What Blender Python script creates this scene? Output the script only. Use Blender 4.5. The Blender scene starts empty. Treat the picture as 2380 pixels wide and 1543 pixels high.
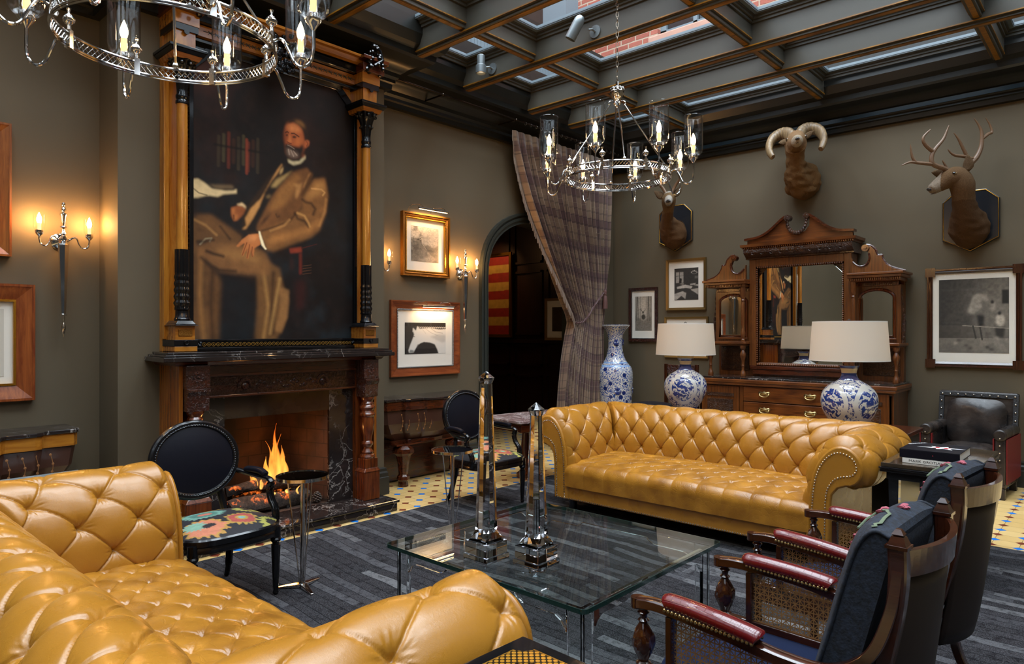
import bpy, math, random
import numpy as np
from mathutils import Vector, Matrix
random.seed(7); rng = np.random.default_rng(7)
SC = bpy.context.scene; COL = SC.collection
PI = math.pi; R = math.radians

# ------------------------------------------------------------------ camera, world, light, exposure
cam_d = bpy.data.cameras.new('camera'); cam = bpy.data.objects.new('camera', cam_d); COL.objects.link(cam)
cam_d.sensor_width = 36; cam_d.lens = 24; cam_d.clip_start = 0.05
cam.location = (0, 0, 1.5); cam.rotation_euler = (R(90), 0, R(42.4))
SC.camera = cam
SC.view_settings.view_transform = 'Standard'; SC.view_settings.look = 'None'
SC.view_settings.gamma = 1; SC.view_settings.use_curve_mapping = False
SC.view_settings.exposure = 0.0
wd = bpy.data.worlds.new('sky'); SC.world = wd; wd.use_nodes = True
bg = wd.node_tree.nodes['Background']
bg.inputs[0].default_value = (0.80, 0.90, 1.0, 1); bg.inputs[1].default_value = 4.0

def light(name, kind, loc, power, color=(1, 1, 1), size=0.1, size_y=None, rot=(0, 0, 0), **kw):
    d = bpy.data.lights.new(name, kind); d.energy = power; d.color = color
    if kind == 'AREA':
        d.size = size
        if size_y: d.shape = 'RECTANGLE'; d.size_y = size_y
    elif kind in ('POINT', 'SPOT'): d.shadow_soft_size = size
    for k, v in kw.items(): setattr(d, k, v)
    o = bpy.data.objects.new(name, d); COL.objects.link(o); o.location = loc; o.rotation_euler = rot
    return o
WARM = (1.0, 0.56, 0.22)
# daylight: through the skylight and through the tall windows behind the camera
light('court_sky', 'AREA', (-2.0, 3.0, 11.5), 4300, (0.86, 0.93, 1.0), 9.0, 11.0)

# ------------------------------------------------------------------ helpers
def link(o, parent=None):
    COL.objects.link(o)
    if parent is not None: o.parent = parent
    return o
def tag(o, label=None, cat=None, group=None, kind=None):
    if label: o['label'] = label
    if cat: o['category'] = cat
    if group: o['group'] = group
    if kind: o['kind'] = kind
    return o
def thing(name, label, cat, loc=(0, 0, 0), rz=0, group=None):
    o = bpy.data.objects.new(name, None); o.location = loc; o.rotation_euler = (0, 0, rz); o.empty_display_size = 0.05
    link(o); return tag(o, label, cat, group)
def dup(root, loc, rz=None, label=None, group=None):
    r = root.copy(); COL.objects.link(r); r.location = loc
    if rz is not None: r.rotation_euler = (0, 0, rz)
    if label: r['label'] = label
    if group: r['group'] = group
    for ch in list(root.children):
        c = ch.copy(); COL.objects.link(c); c.parent = r
        for g in list(ch.children):
            d = g.copy(); COL.objects.link(d); d.parent = c
    return r
class MB:
    def __init__(s): s.v = []; s.f = []; s.m = Matrix.Identity(4)
    def add(s, vs, fs):
        n = len(s.v); m = s.m
        s.v += [tuple(m @ Vector(p)) for p in vs]; s.f += [tuple(i + n for i in f) for f in fs]; return s
    def box(s, x0, x1, y0, y1, z0, z1):
        return s.add([(x0, y0, z0), (x1, y0, z0), (x1, y1, z0), (x0, y1, z0), (x0, y0, z1), (x1, y0, z1), (x1, y1, z1), (x0, y1, z1)],
                     [(3, 2, 1, 0), (4, 5, 6, 7), (0, 1, 5, 4), (1, 2, 6, 5), (2, 3, 7, 6), (3, 0, 4, 7)])
    def frustum(s, c, a, b, z0, z1):          # a, b = (half x, half y) at bottom and top
        x, y = c
        return s.add([(x - a[0], y - a[1], z0), (x + a[0], y - a[1], z0), (x + a[0], y + a[1], z0), (x - a[0], y + a[1], z0),
                      (x - b[0], y - b[1], z1), (x + b[0], y - b[1], z1), (x + b[0], y + b[1], z1), (x - b[0], y + b[1], z1)],
                     [(3, 2, 1, 0), (4, 5, 6, 7), (0, 1, 5, 4), (1, 2, 6, 5), (2, 3, 7, 6), (3, 0, 4, 7)])
    def prism(s, pts, axis, a, b):            # outline in the plane across the axis, extruded a..b
        n = len(pts)
        def P(p, t): return {'x': (t, p[0], p[1]), 'y': (p[0], t, p[1]), 'z': (p[0], p[1], t)}[axis]
        vs = [P(p, a) for p in pts] + [P(p, b) for p in pts]
        return s.add(vs, [tuple(range(n))[::-1], tuple(range(n, 2 * n))] + [(i, (i + 1) % n, n + (i + 1) % n, n + i) for i in range(n)])
    def lathe(s, prof, c=(0, 0), seg=24, axis='z', cap=True, flute=None):
        vs = []; k = len(prof)
        for (r, z) in prof:
            for i in range(seg):
                a = 2 * PI * i / seg; rr = r * (flute(a, z) if flute else 1)
                if axis == 'z': vs.append((c[0] + rr * math.cos(a), c[1] + rr * math.sin(a), z))
                elif axis == 'x': vs.append((z, c[0] + rr * math.cos(a), c[1] + rr * math.sin(a)))
                else: vs.append((c[0] + rr * math.sin(a), z, c[1] + rr * math.cos(a)))
        fs = [(j * seg + i, j * seg + (i + 1) % seg, (j + 1) * seg + (i + 1) % seg, (j + 1) * seg + i) for j in range(k - 1) for i in range(seg)]
        if cap: fs += [tuple(range(seg))[::-1], tuple((k - 1) * seg + i for i in range(seg))]
        return s.add(vs, fs)
    def sph(s, c, r, seg=12, sc=(1, 1, 1)):
        n = max(5, seg // 2 + 1); vs = []
        for j in range(n):
            t = PI * (j + .0) / (n - 1)
            for i in range(seg):
                a = 2 * PI * i / seg
                vs.append((c[0] + sc[0] * r * math.sin(t) * math.cos(a), c[1] + sc[1] * r * math.sin(t) * math.sin(a), c[2] - sc[2] * r * math.cos(t)))
        return s.add(vs, [(j * seg + i, j * seg + (i + 1) % seg, (j + 1) * seg + (i + 1) % seg, (j + 1) * seg + i) for j in range(n - 1) for i in range(seg)])
    def tube(s, path, r, seg=8, closed=False, flat=None, up=(0, 0, 1), cap=True):
        P = [Vector(p) for p in path]; n = len(P); rs = r if hasattr(r, '__len__') else [r] * n
        vs = []; pu = None
        for i in range(n):
            if closed: t = P[(i + 1) % n] - P[i - 1]
            else: t = P[min(i + 1, n - 1)] - P[max(i - 1, 0)]
            t.normalize()
            if pu is None:
                u = Vector(up)
                if abs(u.dot(t)) > .95: u = Vector((1, 0, 0)) if abs(t.x) < .9 else Vector((0, 1, 0))
            else: u = pu
            sd = t.cross(u); sd.normalize(); u = sd.cross(t); u.normalize(); pu = u if not flat else Vector(up)
            for k in range(seg):
                a = 2 * PI * k / seg
                ru, rs2 = (rs[i], rs[i]) if not flat else (rs[i] * flat[0], rs[i] * flat[1])
                vs.append(P[i] + sd * math.cos(a) * rs2 + u * math.sin(a) * ru)
        m = n if closed else n - 1
        fs = [(j * seg + i, j * seg + (i + 1) % seg, ((j + 1) % n) * seg + (i + 1) % seg, ((j + 1) % n) * seg + i) for j in range(m) for i in range(seg)]
        if not closed and cap: fs += [tuple(range(seg))[::-1], tuple((n - 1) * seg + i for i in range(seg))]
        return s.add(vs, fs)
    def bar(s, p, q, w, h, up=(0, 0, 1)):
        p, q = Vector(p), Vector(q); t = (q - p).normalized(); u = Vector(up)
        if abs(u.dot(t)) > .98: u = Vector((1, 0, 0))
        sd = t.cross(u).normalized() * (w / 2); u = sd.cross(t).normalized() * (h / 2)
        vs = [e + a * sd + b * u for e in (p, q) for a, b in ((-1, -1), (1, -1), (1, 1), (-1, 1))]
        return s.add(vs, [(0, 1, 2, 3), (7, 6, 5, 4), (0, 4, 5, 1), (1, 5, 6, 2), (2, 6, 7, 3), (3, 7, 4, 0)])
    def rail(s, path, w, h, side):             # rectangular rail along a path; side = fixed horizontal side direction
        P = [Vector(p) for p in path]; n = len(P); sd = Vector(side).normalized(); vs = []
        W_ = w if hasattr(w, '__len__') else [w] * n; H_ = h if hasattr(h, '__len__') else [h] * n
        for i in range(n):
            t = (P[min(i + 1, n - 1)] - P[max(i - 1, 0)]).normalized(); u = sd.cross(t).normalized(); c = .22
            for a, b in ((-1, -1 + c), (-1 + c, -1), (1 - c, -1), (1, -1 + c), (1, 1 - c), (1 - c, 1), (-1 + c, 1), (-1, 1 - c)): vs.append(P[i] + sd * (a * W_[i] / 2) + u * (b * H_[i] / 2))
        return s.add(vs, [(j * 8 + k, j * 8 + (k + 1) % 8, j * 8 + 8 + (k + 1) % 8, j * 8 + 8 + k) for j in range(n - 1) for k in range(8)] + [tuple(range(8))[::-1], tuple((n - 1) * 8 + k for k in range(8))])
    def sweep(s, prof, path, closed=False):    # mitred moulding: prof (out, z) swept along xy path, out = right-hand side
        n = len(path); k = len(prof); vs = []
        P = [Vector((p[0], p[1])) for p in path]
        for i in range(n):
            a = (P[i] - P[i - 1]).normalized() if (i or closed) else None
            b = (P[(i + 1) % n] - P[i]).normalized() if (i < n - 1 or closed) else None
            a = a or b; b = b or a
            na = Vector((a.y, -a.x)); nb = Vector((b.y, -b.x)); m = (na + nb)
            m = m / max(.2, m.dot(na)) 
            for (o, z) in prof: vs.append((P[i].x + m.x * o, P[i].y + m.y * o, z))
        m = n if closed else n - 1
        fs = [(i * k + j, i * k + (j + 1) % k, ((i + 1) % n) * k + (j + 1) % k, ((i + 1) % n) * k + j) for i in range(m) for j in range(k)]
        if not closed: fs += [tuple(range(k)), tuple((n - 1) * k + j for j in range(k))[::-1]]
        return s.add(vs, fs)
    def grid(s, A):                            # A: (n, m, 3) array
        n, m = A.shape[:2]; base = len(s.v)
        s.v += [tuple(s.m @ Vector(p)) for p in A.reshape(-1, 3)] if s.m != Matrix.Identity(4) else list(map(tuple, A.reshape(-1, 3).tolist()))
        s.f += [(base + i * m + j, base + i * m + j + 1, base + (i + 1) * m + j + 1, base + (i + 1) * m + j) for i in range(n - 1) for j in range(m - 1)]
        return s
def obj(name, mb, mat, parent=None, smooth=True, bevel=0, world=False, angle=35, kind=None, label=None, solid=0):
    me = bpy.data.meshes.new(name)
    vs = mb.v
    if world and parent is not None:
        p = parent
        off = Vector((0, 0, 0))
        while p is not None: off += Vector(p.location); p = p.parent
        vs = [(v[0] - off.x, v[1] - off.y, v[2] - off.z) for v in vs]
    me.from_pydata(vs, [], mb.f); me.update()
    if mat: me.materials.append(mat)
    if smooth:
        me.polygons.foreach_set('use_smooth', [True] * len(me.polygons))
        try: me.set_sharp_from_angle(angle=R(angle))
        except Exception: pass
    o = bpy.data.objects.new(name, me); link(o, parent)
    if solid:
        m = o.modifiers.new('s', 'SOLIDIFY'); m.thickness = solid; m.offset = 0
    if bevel:
        m = o.modifiers.new('b', 'BEVEL'); m.width = bevel; m.segments = 2; m.limit_method = 'ANGLE'; m.angle_limit = R(40); m.harden_normals = False
    if kind: o['kind'] = kind
    if label: o['label'] = label
    return o
def struct(name, mb, mat, parent=None, **kw):
    return obj(name, mb, mat, parent, kind='structure' if parent is None else None, **kw)
def cr(pts, n=8, closed=False):                # Catmull-Rom through points
    P = [np.array(p, float) for p in pts]; N = len(P); out = []
    for i in range(N if closed else N - 1):
        p0, p1, p2, p3 = (P[(i - 1) % N], P[i], P[(i + 1) % N], P[(i + 2) % N]) if closed else (P[max(i - 1, 0)], P[i], P[i + 1], P[min(i + 2, N - 1)])
        for k in range(n):
            t = k / n
            out.append(.5 * (2 * p1 + (p2 - p0) * t + (2 * p0 - 5 * p1 + 4 * p2 - p3) * t * t + (3 * p1 - p0 - 3 * p2 + p3) * t ** 3))
    if not closed: out.append(P[-1])
    return [tuple(p) for p in out]
def along(pts, step):                          # equally spaced points on a polyline
    P = np.array(pts, float); d = np.r_[0, np.cumsum(np.linalg.norm(np.diff(P, axis=0), axis=1))]
    n = max(2, int(round(d[-1] / step)) + 1); t = np.linspace(0, d[-1], n)
    return [tuple(np.interp(x, d, P[:, k]) for k in range(P.shape[1])) for x in t]

# ------------------------------------------------------------------ materials
class NT:
    def __init__(s, name):
        s.mat = bpy.data.materials.new(name); s.mat.use_nodes = True; s.t = s.mat.node_tree
        s.b = s.t.nodes['Principled BSDF']; s.out = s.t.nodes['Material Output']
    def n(s, typ, **kw):
        nd = s.t.nodes.new(typ)
        for k, v in kw.items():
            if k.startswith('i_'):
                key = k[2:]; key = int(key) if key.isdigit() else key
                s.set(nd.inputs[key], v)
            else: setattr(nd, k, v)
        return nd
    def set(s, inp, v):
        if isinstance(v, bpy.types.NodeSocket): s.t.links.new(v, inp)
        elif isinstance(v, bpy.types.Node): s.t.links.new(v.outputs[0], inp)
        else:
            if hasattr(v, '__len__') and len(v) == 3 and inp.type == 'RGBA': v = (*v, 1)
            inp.default_value = v
    def P(s, **kw):
        for k, v in kw.items(): s.set(s.b.inputs[k.replace('_', ' ')], v)
        return s
    def math(s, op, a, b=None, c=None, clamp=False):
        nd = s.n('ShaderNodeMath', operation=op, use_clamp=clamp); s.set(nd.inputs[0], a)
        if b is not None: s.set(nd.inputs[1], b)
        if c is not None: s.set(nd.inputs[2], c)
        return nd.outputs[0]
    def mix(s, f, a, b, mode='MIX'):
        nd = s.n('ShaderNodeMix', data_type='RGBA', blend_type=mode); s.set(nd.inputs[0], f); s.set(nd.inputs[6], a); s.set(nd.inputs[7], b)
        return nd.outputs[2]
    def ramp(s, f, stops, interp='LINEAR'):
        nd = s.n('ShaderNodeValToRGB'); s.set(nd.inputs[0], f); cr_ = nd.color_ramp; cr_.interpolation = interp
        while len(cr_.elements) > 1: cr_.elements.remove(cr_.elements[-1])
        for i, (p, c) in enumerate(stops):
            e = cr_.elements[0] if i == 0 else cr_.elements.new(p)
            e.position = p; c = c if hasattr(c, '__len__') else (c, c, c); e.color = (*c[:3], 1)
        return nd.outputs[0]
    def co(s, kind='Object', scale=(1, 1, 1), rot=(0, 0, 0), loc=(0, 0, 0)):
        tc = s.n('ShaderNodeTexCoord'); mp = s.n('ShaderNodeMapping')
        s.t.links.new(tc.outputs[kind], mp.inputs[0]); mp.inputs['Scale'].default_value = scale; mp.inputs['Rotation'].default_value = rot; mp.inputs['Location'].default_value = loc
        return mp.outputs[0]
    def pos(s):
        g = s.n('ShaderNodeNewGeometry'); return g.outputs['Position']
    def noise(s, vec, scale=5, detail=4, rough=.5, dist=0, out=0):
        nd = s.n('ShaderNodeTexNoise'); s.set(nd.inputs['Vector'], vec); nd.inputs['Scale'].default_value = scale
        nd.inputs['Detail'].default_value = detail; nd.inputs['Roughness'].default_value = rough; nd.inputs['Distortion'].default_value = dist
        return nd.outputs[out]
    def bump(s, h, strength=.3, dist=.01):
        nd = s.n('ShaderNodeBump'); s.set(nd.inputs['Height'], h); nd.inputs['Strength'].default_value = strength; nd.inputs['Distance'].default_value = dist
        s.t.links.new(nd.outputs[0], s.b.inputs['Normal']); return s
    def xyz(s, v):
        nd = s.n('ShaderNodeSeparateXYZ'); s.set(nd.inputs[0], v); return nd.outputs
    def comb(s, x, y, z):
        nd = s.n('ShaderNodeCombineXYZ'); s.set(nd.inputs[0], x); s.set(nd.inputs[1], y); s.set(nd.inputs[2], z); return nd.outputs[0]
def sr(h):                                     # sRGB hex -> linear
    c = [int(h[i:i + 2], 16) / 255 for i in (0, 2, 4)]
    return tuple(x / 12.92 if x <= .04045 else ((x + .055) / 1.055) ** 2.4 for x in c)
def plain(name, color, rough=.5, metal=0, coat=0, bump=0, bscale=80, spec=.5, var=0):
    m = NT(name); m.P(Roughness=rough, Metallic=metal); m.b.inputs['Coat Weight'].default_value = coat; m.b.inputs['Coat Roughness'].default_value = .06
    m.b.inputs['Specular IOR Level'].default_value = spec
    v = m.co()
    if var: m.P(Base_Color=m.mix(m.noise(v, 3, 5), tuple(c * (1 - var) for c in color), tuple(min(1, c * (1 + var)) for c in color)))
    else: m.P(Base_Color=color)
    if bump: m.bump(m.noise(v, bscale, 3), bump, .004)
    return m.mat
def wood(name, c1, c2, scale=3, axis='z', rough=.3, coat=.4, bump=.08, carve=0):
    m = NT(name); sc = {'z': (6, 6, .6), 'x': (.6, 6, 6), 'y': (6, .6, 6)}[axis]
    v = m.co('Object', tuple(scale * a for a in sc)); n = m.noise(v, 2.2, 7, .62, 1.2)
    w = m.n('ShaderNodeTexWave', wave_type='BANDS'); m.set(w.inputs['Vector'], v); w.inputs['Scale'].default_value = .7; w.inputs['Distortion'].default_value = 7; w.inputs['Detail'].default_value = 4
    f = m.math('ADD', m.math('MULTIPLY', n, .86), m.math('MULTIPLY', w.outputs[0], .14))
    m.P(Base_Color=m.ramp(f, [(.3, c1), (.72, c2)]), Roughness=rough); m.b.inputs['Coat Weight'].default_value = coat; m.b.inputs['Coat Roughness'].default_value = .12
    if carve:
        v2 = m.co(); h = m.noise(v2, carve, 2, .5, 2.5); m.bump(m.ramp(h, [(.42, 0), (.55, 1)]), .9, .012)
    elif bump: m.bump(f, bump, .003)
    return m.mat
def marble(name, base, base2, vein, scale=3, width=.03, rough=.08):
    m = NT(name); v = m.co(); d = m.noise(v, scale * 1.3, 5, .6, out=1)
    mx = m.mix(.22, v, d); 
    a = m.noise(mx, scale * 2.2, 6, .55, .6); a1 = m.math('ABSOLUTE', m.math('SUBTRACT', a, .5))
    vz = m.n('ShaderNodeTexVoronoi', feature='DISTANCE_TO_EDGE'); m.set(vz.inputs['Vector'], mx); vz.inputs['Scale'].default_value = scale * 2.6
    k = m.noise(v, scale * .9, 3)
    ve = m.math('MULTIPLY', m.ramp(a1, [(0, 1), (width * .45, 0)]), m.ramp(k, [(.45, 0), (.62, 1)]))
    v2 = m.math('MULTIPLY', m.ramp(vz.outputs[0], [(0, 1), (width * .5, 0)]), m.ramp(m.noise(v, scale * 1.7, 2), [(.45, 0), (.6, .8)]))
    m.P(Base_Color=m.mix(m.math('MAXIMUM', ve, v2), m.mix(m.noise(v, scale, 5), base, base2), vein), Roughness=rough)
    return m.mat
def vcol(name, rough=.5, coat=0, bump=0):
    m = NT(name); a = m.n('ShaderNodeVertexColor', layer_name='Col'); m.P(Base_Color=a.outputs[0], Roughness=rough); m.b.inputs['Coat Weight'].default_value = coat; m.b.inputs['Coat Roughness'].default_value = .03
    if bump: m.bump(m.noise(m.co(), 60, 4), bump, .003)
    return m.mat
def emit(name, color, strength):
    m = NT(name); m.P(Base_Color=color); m.b.inputs['Emission Color'].default_value = (*color, 1); m.b.inputs['Emission Strength'].default_value = strength
    return m.mat
def thin_glass(name, tint=(1, 1, 1), f0=.045, refl=1.0):
    m = NT(name); t = m.n('ShaderNodeBsdfTransparent'); t.inputs[0].default_value = (*tint, 1); g = m.n('ShaderNodeBsdfGlossy'); g.inputs['Roughness'].default_value = 0.0
    ge = m.n('ShaderNodeNewGeometry'); d = m.n('ShaderNodeVectorMath', operation='DOT_PRODUCT'); m.t.links.new(ge.outputs['Normal'], d.inputs[0]); m.t.links.new(ge.outputs['Incoming'], d.inputs[1])
    c = m.math('ABSOLUTE', d.outputs['Value']); f = m.math('ADD', f0, m.math('MULTIPLY', 1 - f0, m.math('POWER', m.math('SUBTRACT', 1, c, clamp=True), 5)))
    mx = m.n('ShaderNodeMixShader'); m.set(mx.inputs[0], m.math('MULTIPLY', f, refl)); m.set(mx.inputs[1], t); m.set(mx.inputs[2], g); m.t.links.new(mx.outputs[0], m.out.inputs[0]); return m.mat
def solid_glass(name, tint=(1, 1, 1), ior=1.49, rough=0):
    m = NT(name); g = m.n('ShaderNodeBsdfGlass'); g.inputs[0].default_value = (*tint, 1); g.inputs['IOR'].default_value = ior; g.inputs['Roughness'].default_value = rough
    m.t.links.new(g.outputs[0], m.out.inputs[0]); return m.mat

M = {}
M['wall'] = plain('olive_plaster', sr('594e3b'), .75, bump=.05, bscale=250, var=.06)
M['wall_dark'] = plain('dark_paint', sr('2a2a26'), .35, bump=.02)
M['beam'] = plain('dark_olive_gloss_paint', sr('3e3b33'), .45, bump=.04, bscale=40, var=.12)
M['crown'] = plain('near_black_paint', sr('151614'), .3, bump=.02)
M['frame_grey'] = plain('blue_grey_paint', sr('5a646a'), .4)
M['gold_edge'] = wood('gilded_edge', sr('4a2c08'), sr('9a6a14'), 2, 'x', .4, .1)
M['wood_dark'] = wood('dark_walnut', sr('1f0a04'), sr('46200d'), 3, 'z', .22, .6)
M['wood_x'] = wood('dark_mahogany', sr('2a0d05'), sr('5a2810'), 2.4, 'x', .25, .6)
M['wood_y'] = wood('dark_mahogany_y', sr('2a0d05'), sr('5a2810'), 2.4, 'y', .25, .6)
M['wood_z'] = wood('dark_mahogany_z', sr('381304'), sr('7a3a14'), 2.4, 'z', .25, .6)
M['wood_carved'] = wood('carved_mahogany', sr('220b04'), sr('4c200d'), 2.4, 'y', .3, .5, carve=26)
M['oak_x'] = wood('honey_mahogany', sr('44200b'), sr('7a431a'), 2.2, 'x', .32, .3)
M['oak_z'] = wood('honey_mahogany_z', sr('40200c'), sr('744018'), 2.2, 'z', .32, .3)
M['oak_carved'] = wood('carved_brown_wood', sr('2c1408'), sr('553014'), 2.2, 'x', .35, .4, carve=30)
M['maple_z'] = wood('golden_maple_z', sr('8a4a0e'), sr('c08430'), 1.6, 'z', .22, .6)
M['maple_y'] = wood('golden_maple_y', sr('80440c'), sr('b47828'), 1.6, 'y', .25, .6)
M['ebony'] = plain('ebonised_gloss', (.004, .004, .005), .2, coat=.3, spec=.3)
M['black'] = plain('black_lacquer', (.006, .006, .007), .08, coat=1)
M['marble_black'] = marble('black_marble', (.008, .006, .006), (.03, .022, .02), sr('a89f98'), 2.2, .028)
M['marble_brown'] = marble('brown_marble', (.012, .006, .004), (.045, .02, .014), sr('b99a84'), 1.6, .025)
M['marble_red'] = marble('red_marble', sr('5c3c3a'), sr('9c8480'), sr('d8cfcc'), 6, .12, .12)
M['marble_grey'] = marble('grey_stone', sr('5c676c'), sr('8c979c'), sr('b4bec2'), 5, .1, .3)
M['silver'] = plain('polished_nickel', (.70, .67, .64), .09, 1)
M['silver_dark'] = plain('brushed_metal', (.35, .34, .33), .3, 1)
M['brass'] = plain('aged_brass', (.38, .27, .12), .32, 1)
M['nail'] = plain('nickel_nailheads', (.75, .70, .62), .2, 1)
M['gold'] = plain('gold_leaf', sr('b8862f'), .32, 1, bump=.6, bscale=120)
M['gilt_carved'] = plain('carved_gilt', sr('7c5218'), .45, .7, bump=1.0, bscale=140)
M['iron'] = plain('cast_iron', (.02, .02, .02), .5)
M['mat_board'] = plain('cream_mat_board', sr('e6e0d4'), .8)
M['paper_white'] = plain('white_paper', sr('ddd8cf'), .8)
M['glass'] = thin_glass('clear_glass', (.985, .99, .99), .035)
M['glass_pic'] = thin_glass('picture_glass', (1, 1, 1), .035)
M['glass_sky'] = thin_glass('skylight_glass', (.96, .98, .99), .04)
M['glass_top'] = thin_glass('table_glass', (.80, .88, .86), .075)
M['glass_edge'] = plain('green_glass_edge', (.012, .035, .03), .05, coat=1)
M['acrylic'] = solid_glass('clear_acrylic', (.99, 1, 1), 1.40)
M['crystal'] = solid_glass('crystal', (.99, .99, 1), 1.5)
M['mirror'] = plain('mirror_glass', (.80, .82, .80), .01, 1)
M['candle'] = emit('candle_tube', (1.0, .62, .30), .9)
M['bulb'] = emit('flame_bulb', (1.0, .56, .22), 190)
M['bulb_wall'] = emit('sconce_flame_bulb', (1.0, .50, .16), 620)
M['chain'] = plain('brass_chain', (.5, .42, .32), .25, 1)
# ================================================================== THE ROOM
XL, XC, YW, XR, YB, ZT = -5.52, -5.14, 8.2, 2.9, -3.2, 4.31
CY0, CY1 = 1.63, 3.87                       # chimney breast
M['window_glass'] = thin_glass('shaded_window_glass', (.11, .11, .11), .045)
# floor: octagon and dot tiles
m = NT('octagon_tile_floor'); p = m.pos(); X, Y, Z_ = m.xyz(p); PT = .1587
u = m.math('DIVIDE', m.math('SUBTRACT', X, -5.04), PT); v = m.math('DIVIDE', m.math('SUBTRACT', Y, 4.264), PT)
ru = m.math('ROUND', u); rv = m.math('ROUND', v)
du = m.math('ABSOLUTE', m.math('SUBTRACT', u, ru)); dv = m.math('ABSOLUTE', m.math('SUBTRACT', v, rv))
l1 = m.math('ADD', du, dv); dot = m.math('LESS_THAN', l1, .232); ringd = m.math('LESS_THAN', l1, .245)
par = m.math('ABSOLUTE', m.math('MODULO', m.math('ADD', ru, rv), 2.0)); par = m.math('GREATER_THAN', par, .5)
gr = m.math('LESS_THAN', m.math('MINIMUM', du, dv), .011)
cellv = m.comb(m.math('FLOOR', u), m.math('FLOOR', v), 0)
wn = m.n('ShaderNodeTexWhiteNoise'); m.set(wn.inputs['Vector'], cellv)
beige = m.mix(wn.outputs[0], sr('cfaa6a'), sr('dfbf82')); beige = m.mix(m.math('MULTIPLY', m.noise(p, 9, 5), .35), beige, sr('b08c50'))
dotc = m.mix(par, sr('1470c8'), sr('70301c'))
c = m.mix(m.math('MAXIMUM', gr, ringd), beige, sr('6b5228')); c = m.mix(dot, c, dotc)
m.P(Base_Color=c, Roughness=.42); m.bump(m.math('SUBTRACT', 1, m.math('MAXIMUM', gr, m.math('SUBTRACT', ringd, dot))), .15, .002); M['floor'] = m.mat
b = MB(); b.box(-10, XR, YB, 9.2, -.1, 0); struct('floor', b, M['floor'], smooth=False)
# left wall with the arched opening
AY0, AY1, AZS, ARZ = 5.60, 7.40, 2.12, .74
def arch(y0, y1, zs, rz, n=24, e=.8):
    c = (y0 + y1) / 2; a = (y1 - y0) / 2
    return [(c - a * math.cos(PI * i / n) , zs + rz * math.sin(PI * i / n) ** e) for i in range(n + 1)]
b = MB(); ap = arch(AY0, AY1, AZS, ARZ)
out = [(YB, 0), (AY0, 0)] + ap + [(AY1, 0), (YW + .3, 0), (YW + .3, ZT), (YB, ZT)]
# build as strips so the concave outline stays clean
b.box(XL - .3, XL, YB, AY0, 0, ZT); b.box(XL - .3, XL, AY1, YW + .3, 0, ZT)
for i in range(len(ap) - 1):
    (ya, za), (yb, zb) = ap[i], ap[i + 1]
    b.add([(x, y, z) for x in (XL - .3, XL) for y, z in ((ya, za), (yb, zb), (yb, ZT), (ya, ZT))],
          [(0, 1, 2, 3), (7, 6, 5, 4), (0, 4, 5, 1), (2, 6, 7, 3)])
struct('wall_left', b, M['wall'], smooth=False)
b = MB(); b.box(XL, XC, CY0, 2.26, 0, ZT); b.box(XL, XC, 3.14, CY1, 0, ZT); b.box(XL, XC, 2.26, 3.14, .86, ZT)
struct('wall_chimney', b, M['wall'], smooth=False)
b = MB(); b.box(XL, XR + .3, YW, YW + .3, 0, ZT); struct('wall_back', b, M['wall'], smooth=False)
# walls behind the camera, each with tall window openings
b = MB(); b.box(XR, XR + .2, YB, YW, 0, .9); b.box(XR, XR + .2, YB, YW, 3.4, ZT)
for y0, y1 in ((YB, .2), (1.7, 2.5), (4.0, YW)): b.box(XR, XR + .2, y0, y1, .9, 3.4)
struct('wall_right', b, M['wall'], smooth=False)
b = MB(); b.box(XL, XR, YB - .2, YB, 0, .9); b.box(XL, XR, YB - .2, YB, 3.4, ZT)
for x0, x1 in ((XL, -3.6), (-2.0, -1.2), (.4, XR)): b.box(x0, x1, YB - .2, YB, .9, 3.4)
struct('wall_front', b, M['wall'], smooth=False)
def window(name, mk):
    w = MB(); g = MB(); mk(w, g); f = struct(name, w, M['frame_grey'], smooth=False); obj('pane', g, M['window_glass'], f, smooth=False)
for n, (y0, y1) in enumerate(((.2, 1.7), (2.5, 4.0))):
    def mk(w, g):
        for y in (y0, (y0 + y1) / 2 - .02, y1 - .05): w.box(XR + .05, XR + .12, y, y + .05, .9, 3.4)
        for z in (.9, 1.7, 2.5, 3.35): w.box(XR + .05, XR + .12, y0, y1, z, z + .05)
        g.box(XR + .08, XR + .083, y0, y1, .9, 3.4)
    window('window_%d' % (n + 1), mk)
for n, (x0, x1) in enumerate(((-3.6, -2.0), (-1.2, .4))):
    def mk(w, g):
        for x in (x0, (x0 + x1) / 2 - .02, x1 - .05): w.box(x, x + .05, YB - .12, YB - .05, .9, 3.4)
        for z in (.9, 1.7, 2.5, 3.35): w.box(x0, x1, YB - .12, YB - .05, z, z + .05)
        g.box(x0, x1, YB - .083, YB - .08, .9, 3.4)
    window('window_%d' % (n + 3), mk)
# baseboards
bbp = [(-.001, 0), (.035, 0), (.035, .16), (.028, .165), (.028, .20), (.018, .215), (.018, .24), (-.001, .25)]
b = MB(); b.sweep(bbp, [(XL, YB), (XL, CY0), (XC, CY0), (XC, 1.87)]); b.sweep(bbp, [(XC, 3.58), (XC, CY1), (XL, CY1), (XL, AY0 - .1)]); b.sweep(bbp, [(XL, AY1 + .1), (XL, YW), (XR, YW)])
struct('baseboard_left', b, M['wall_dark'], smooth=False)
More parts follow.
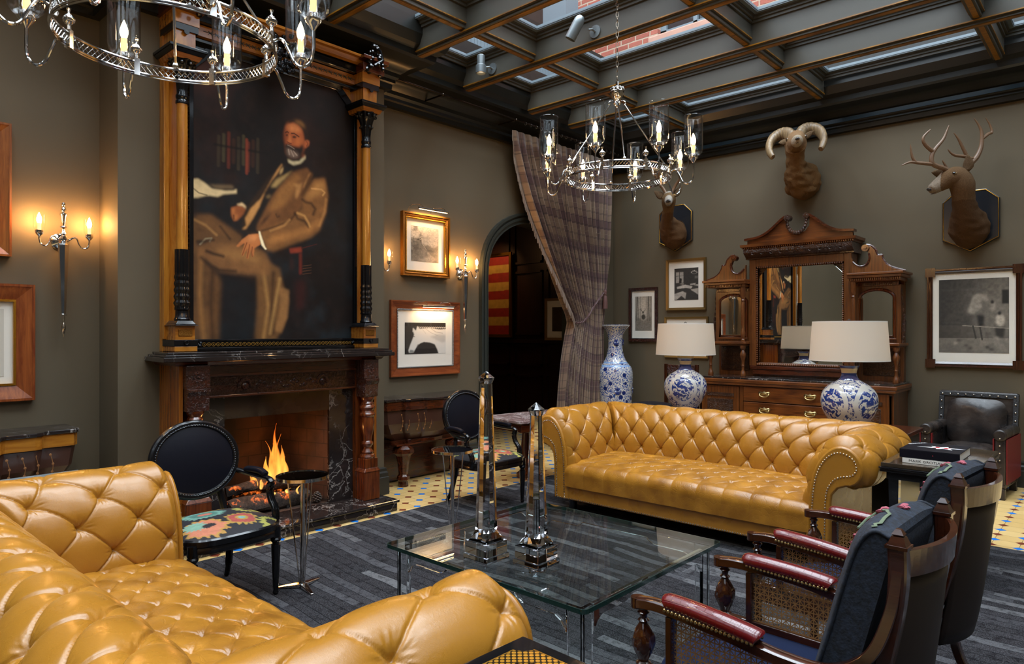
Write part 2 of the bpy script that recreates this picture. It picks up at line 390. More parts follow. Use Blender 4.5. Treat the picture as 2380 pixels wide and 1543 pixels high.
# arch moulding
def arch_trim(off0, off1, x0, x1, b):
    ring = []
    for o in (off0, off1):
        a = arch(AY0 - o, AY1 + o, AZS, ARZ + o); ring.append([(AY0 - o, 0)] + a + [(AY1 + o, 0)])
    n = len(ring[0])
    for i in range(n - 1):
        q = [ring[0][i], ring[0][i + 1], ring[1][i + 1], ring[1][i]]
        b.add([(x, y, z) for x in (x0, x1) for y, z in q], [(3, 2, 1, 0), (4, 5, 6, 7), (0, 1, 5, 4), (2, 3, 7, 6)])
b = MB(); arch_trim(0, .10, XL, XL + .025, b); arch_trim(.03, .06, XL + .02, XL + .04, b); arch_trim(.085, .115, XL, XL + .05, b); arch_trim(-.012, 0, XL - .3, XL + .03, b)
struct('trim_1', b, plain('grey_arch_paint', sr('2c302c'), .4), smooth=False)
# crown mouldings (left wall, chimney breast, back wall) ------------------------------------------------
cp = [(-.002, 3.74), (.05, 3.745), (.055, 3.79), (.075, 3.80), (.075, 3.83), (.10, 3.85), (.105, 3.885), (.13, 3.90), (.16, 3.93), (.23, 3.96), (.32, 3.98), (.34, 4.0), (.345, 4.05), (.40, 4.08), (.44, 4.16), (.44, 4.5), (-.002, 4.5)]
b = MB(); b.sweep(cp, [(XL, YB), (XL, CY0), (XC + .0, CY0), (XC, CY1), (XL, CY1), (XL, YW), (XR, YW)]); struct('trim_2', b, M['crown'], smooth=True, angle=25)
b = MB(); b.sweep([(.11, 3.835), (.125, 3.835), (.125, 3.878), (.11, 3.878)], [(-5.3, YW), (XR, YW)]); struct('trim_3', b, plain('blue_black_fascia', sr('1c3140'), .25), smooth=False)
# ceiling of beams --------------------------------------------------------------------------------------
GX = [-4.19, -2.55, -.95, .65, 2.25]; GY = [-2.6, -1.6, -.6, .35, 1.25, 2.15, 3.10, 4.02, 4.92, 5.93, 6.68]
ZB, ZS = 4.0, 4.24
ceil = MB(); XE = XL + .40; YE = YW - .42
gold = MB(); 
for y in GY:
    ceil.box(XE, XR, y - .055, y + .055, ZB + .02, ZT); 
    gold.box(XE, XR, y - .022, y + .022, ZB - .004, ZB + .02); ceil.box(XE, XR, y - .040, y + .040, ZB, ZB + .02); gold.box(XE, XR, y - .062, y + .062, ZB + .024, ZB + .034)
for x in GX:
    ceil.box(x - .05, x + .05, YB, YE, ZB + .08, ZT); gold.box(x - .02, x + .02, YB, YE, ZB + .045, ZB + .08); ceil.box(x - .036, x + .036, YB, YE, ZB + .05, ZB + .08); gold.box(x - .055, x + .055, YB, YE, ZB + .084, ZB + .094)
ceil.box(XL, XE + .05, YB, YW, 4.28, ZT); ceil.box(XL, XR, YE - .02, YW, 4.28, ZT)
struct('ceiling', ceil, M['beam'], smooth=False)
struct('trim_4', gold, M['gold_edge'], smooth=False)
# skylights: stepped frame and a pane in every coffer
fr = MB(); gl = MB(); xs = [XE] + GX + [XR]; ys = [YB] + GY + [YE]
def ring(b, x0, x1, y0, y1, w, z0, z1):
    b.box(x0, x1, y0, y0 + w, z0, z1); b.box(x0, x1, y1 - w, y1, z0, z1); b.box(x0, x0 + w, y0 + w, y1 - w, z0, z1); b.box(x1 - w, x1, y0 + w, y1 - w, z0, z1)
fr2 = MB()
for i in range(len(xs) - 1):
    for j in range(len(ys) - 1):
        x0, x1, y0, y1 = xs[i] + .05, xs[i + 1] - .05, ys[j] + .055, ys[j + 1] - .055
        ring(fr, x0, x1, y0, y1, .018, ZS - .025, ZT); ring(fr, x0, x1, y0, y1, .036, ZS, ZT); ring(fr, x0, x1, y0, y1, .05, ZS + .02, ZT)
        ring(fr2, x0 + .045, x1 - .045, y0 + .045, y1 - .045, .04, ZS + .030, ZS + .06); ring(fr2, x0 + .08, x1 - .08, y0 + .08, y1 - .08, .010, ZS + .040, ZS + .066)
        gl.box(x0 + .07, x1 - .07, y0 + .07, y1 - .07, ZS + .05, ZS + .0505)
struct('trim_5', fr, M['beam'], smooth=False)
w = struct('window_5', fr2, M['frame_grey'], smooth=False); obj('pane', gl, M['glass_sky'], w, smooth=False)
# beadboard light well, brick walls of the court above --------------------------------------------------
m = NT('grey_beadboard'); p = m.pos(); X, Y, Z_ = m.xyz(p); s_ = m.math('ABSOLUTE', m.math('SINE', m.math('MULTIPLY', m.math('ADD', X, Y), 62)))
m.P(Base_Color=sr('59656c'), Roughness=.5); m.bump(m.ramp(s_, [(0, 0), (.25, 1)]), 1, .006); M['bead'] = m.mat
b = MB(); b.box(XL + .05, XL + .2, YB, YW + .1, ZT, 5.08); struct('wall_lightwell', b, M['bead'], smooth=False)
b = MB(); b.box(XL - .1, XL + .3, YB, YW + .1, 5.08, 5.16); b.box(XL - .1, XL + .26, YB, YW + .1, 5.03, 5.08); struct('trim_6', b, M['crown'], smooth=False)
def brick(name, ax, c1, c2, mortar, sx, sy, msize=.012):
    m = NT(name); p = m.pos(); X, Y, Z_ = m.xyz(p); h = {'x': X, 'y': Y}[ax]
    d = m.noise(p, 6, 4); h2 = m.math('ADD', h, m.math('MULTIPLY', m.math('SUBTRACT', d, .5), .02)); z2 = m.math('ADD', Z_, m.math('MULTIPLY', m.math('SUBTRACT', d, .5), .018))
    t = m.n('ShaderNodeTexBrick'); m.set(t.inputs['Vector'], m.comb(h2, z2, 0)); t.inputs['Scale'].default_value = 1; t.inputs['Brick Width'].default_value = sx; t.inputs['Row Height'].default_value = sy
    t.inputs['Mortar Size'].default_value = msize; t.inputs['Mortar Smooth'].default_value = .3; t.inputs['Bias'].default_value = 0
    m.set(t.inputs['Color1'], c1); m.set(t.inputs['Color2'], c2); m.set(t.inputs['Mortar'], mortar)
    c = m.mix(m.math('MULTIPLY', m.noise(p, 14, 6), .5), t.outputs[0], tuple(x * .45 for x in c1)); m.P(Base_Color=c, Roughness=.85)
    m.bump(m.math('ADD', m.math('MULTIPLY', m.noise(p, 30, 4), .4), m.math('SUBTRACT', 1, t.outputs[1])), .8, .012); return m.mat
M['brick_x'] = brick('red_brick_x', 'x', sr('7e3c2c'), sr('945040'), sr('a08a76'), .24, .082)
M['brick_y'] = brick('red_brick_y', 'y', sr('7e3c2c'), sr('945040'), sr('a08a76'), .24, .082)
YBR = 8.4
b = MB()
WIN = [(-4.92, -3.86), (-2.2, -1.1), (.6, 1.7)]            # windows in the brick wall, z 6.35..8.6
edges = [-7.3] + [e for w_ in WIN for e in w_] + [4.5]
for i in range(0, len(edges), 2): b.box(edges[i], edges[i + 1], YBR, YBR + .3, ZT, 10)
for a_, c_ in WIN: b.box(a_, c_, YBR, YBR + .3, ZT, 5.62); b.box(a_, c_, YBR, YBR + .3, 8.3, 10)
struct('wall_brick_court', b, M['brick_x'], smooth=False)
b = MB(); b.box(-7.5, -7.3, YB, YBR, ZT, 8.5); struct('wall_brick_side', b, M['brick_y'], smooth=False)
b = MB(); b.box(-7.4, XL + .1, YB, YBR, ZT - .05, ZT); struct('trim_7', b, M['wall_dark'], smooth=False)
sm = plain('rough_sandstone', sr('9a7464'), .9, bump=1, bscale=14, var=.2)
for n, (a_, c_) in enumerate(WIN):
    w = MB(); ring_ = [(a_, a_ + .09), (c_ - .09, c_), ((a_ + c_) / 2 - .03, (a_ + c_) / 2 + .03)]
    for q in ring_: w.box(q[0], q[1], YBR + .08, YBR + .16, 5.62, 8.3)
    for z in (5.62, 6.9, 8.22): w.box(a_, c_, YBR + .08, YBR + .16, z, z + .09)
    f = struct('window_%d' % (n + 6), w, M['frame_grey'], smooth=False)
    g = MB(); g.box(a_, c_, YBR + .12, YBR + .13, 5.62, 8.3); obj('pane', g, plain('dark_window_glass', (.01, .012, .015), .05), f, smooth=False)
    s = MB(); s.box(a_ - .12, c_ + .12, YBR - .07, YBR + .1, 5.42, 5.62); obj('sill', s, sm, f, smooth=False, bevel=.02)
# grey corner pier with a dark opening, seen through the skylight
b = MB(); b.box(-6.75, -6.3, YBR - .3, YBR, ZT, 9); struct('trim_8', b, M['frame_grey'], smooth=False)
b = MB(); b.box(-7.3, -6.75, YBR - .1, YBR - .02, ZT + .5, 8.6); struct('door_1', b, plain('dark_opening', (.02, .008, .004), .6), smooth=False)

# room beyond the arch ------------------------------------------------------------------------------------
M['panel'] = wood('dark_panelling', sr('160805'), sr('2a120a'), 2, 'z', .35, .3)
BX0, BX1, BY1 = -9.2, XL - .3, 8.45
b = MB(); b.box(BX0, BX1, BY1, BY1 + .1, 0, 4.0); b.box(BX0 - .1, BX0, 3.5, BY1, 0, 4.0); b.box(BX0, BX1, 3.4, 3.5, 0, 4)
for x0 in np.arange(BX0 + .1, BX1 - .5, .72):
    for z0, z1 in ((.15, .75), (.95, 1.75), (1.95, 3.3)): ring2 = (x0, x0 + .62, z0, z1); 
    for (z0, z1) in ((.15, .8), (.95, 1.3), (1.45, 2.5), (2.62, 3.4)):
        for q in ((x0, x0 + .035, z0, z1), (x0 + .585, x0 + .62, z0, z1), (x0, x0 + .62, z0, z0 + .035), (x0, x0 + .62, z1 - .035, z1)): b.box(q[0], q[1], BY1 - .03, BY1, q[2], q[3])
b.box(BX0, BX1, BY1 - .06, BY1, 1.32, 1.38); b.box(BX0, BX1, BY1 - .05, BY1, 0, .12)
struct('wall_beyond', b, M['panel'], smooth=False)
b = MB(); b.box(BX0, BX1, 3.5, BY1, 3.9, 4.0); struct('ceiling_beyond', b, M['wall_dark'], smooth=False)
# ================================================================== THE RUG
m = NT('charcoal_strip_rug'); p = m.pos(); X, Y, Z_ = m.xyz(p)
wv = m.noise(p, .7, 2); yy = m.math('ADD', Y, m.math('ADD', m.math('MULTIPLY', wv, .35), m.math('MULTIPLY', X, .02)))
row = m.math('FLOOR', m.math('DIVIDE', yy, .068)); wn = m.n('ShaderNodeTexWhiteNoise', noise_dimensions='1D'); m.set(wn.inputs['W'], row)
xs_ = m.math('ADD', m.math('DIVIDE', X, .62), m.math('MULTIPLY', wn.outputs[0], 7.3)); col = m.math('FLOOR', xs_)
wn2 = m.n('ShaderNodeTexWhiteNoise', noise_dimensions='2D'); m.set(wn2.inputs['Vector'], m.comb(row, col, 0))
c = m.ramp(wn2.outputs[0], [(0, sr('131214')), (.35, sr('19181b')), (.55, sr('2a292c')), (.75, sr('444447')), (1, sr('666667'))])
fx = m.math('FRACT', m.math('DIVIDE', yy, .068)); seam = m.math('LESS_THAN', fx, .06)
sp = m.noise(p, 160, 3, .8); sp2 = m.noise(p, 22, 5, .75)
c = m.mix(m.math('MULTIPLY', m.ramp(sp, [(.42, 0), (.62, 1)]), .35), c, sr('787a7e')); c = m.mix(m.ramp(sp2, [(.36, .7), (.5, 0)]), c, sr('0e1014')); c = m.mix(m.math('MULTIPLY', m.noise(p, 3, 4), .3), c, sr('2a1a18'))
c = m.mix(seam, c, sr('0c0d10')); m.P(Base_Color=c, Roughness=.95); m.b.inputs['Specular IOR Level'].default_value = .05; 
m.bump(sp, .6, .006); M['rug'] = m.mat
b = MB(); b.box(-4.49, 1.6, -1.5, 5.768, 0, .012)
tag(obj('rug', b, M['rug'], smooth=False, bevel=.004), 'large charcoal and grey patchwork-strip rug under the coffee table and sofas', 'rug')

# ================================================================== THE TWO CHESTERFIELDS
m = NT('mustard_leather'); v = m.co(); n1 = m.noise(v, 2.2, 4); 
m.P(Base_Color=m.mix(n1, sr('966218'), sr('b27a28')), Roughness=m.ramp(m.noise(v, 9, 5), [(.3, .24), (.7, .34)])); m.b.inputs['Coat Weight'].default_value = .18; m.b.inputs['Coat Roughness'].default_value = .2
m.bump(m.math('ADD', m.math('MULTIPLY', m.noise(v, 420, 2), .3), m.math('MULTIPLY', m.noise(v, 34, 5, .6, 1.4), .7)), .22, .0035); M['leather'] = m.mat
m = NT('mustard_leather_creased'); v = m.co()
m.P(Base_Color=m.mix(m.ramp(m.noise(v, 7, 6), [(.35, 0), (.7, 1)]), sr('855514'), sr('b07826')), Roughness=.3); m.b.inputs['Coat Weight'].default_value = .15; m.b.inputs['Coat Roughness'].default_value = .2
vz = m.n('ShaderNodeTexVoronoi', feature='DISTANCE_TO_EDGE'); m.set(vz.inputs['Vector'], m.mix(.12, v, m.noise(v, 5, 3, out=1))); vz.inputs['Scale'].default_value = 24
m.bump(m.math('ADD', m.ramp(vz.outputs[0], [(0, 0), (.05, 1)]), m.noise(v, 30, 4)), .18, .003); M['leather_seat'] = m.mat
PROF = cr([(-.012, .26), (-.005, .34), (0, .42), (.01, .52), (.035, .62), (.075, .70), (.13, .76), (.195, .785), (.262, .765), (.312, .71), (.328, .64), (.308, .575), (.262, .535), (.212, .53)], 6)
IN, YI, YF = .97, .17, -.50                 # half inner width, inner back plane, front plane
def tuft(p, q, dome, crease, dimple, k=9):
    mm = (p + q) / 2; nn = (p - q) / 2
    fm = np.abs(mm - np.round(mm)); fn = np.abs(nn - np.round(nn)); dm = mm - np.round(mm); dn = nn - np.round(nn)
    r = np.hypot(fm, fn); ang = np.arctan2(dm, dn)
    pil = (np.abs(np.sin(PI * fm)) * np.abs(np.sin(PI * fn)) + 1e-6) ** .22
    cf = np.minimum(fm, fn)
    h = dome * pil + dimple * (1 - np.exp(-(r / .16) ** 1.15)) - crease * np.exp(-(cf / .020) ** 2) * (1 - .3 * np.exp(-r * 4))
    h += .0020 * np.sin(k * ang + 1.3 * np.round(mm) + .7 * np.round(nn)) * np.exp(-((r - .12) / .09) ** 2)
    h += .0012 * np.sin(17 * ang + 2.1 * np.round(mm)) * np.exp(-((r - .17) / .08) ** 2)
    return h
def resample(pr, n):
    return np.array(along([(*p, 0) for p in pr], 1e9)) if n == 0 else None
PR = np.array(along(PROF, .0045))
dP = np.gradient(PR, axis=0); dP /= np.linalg.norm(dP, axis=1)[:, None]; NR = np.stack([-dP[:, 1], dP[:, 0]], 1)
SL = np.r_[0, np.cumsum(np.linalg.norm(np.diff(PR, axis=0), axis=1))]
def arm_pt(side, s, j, h):                   # s 0 front .. 1 mitre
    u = PR[j, 0] + NR[j, 0] * h; z = PR[j, 1] + NR[j, 1] * h
    y = YF + s * (YI - YF + np.maximum(u, -.02)); return np.stack([side * (IN + u), y, z], -1)
def make_sofa(label, loc, rz):
    t = thing('chesterfield_sofa', label, 'sofa', loc, rz)
    a_, b_ = .097, .118
    env = np.clip((SL - .02) / .06, 0, 1) * np.clip((SL[-1] - SL) / .10, 0, 1)
    q = (SL - .115) / b_
    # arms
    ns = 190; s = np.linspace(0, 1, ns)
    for side in (-1, 1):
        S_, J = np.meshgrid(s, np.arange(len(PR)), indexing='ij')
        p_ = S_ * 5.4 + 0.55
        h = tuft(p_, q[J], .012, .006, .032, 11)
        e = env[J] * np.clip((1 - S_) / .04, 0, 1) ** .5
        e = e * (np.clip(S_ / .07, 0, 1) ** .8)
        h = h * e - .03 * (1 - np.clip(S_ / .05, 0, 1)) ** 2 * .6 + .012 * np.clip(S_ / .07, 0, 1)
        h -= .018 * np.clip(1 - (1 - S_) / .05, 0, 1) ** 1.5
        A = arm_pt(side, S_, J, h)
        mb = MB(); mb.grid(A if side < 0 else A[::-1])
        obj('arm', mb, M['leather'], t, angle=180)
        # scroll front facing panel
        ol = [(-.03, .10)] + [tuple(x) for x in (PR - NR * .004)[3::7]] + [(.18, .515), (.145, .47), (.135, .38), (.13, .10)]
        mb = MB(); pts = [(side * (IN + u), z) for u, z in ol]
        mb.prism(pts, 'y', YF + .004, YF - .022); mb.prism([(side * (IN + u), z) for u, z in [(-.02, .10), (.13, .10), (.13, .46), (-.02, .3)]], 'y', YF - .02, YF + .02)
        obj('arm_front', mb, M['leather'], t, bevel=.012)
        nl = cr([(.02, .11), (.024, .25), (.028, .40), (.042, .53), (.07, .63), (.115, .70), (.17, .738), (.225, .735), (.272, .705), (.288, .65), (.262, .61), (.215, .597), (.165, .575), (.125, .52), (.108, .44), (.104, .30), (.10, .11)], 8)
        mb = MB()
        for u, z in along(nl, .0185): mb.sph((side * (IN + u), YF - .0235, z), .0064, 6)
        obj('nailhead_trim', mb, M['nail'], t, label='row of small nickel nailheads')
        # outer side panel
        mb = MB(); x0, x1 = sorted((side * (IN + .11), side * (IN + .135))); mb.box(x0, x1, YF, YI + .24, .10, .54)
        obj('side_panel', mb, M['leather'], t, bevel=.01)
    # back
    nb = 520; sb = np.linspace(-1, 1, nb); S_, J = np.meshgrid(sb, np.arange(len(PR)), indexing='ij')
    h = tuft(S_ * 10.0 , q[J], .013, .006, .030); ed = 1 - np.abs(S_)
    h = h * env[J] * np.clip(ed / .02, 0, 1) ** .5 + .012; h -= .03 * np.clip(1 - ed / .025, 0, 1) ** 1.5
    u = PR[J, 0] + NR[J, 0] * h; z = PR[J, 1] + NR[J, 1] * h
    A = np.stack([S_ * (IN + np.maximum(u, -.02)), YI + u, z], -1); mb = MB(); mb.grid(A); obj('backrest', mb, M['leather'], t, angle=180)
    mb = MB(); mb.box(-IN - .135, IN + .135, YI + .21, YI + .24, .10, .54); obj('back_panel', mb, M['leather'], t, bevel=.01)
    # seat: tufted top rolling over the front edge
    nx, ny = 420, 190; x = np.linspace(-IN - .01, IN + .01, nx); w = np.linspace(0, 1, ny)
    L1 = YI - YF + .02; L2 = .155; LL = L1 + L2; W = w * LL
    Xg, Wg = np.meshgrid(x, W, indexing='ij')
    rr = .05; y0 = YI + .03
    top = Wg < (L1 + .03 - rr); dn = np.clip((Wg - (L1 + .03 - rr)), 0, PI / 2 * rr) / rr
    ext = np.clip(Wg - (L1 + .03 - rr) - PI / 2 * rr, 0, None)
    yb = np.where(top, y0 - Wg, y0 - (L1 + .03 - rr) - rr * np.sin(dn)); zb = np.where(top, .395, .395 - rr * (1 - np.cos(dn)) - ext)
    crown = .028 * (1 - (np.abs(Xg) / IN) ** 3) * np.sin(np.clip(Wg / (L1 + .05), 0, 1) * PI) ** .6 ; zb = zb + crown - .035 * np.clip(Wg / LL, 0, 1) ** 2
    h = tuft(Xg / .0985, Wg / .078 + .5, .006, .0045, .017, 7); fadef = np.clip((L1 - .02 - Wg) / .08, 0, 1)
    h2 = .008 * np.abs(np.sin(PI * Xg / .197)) ** .5
    edx = np.clip((IN - np.abs(Xg)) / .04, 0, 1) ** .6
    hh = (h * fadef + h2 * (1 - fadef)) * edx + .012
    ny_ = np.where(top, 0, -np.sin(dn)); nz_ = np.where(top, 1, np.cos(dn))
    A = np.stack([Xg, yb + ny_ * hh, zb + nz_ * hh], -1); mb = MB(); mb.grid(A[:, ::-1]); obj('seat', mb, M['leather_seat'], t, angle=180)
    mb = MB(); mb.box(-IN - .01, IN + .01, YF - .012, YI + .2, .10, .222); obj('seat_rail', mb, M['leather'], t, bevel=.008)
    mb = MB()
    for xx in np.arange(-IN - .10, IN + .105, .0185): mb.sph((xx, YF - (.013 if abs(xx) < IN - .02 else .0235), .112), .006, 6)
    obj('nailhead_trim', mb, M['nail'], t, label='row of small nickel nailheads')
    for xx in (-IN, IN):
        for yy_ in (YF + .07, YI + .15):
            mb = MB(); mb.lathe([(.028, 0.0), (.034, .02), (.034, .06), (.045, .10)], (xx, yy_), 16); obj('foot', mb, M['black'], t)
    return t
FZ = .0125
sofa = make_sofa('mustard leather button-tufted sofa facing the camera, in front of the two vase lamps', (-2.51, 5.0, FZ), 0)
dup(sofa, (-2.48, .87, FZ), PI, 'mustard leather button-tufted sofa in the near foreground, at lower left')

# ================================================================== COFFEE TABLE AND OBELISKS
t = thing('coffee_table', 'square glass-topped coffee table on clear acrylic legs in the middle of the rug', 'table', (-2.185, 2.71, FZ))
hx, hy, zt = .625, .59, .43 - FZ
def rrect(hx, hy, r, n=6):
    o = []
    for cx_, cy_, a0 in ((hx - r, hy - r, 0), (-hx + r, hy - r, 90), (-hx + r, -hy + r, 180), (hx - r, -hy + r, 270)):
        for k in range(n + 1): a = R(a0 + 90 * k / n); o.append((cx_ + r * math.cos(a), cy_ + r * math.sin(a)))
    return o
rr_ = rrect(hx - .004, hy - .004, .025); b = MB(); b.add([(*p, zt) for p in rr_], [tuple(range(len(rr_)))]); obj('glass_top', b, M['glass_top'], t, smooth=False)
b = MB(); b.add([(*p, zt - .019) for p in rr_], [tuple(range(len(rr_)))]); obj('glass_underside', b, M['glass'], t, smooth=False)
o_ = rrect(hx, hy, .028); i_ = rrect(hx - .004, hy - .004, .025); b = MB(); n = len(o_)
b.add([(*p, zt - .019) for p in o_] + [(*p, zt) for p in o_] + [(*p, zt) for p in i_] + [(*p, zt - .019) for p in i_],
      [f for k in range(n) for f in ((k, (k + 1) % n, n + (k + 1) % n, n + k), (n + k, n + (k + 1) % n, 2 * n + (k + 1) % n, 2 * n + k), (2 * n + k, 2 * n + (k + 1) % n, 3 * n + (k + 1) % n, 3 * n + k), (3 * n + k, 3 * n + (k + 1) % n, (k + 1) % n, k))])
obj('glass_edge', b, M['glass_edge'], t, smooth=False, label='dark green polished glass edge')
zu = zt - .0195
for sx in (-1, 1):
    for sy in (-1, 1):
        b = MB(); x, y = sx * (hx - .045), sy * (hy - .045)
        xs_, ys_ = sorted((x, x - sx * .075)), sorted((y, y - sy * .018)); b.box(xs_[0], xs_[1], ys_[0], ys_[1], 0, zu)
        xs_, ys_ = sorted((x, x - sx * .018)), sorted((y - sy * .018, y - sy * .075)); b.box(xs_[0], xs_[1], ys_[0], ys_[1], 0, zu)
        obj('leg', b, M['acrylic'], t, smooth=False, bevel=.002)
def apron(L, z1):                           # stepped apron outline: deep corners, high middle
    pts = [(-L, z1), (L, z1), (L, z1 - .115)]
    half = [(L - .012, z1 - .10), (L - .03, z1 - .075), (L - .06, z1 - .06), (L - .24, z1 - .058), (L - .27, z1 - .045), (L - .285, z1 - .03)]
    return pts + half + [(-x, z) for x, z in half[::-1]] + [(-L, z1 - .115)]
for sy in (-1, 1):
    b = MB(); y = sy * (hy - .054); b.prism(apron(hx - .125, zu), 'y', y - .009, y + .009); obj('apron', b, M['acrylic'], t, smooth=False, bevel=.0015)
for sx in (-1, 1):
    b = MB(); x = sx * (hx - .054); b.prism(apron(hy - .125, zu), 'x', x - .009, x + .009); obj('apron', b, M['acrylic'], t, smooth=False, bevel=.0015)
def obelisk(label, loc, H, rz):
    t = thing('obelisk', label, 'ornament', loc, rz, 'crystal obelisks on the coffee table')
    b = MB(); b.frustum((0, 0), (.077, .077), (.077, .077), 0, .028); obj('plinth', b, M['crystal'], t, smooth=False, bevel=.002)
    b = MB(); b.frustum((0, 0), (.070, .070), (.070, .070), .0285, .088); b.frustum((0, 0), (.060, .060), (.048, .048), .0885, .10); obj('base', b, M['crystal'], t, smooth=False, bevel=.002)
    def oc(r, c, z): return [(r * x, r * y, z) for x, y in ((1, -c), (1, c), (c, 1), (-c, 1), (-1, c), (-1, -c), (-c, -1), (c, -1))]
    rings = [oc(.056, .95, .1005), oc(.046, .6, .13), oc(.026, .5, H - .06), oc(.036, .5, H - .032), [(0, 0, H)] * 8]
    vs = [p for r_ in rings for p in r_]; fs = [(j * 8 + k, j * 8 + (k + 1) % 8, j * 8 + 8 + (k + 1) % 8, j * 8 + 8 + k) for j in range(3) for k in range(8)] + [(24 + k, 24 + (k + 1) % 8, 32) for k in range(8)] + [tuple(range(8))[::-1]]
    b = MB(); b.add(vs[:33], fs); obj('shaft', b, M['crystal'], t, smooth=False)
    return t
obelisk('taller of two clear crystal obelisks on the glass coffee table', (-2.265, 2.30, .4315), .885, 0)
obelisk('shorter of two clear crystal obelisks on the glass coffee table', (-2.04, 2.40, .4315), .745, 0)

# ================================================================== LITTLE MIRRORED DRINKS TABLES
def drinks_table(label, loc, rz):
    t = thing('drinks_table', label, 'table', loc, rz, 'small round silver drinks tables')
    b = MB(); b.lathe([(.146, .635), (.149, .637), (.149, .655), (.142, .655), (.142, .648), (.001, .648)], seg=48, cap=False); b.lathe([(.146, .635), (.001, .635)], seg=48, cap=False); obj('rim', b, M['silver'], t)
    b = MB(); b.lathe([(.1415, .6485), (.1415, .651), (.0005, .651)], seg=48, cap=False); obj('mirror_top', b, plain('smoked_mirror', (.05, .05, .05), .03, 1), t)
    b = MB(); b.lathe([(.013, .03), (.013, .635)], seg=20); b.lathe([(.02, .01), (.016, .035)], seg=20); obj('column', b, M['silver'], t)
    for k in range(3):
        a = R(90 + 120 * k); c_, s_ = math.cos(a), math.sin(a)
        b = MB(); b.tube([(.015 * c_, .015 * s_, .02), (.085 * c_, .085 * s_, .634)], .004, 8); obj('rod', b, M['silver'], t)
        b = MB(); b.add([(.012 * c_ - .022 * s_, .012 * s_ + .022 * c_, .026), (.012 * c_ + .022 * s_, .012 * s_ - .022 * c_, .026), (.15 * c_ + .009 * s_, .15 * s_ - .009 * c_, .008), (.15 * c_ - .009 * s_, .15 * s_ + .009 * c_, .008),
                 (.012 * c_ - .022 * s_, .012 * s_ + .022 * c_, .006), (.012 * c_ + .022 * s_, .012 * s_ - .022 * c_, .006), (.15 * c_ + .009 * s_, .15 * s_ - .009 * c_, .0), (.15 * c_ - .009 * s_, .15 * s_ + .009 * c_, .0)],
                 [(0, 1, 2, 3), (7, 6, 5, 4), (0, 4, 5, 1), (1, 5, 6, 2), (2, 6, 7, 3), (3, 7, 4, 0)]); obj('foot', b, M['silver'], t, smooth=False, bevel=.003)
    return t
dt = drinks_table('round silver drinks table beside the black oval-back chair in front of the fireplace', (-3.585, 2.115, FZ), R(20))
dup(dt, (-3.588, 3.30, FZ), R(55), 'round silver drinks table behind the tall crystal obelisk, beside the farther oval-back chair')
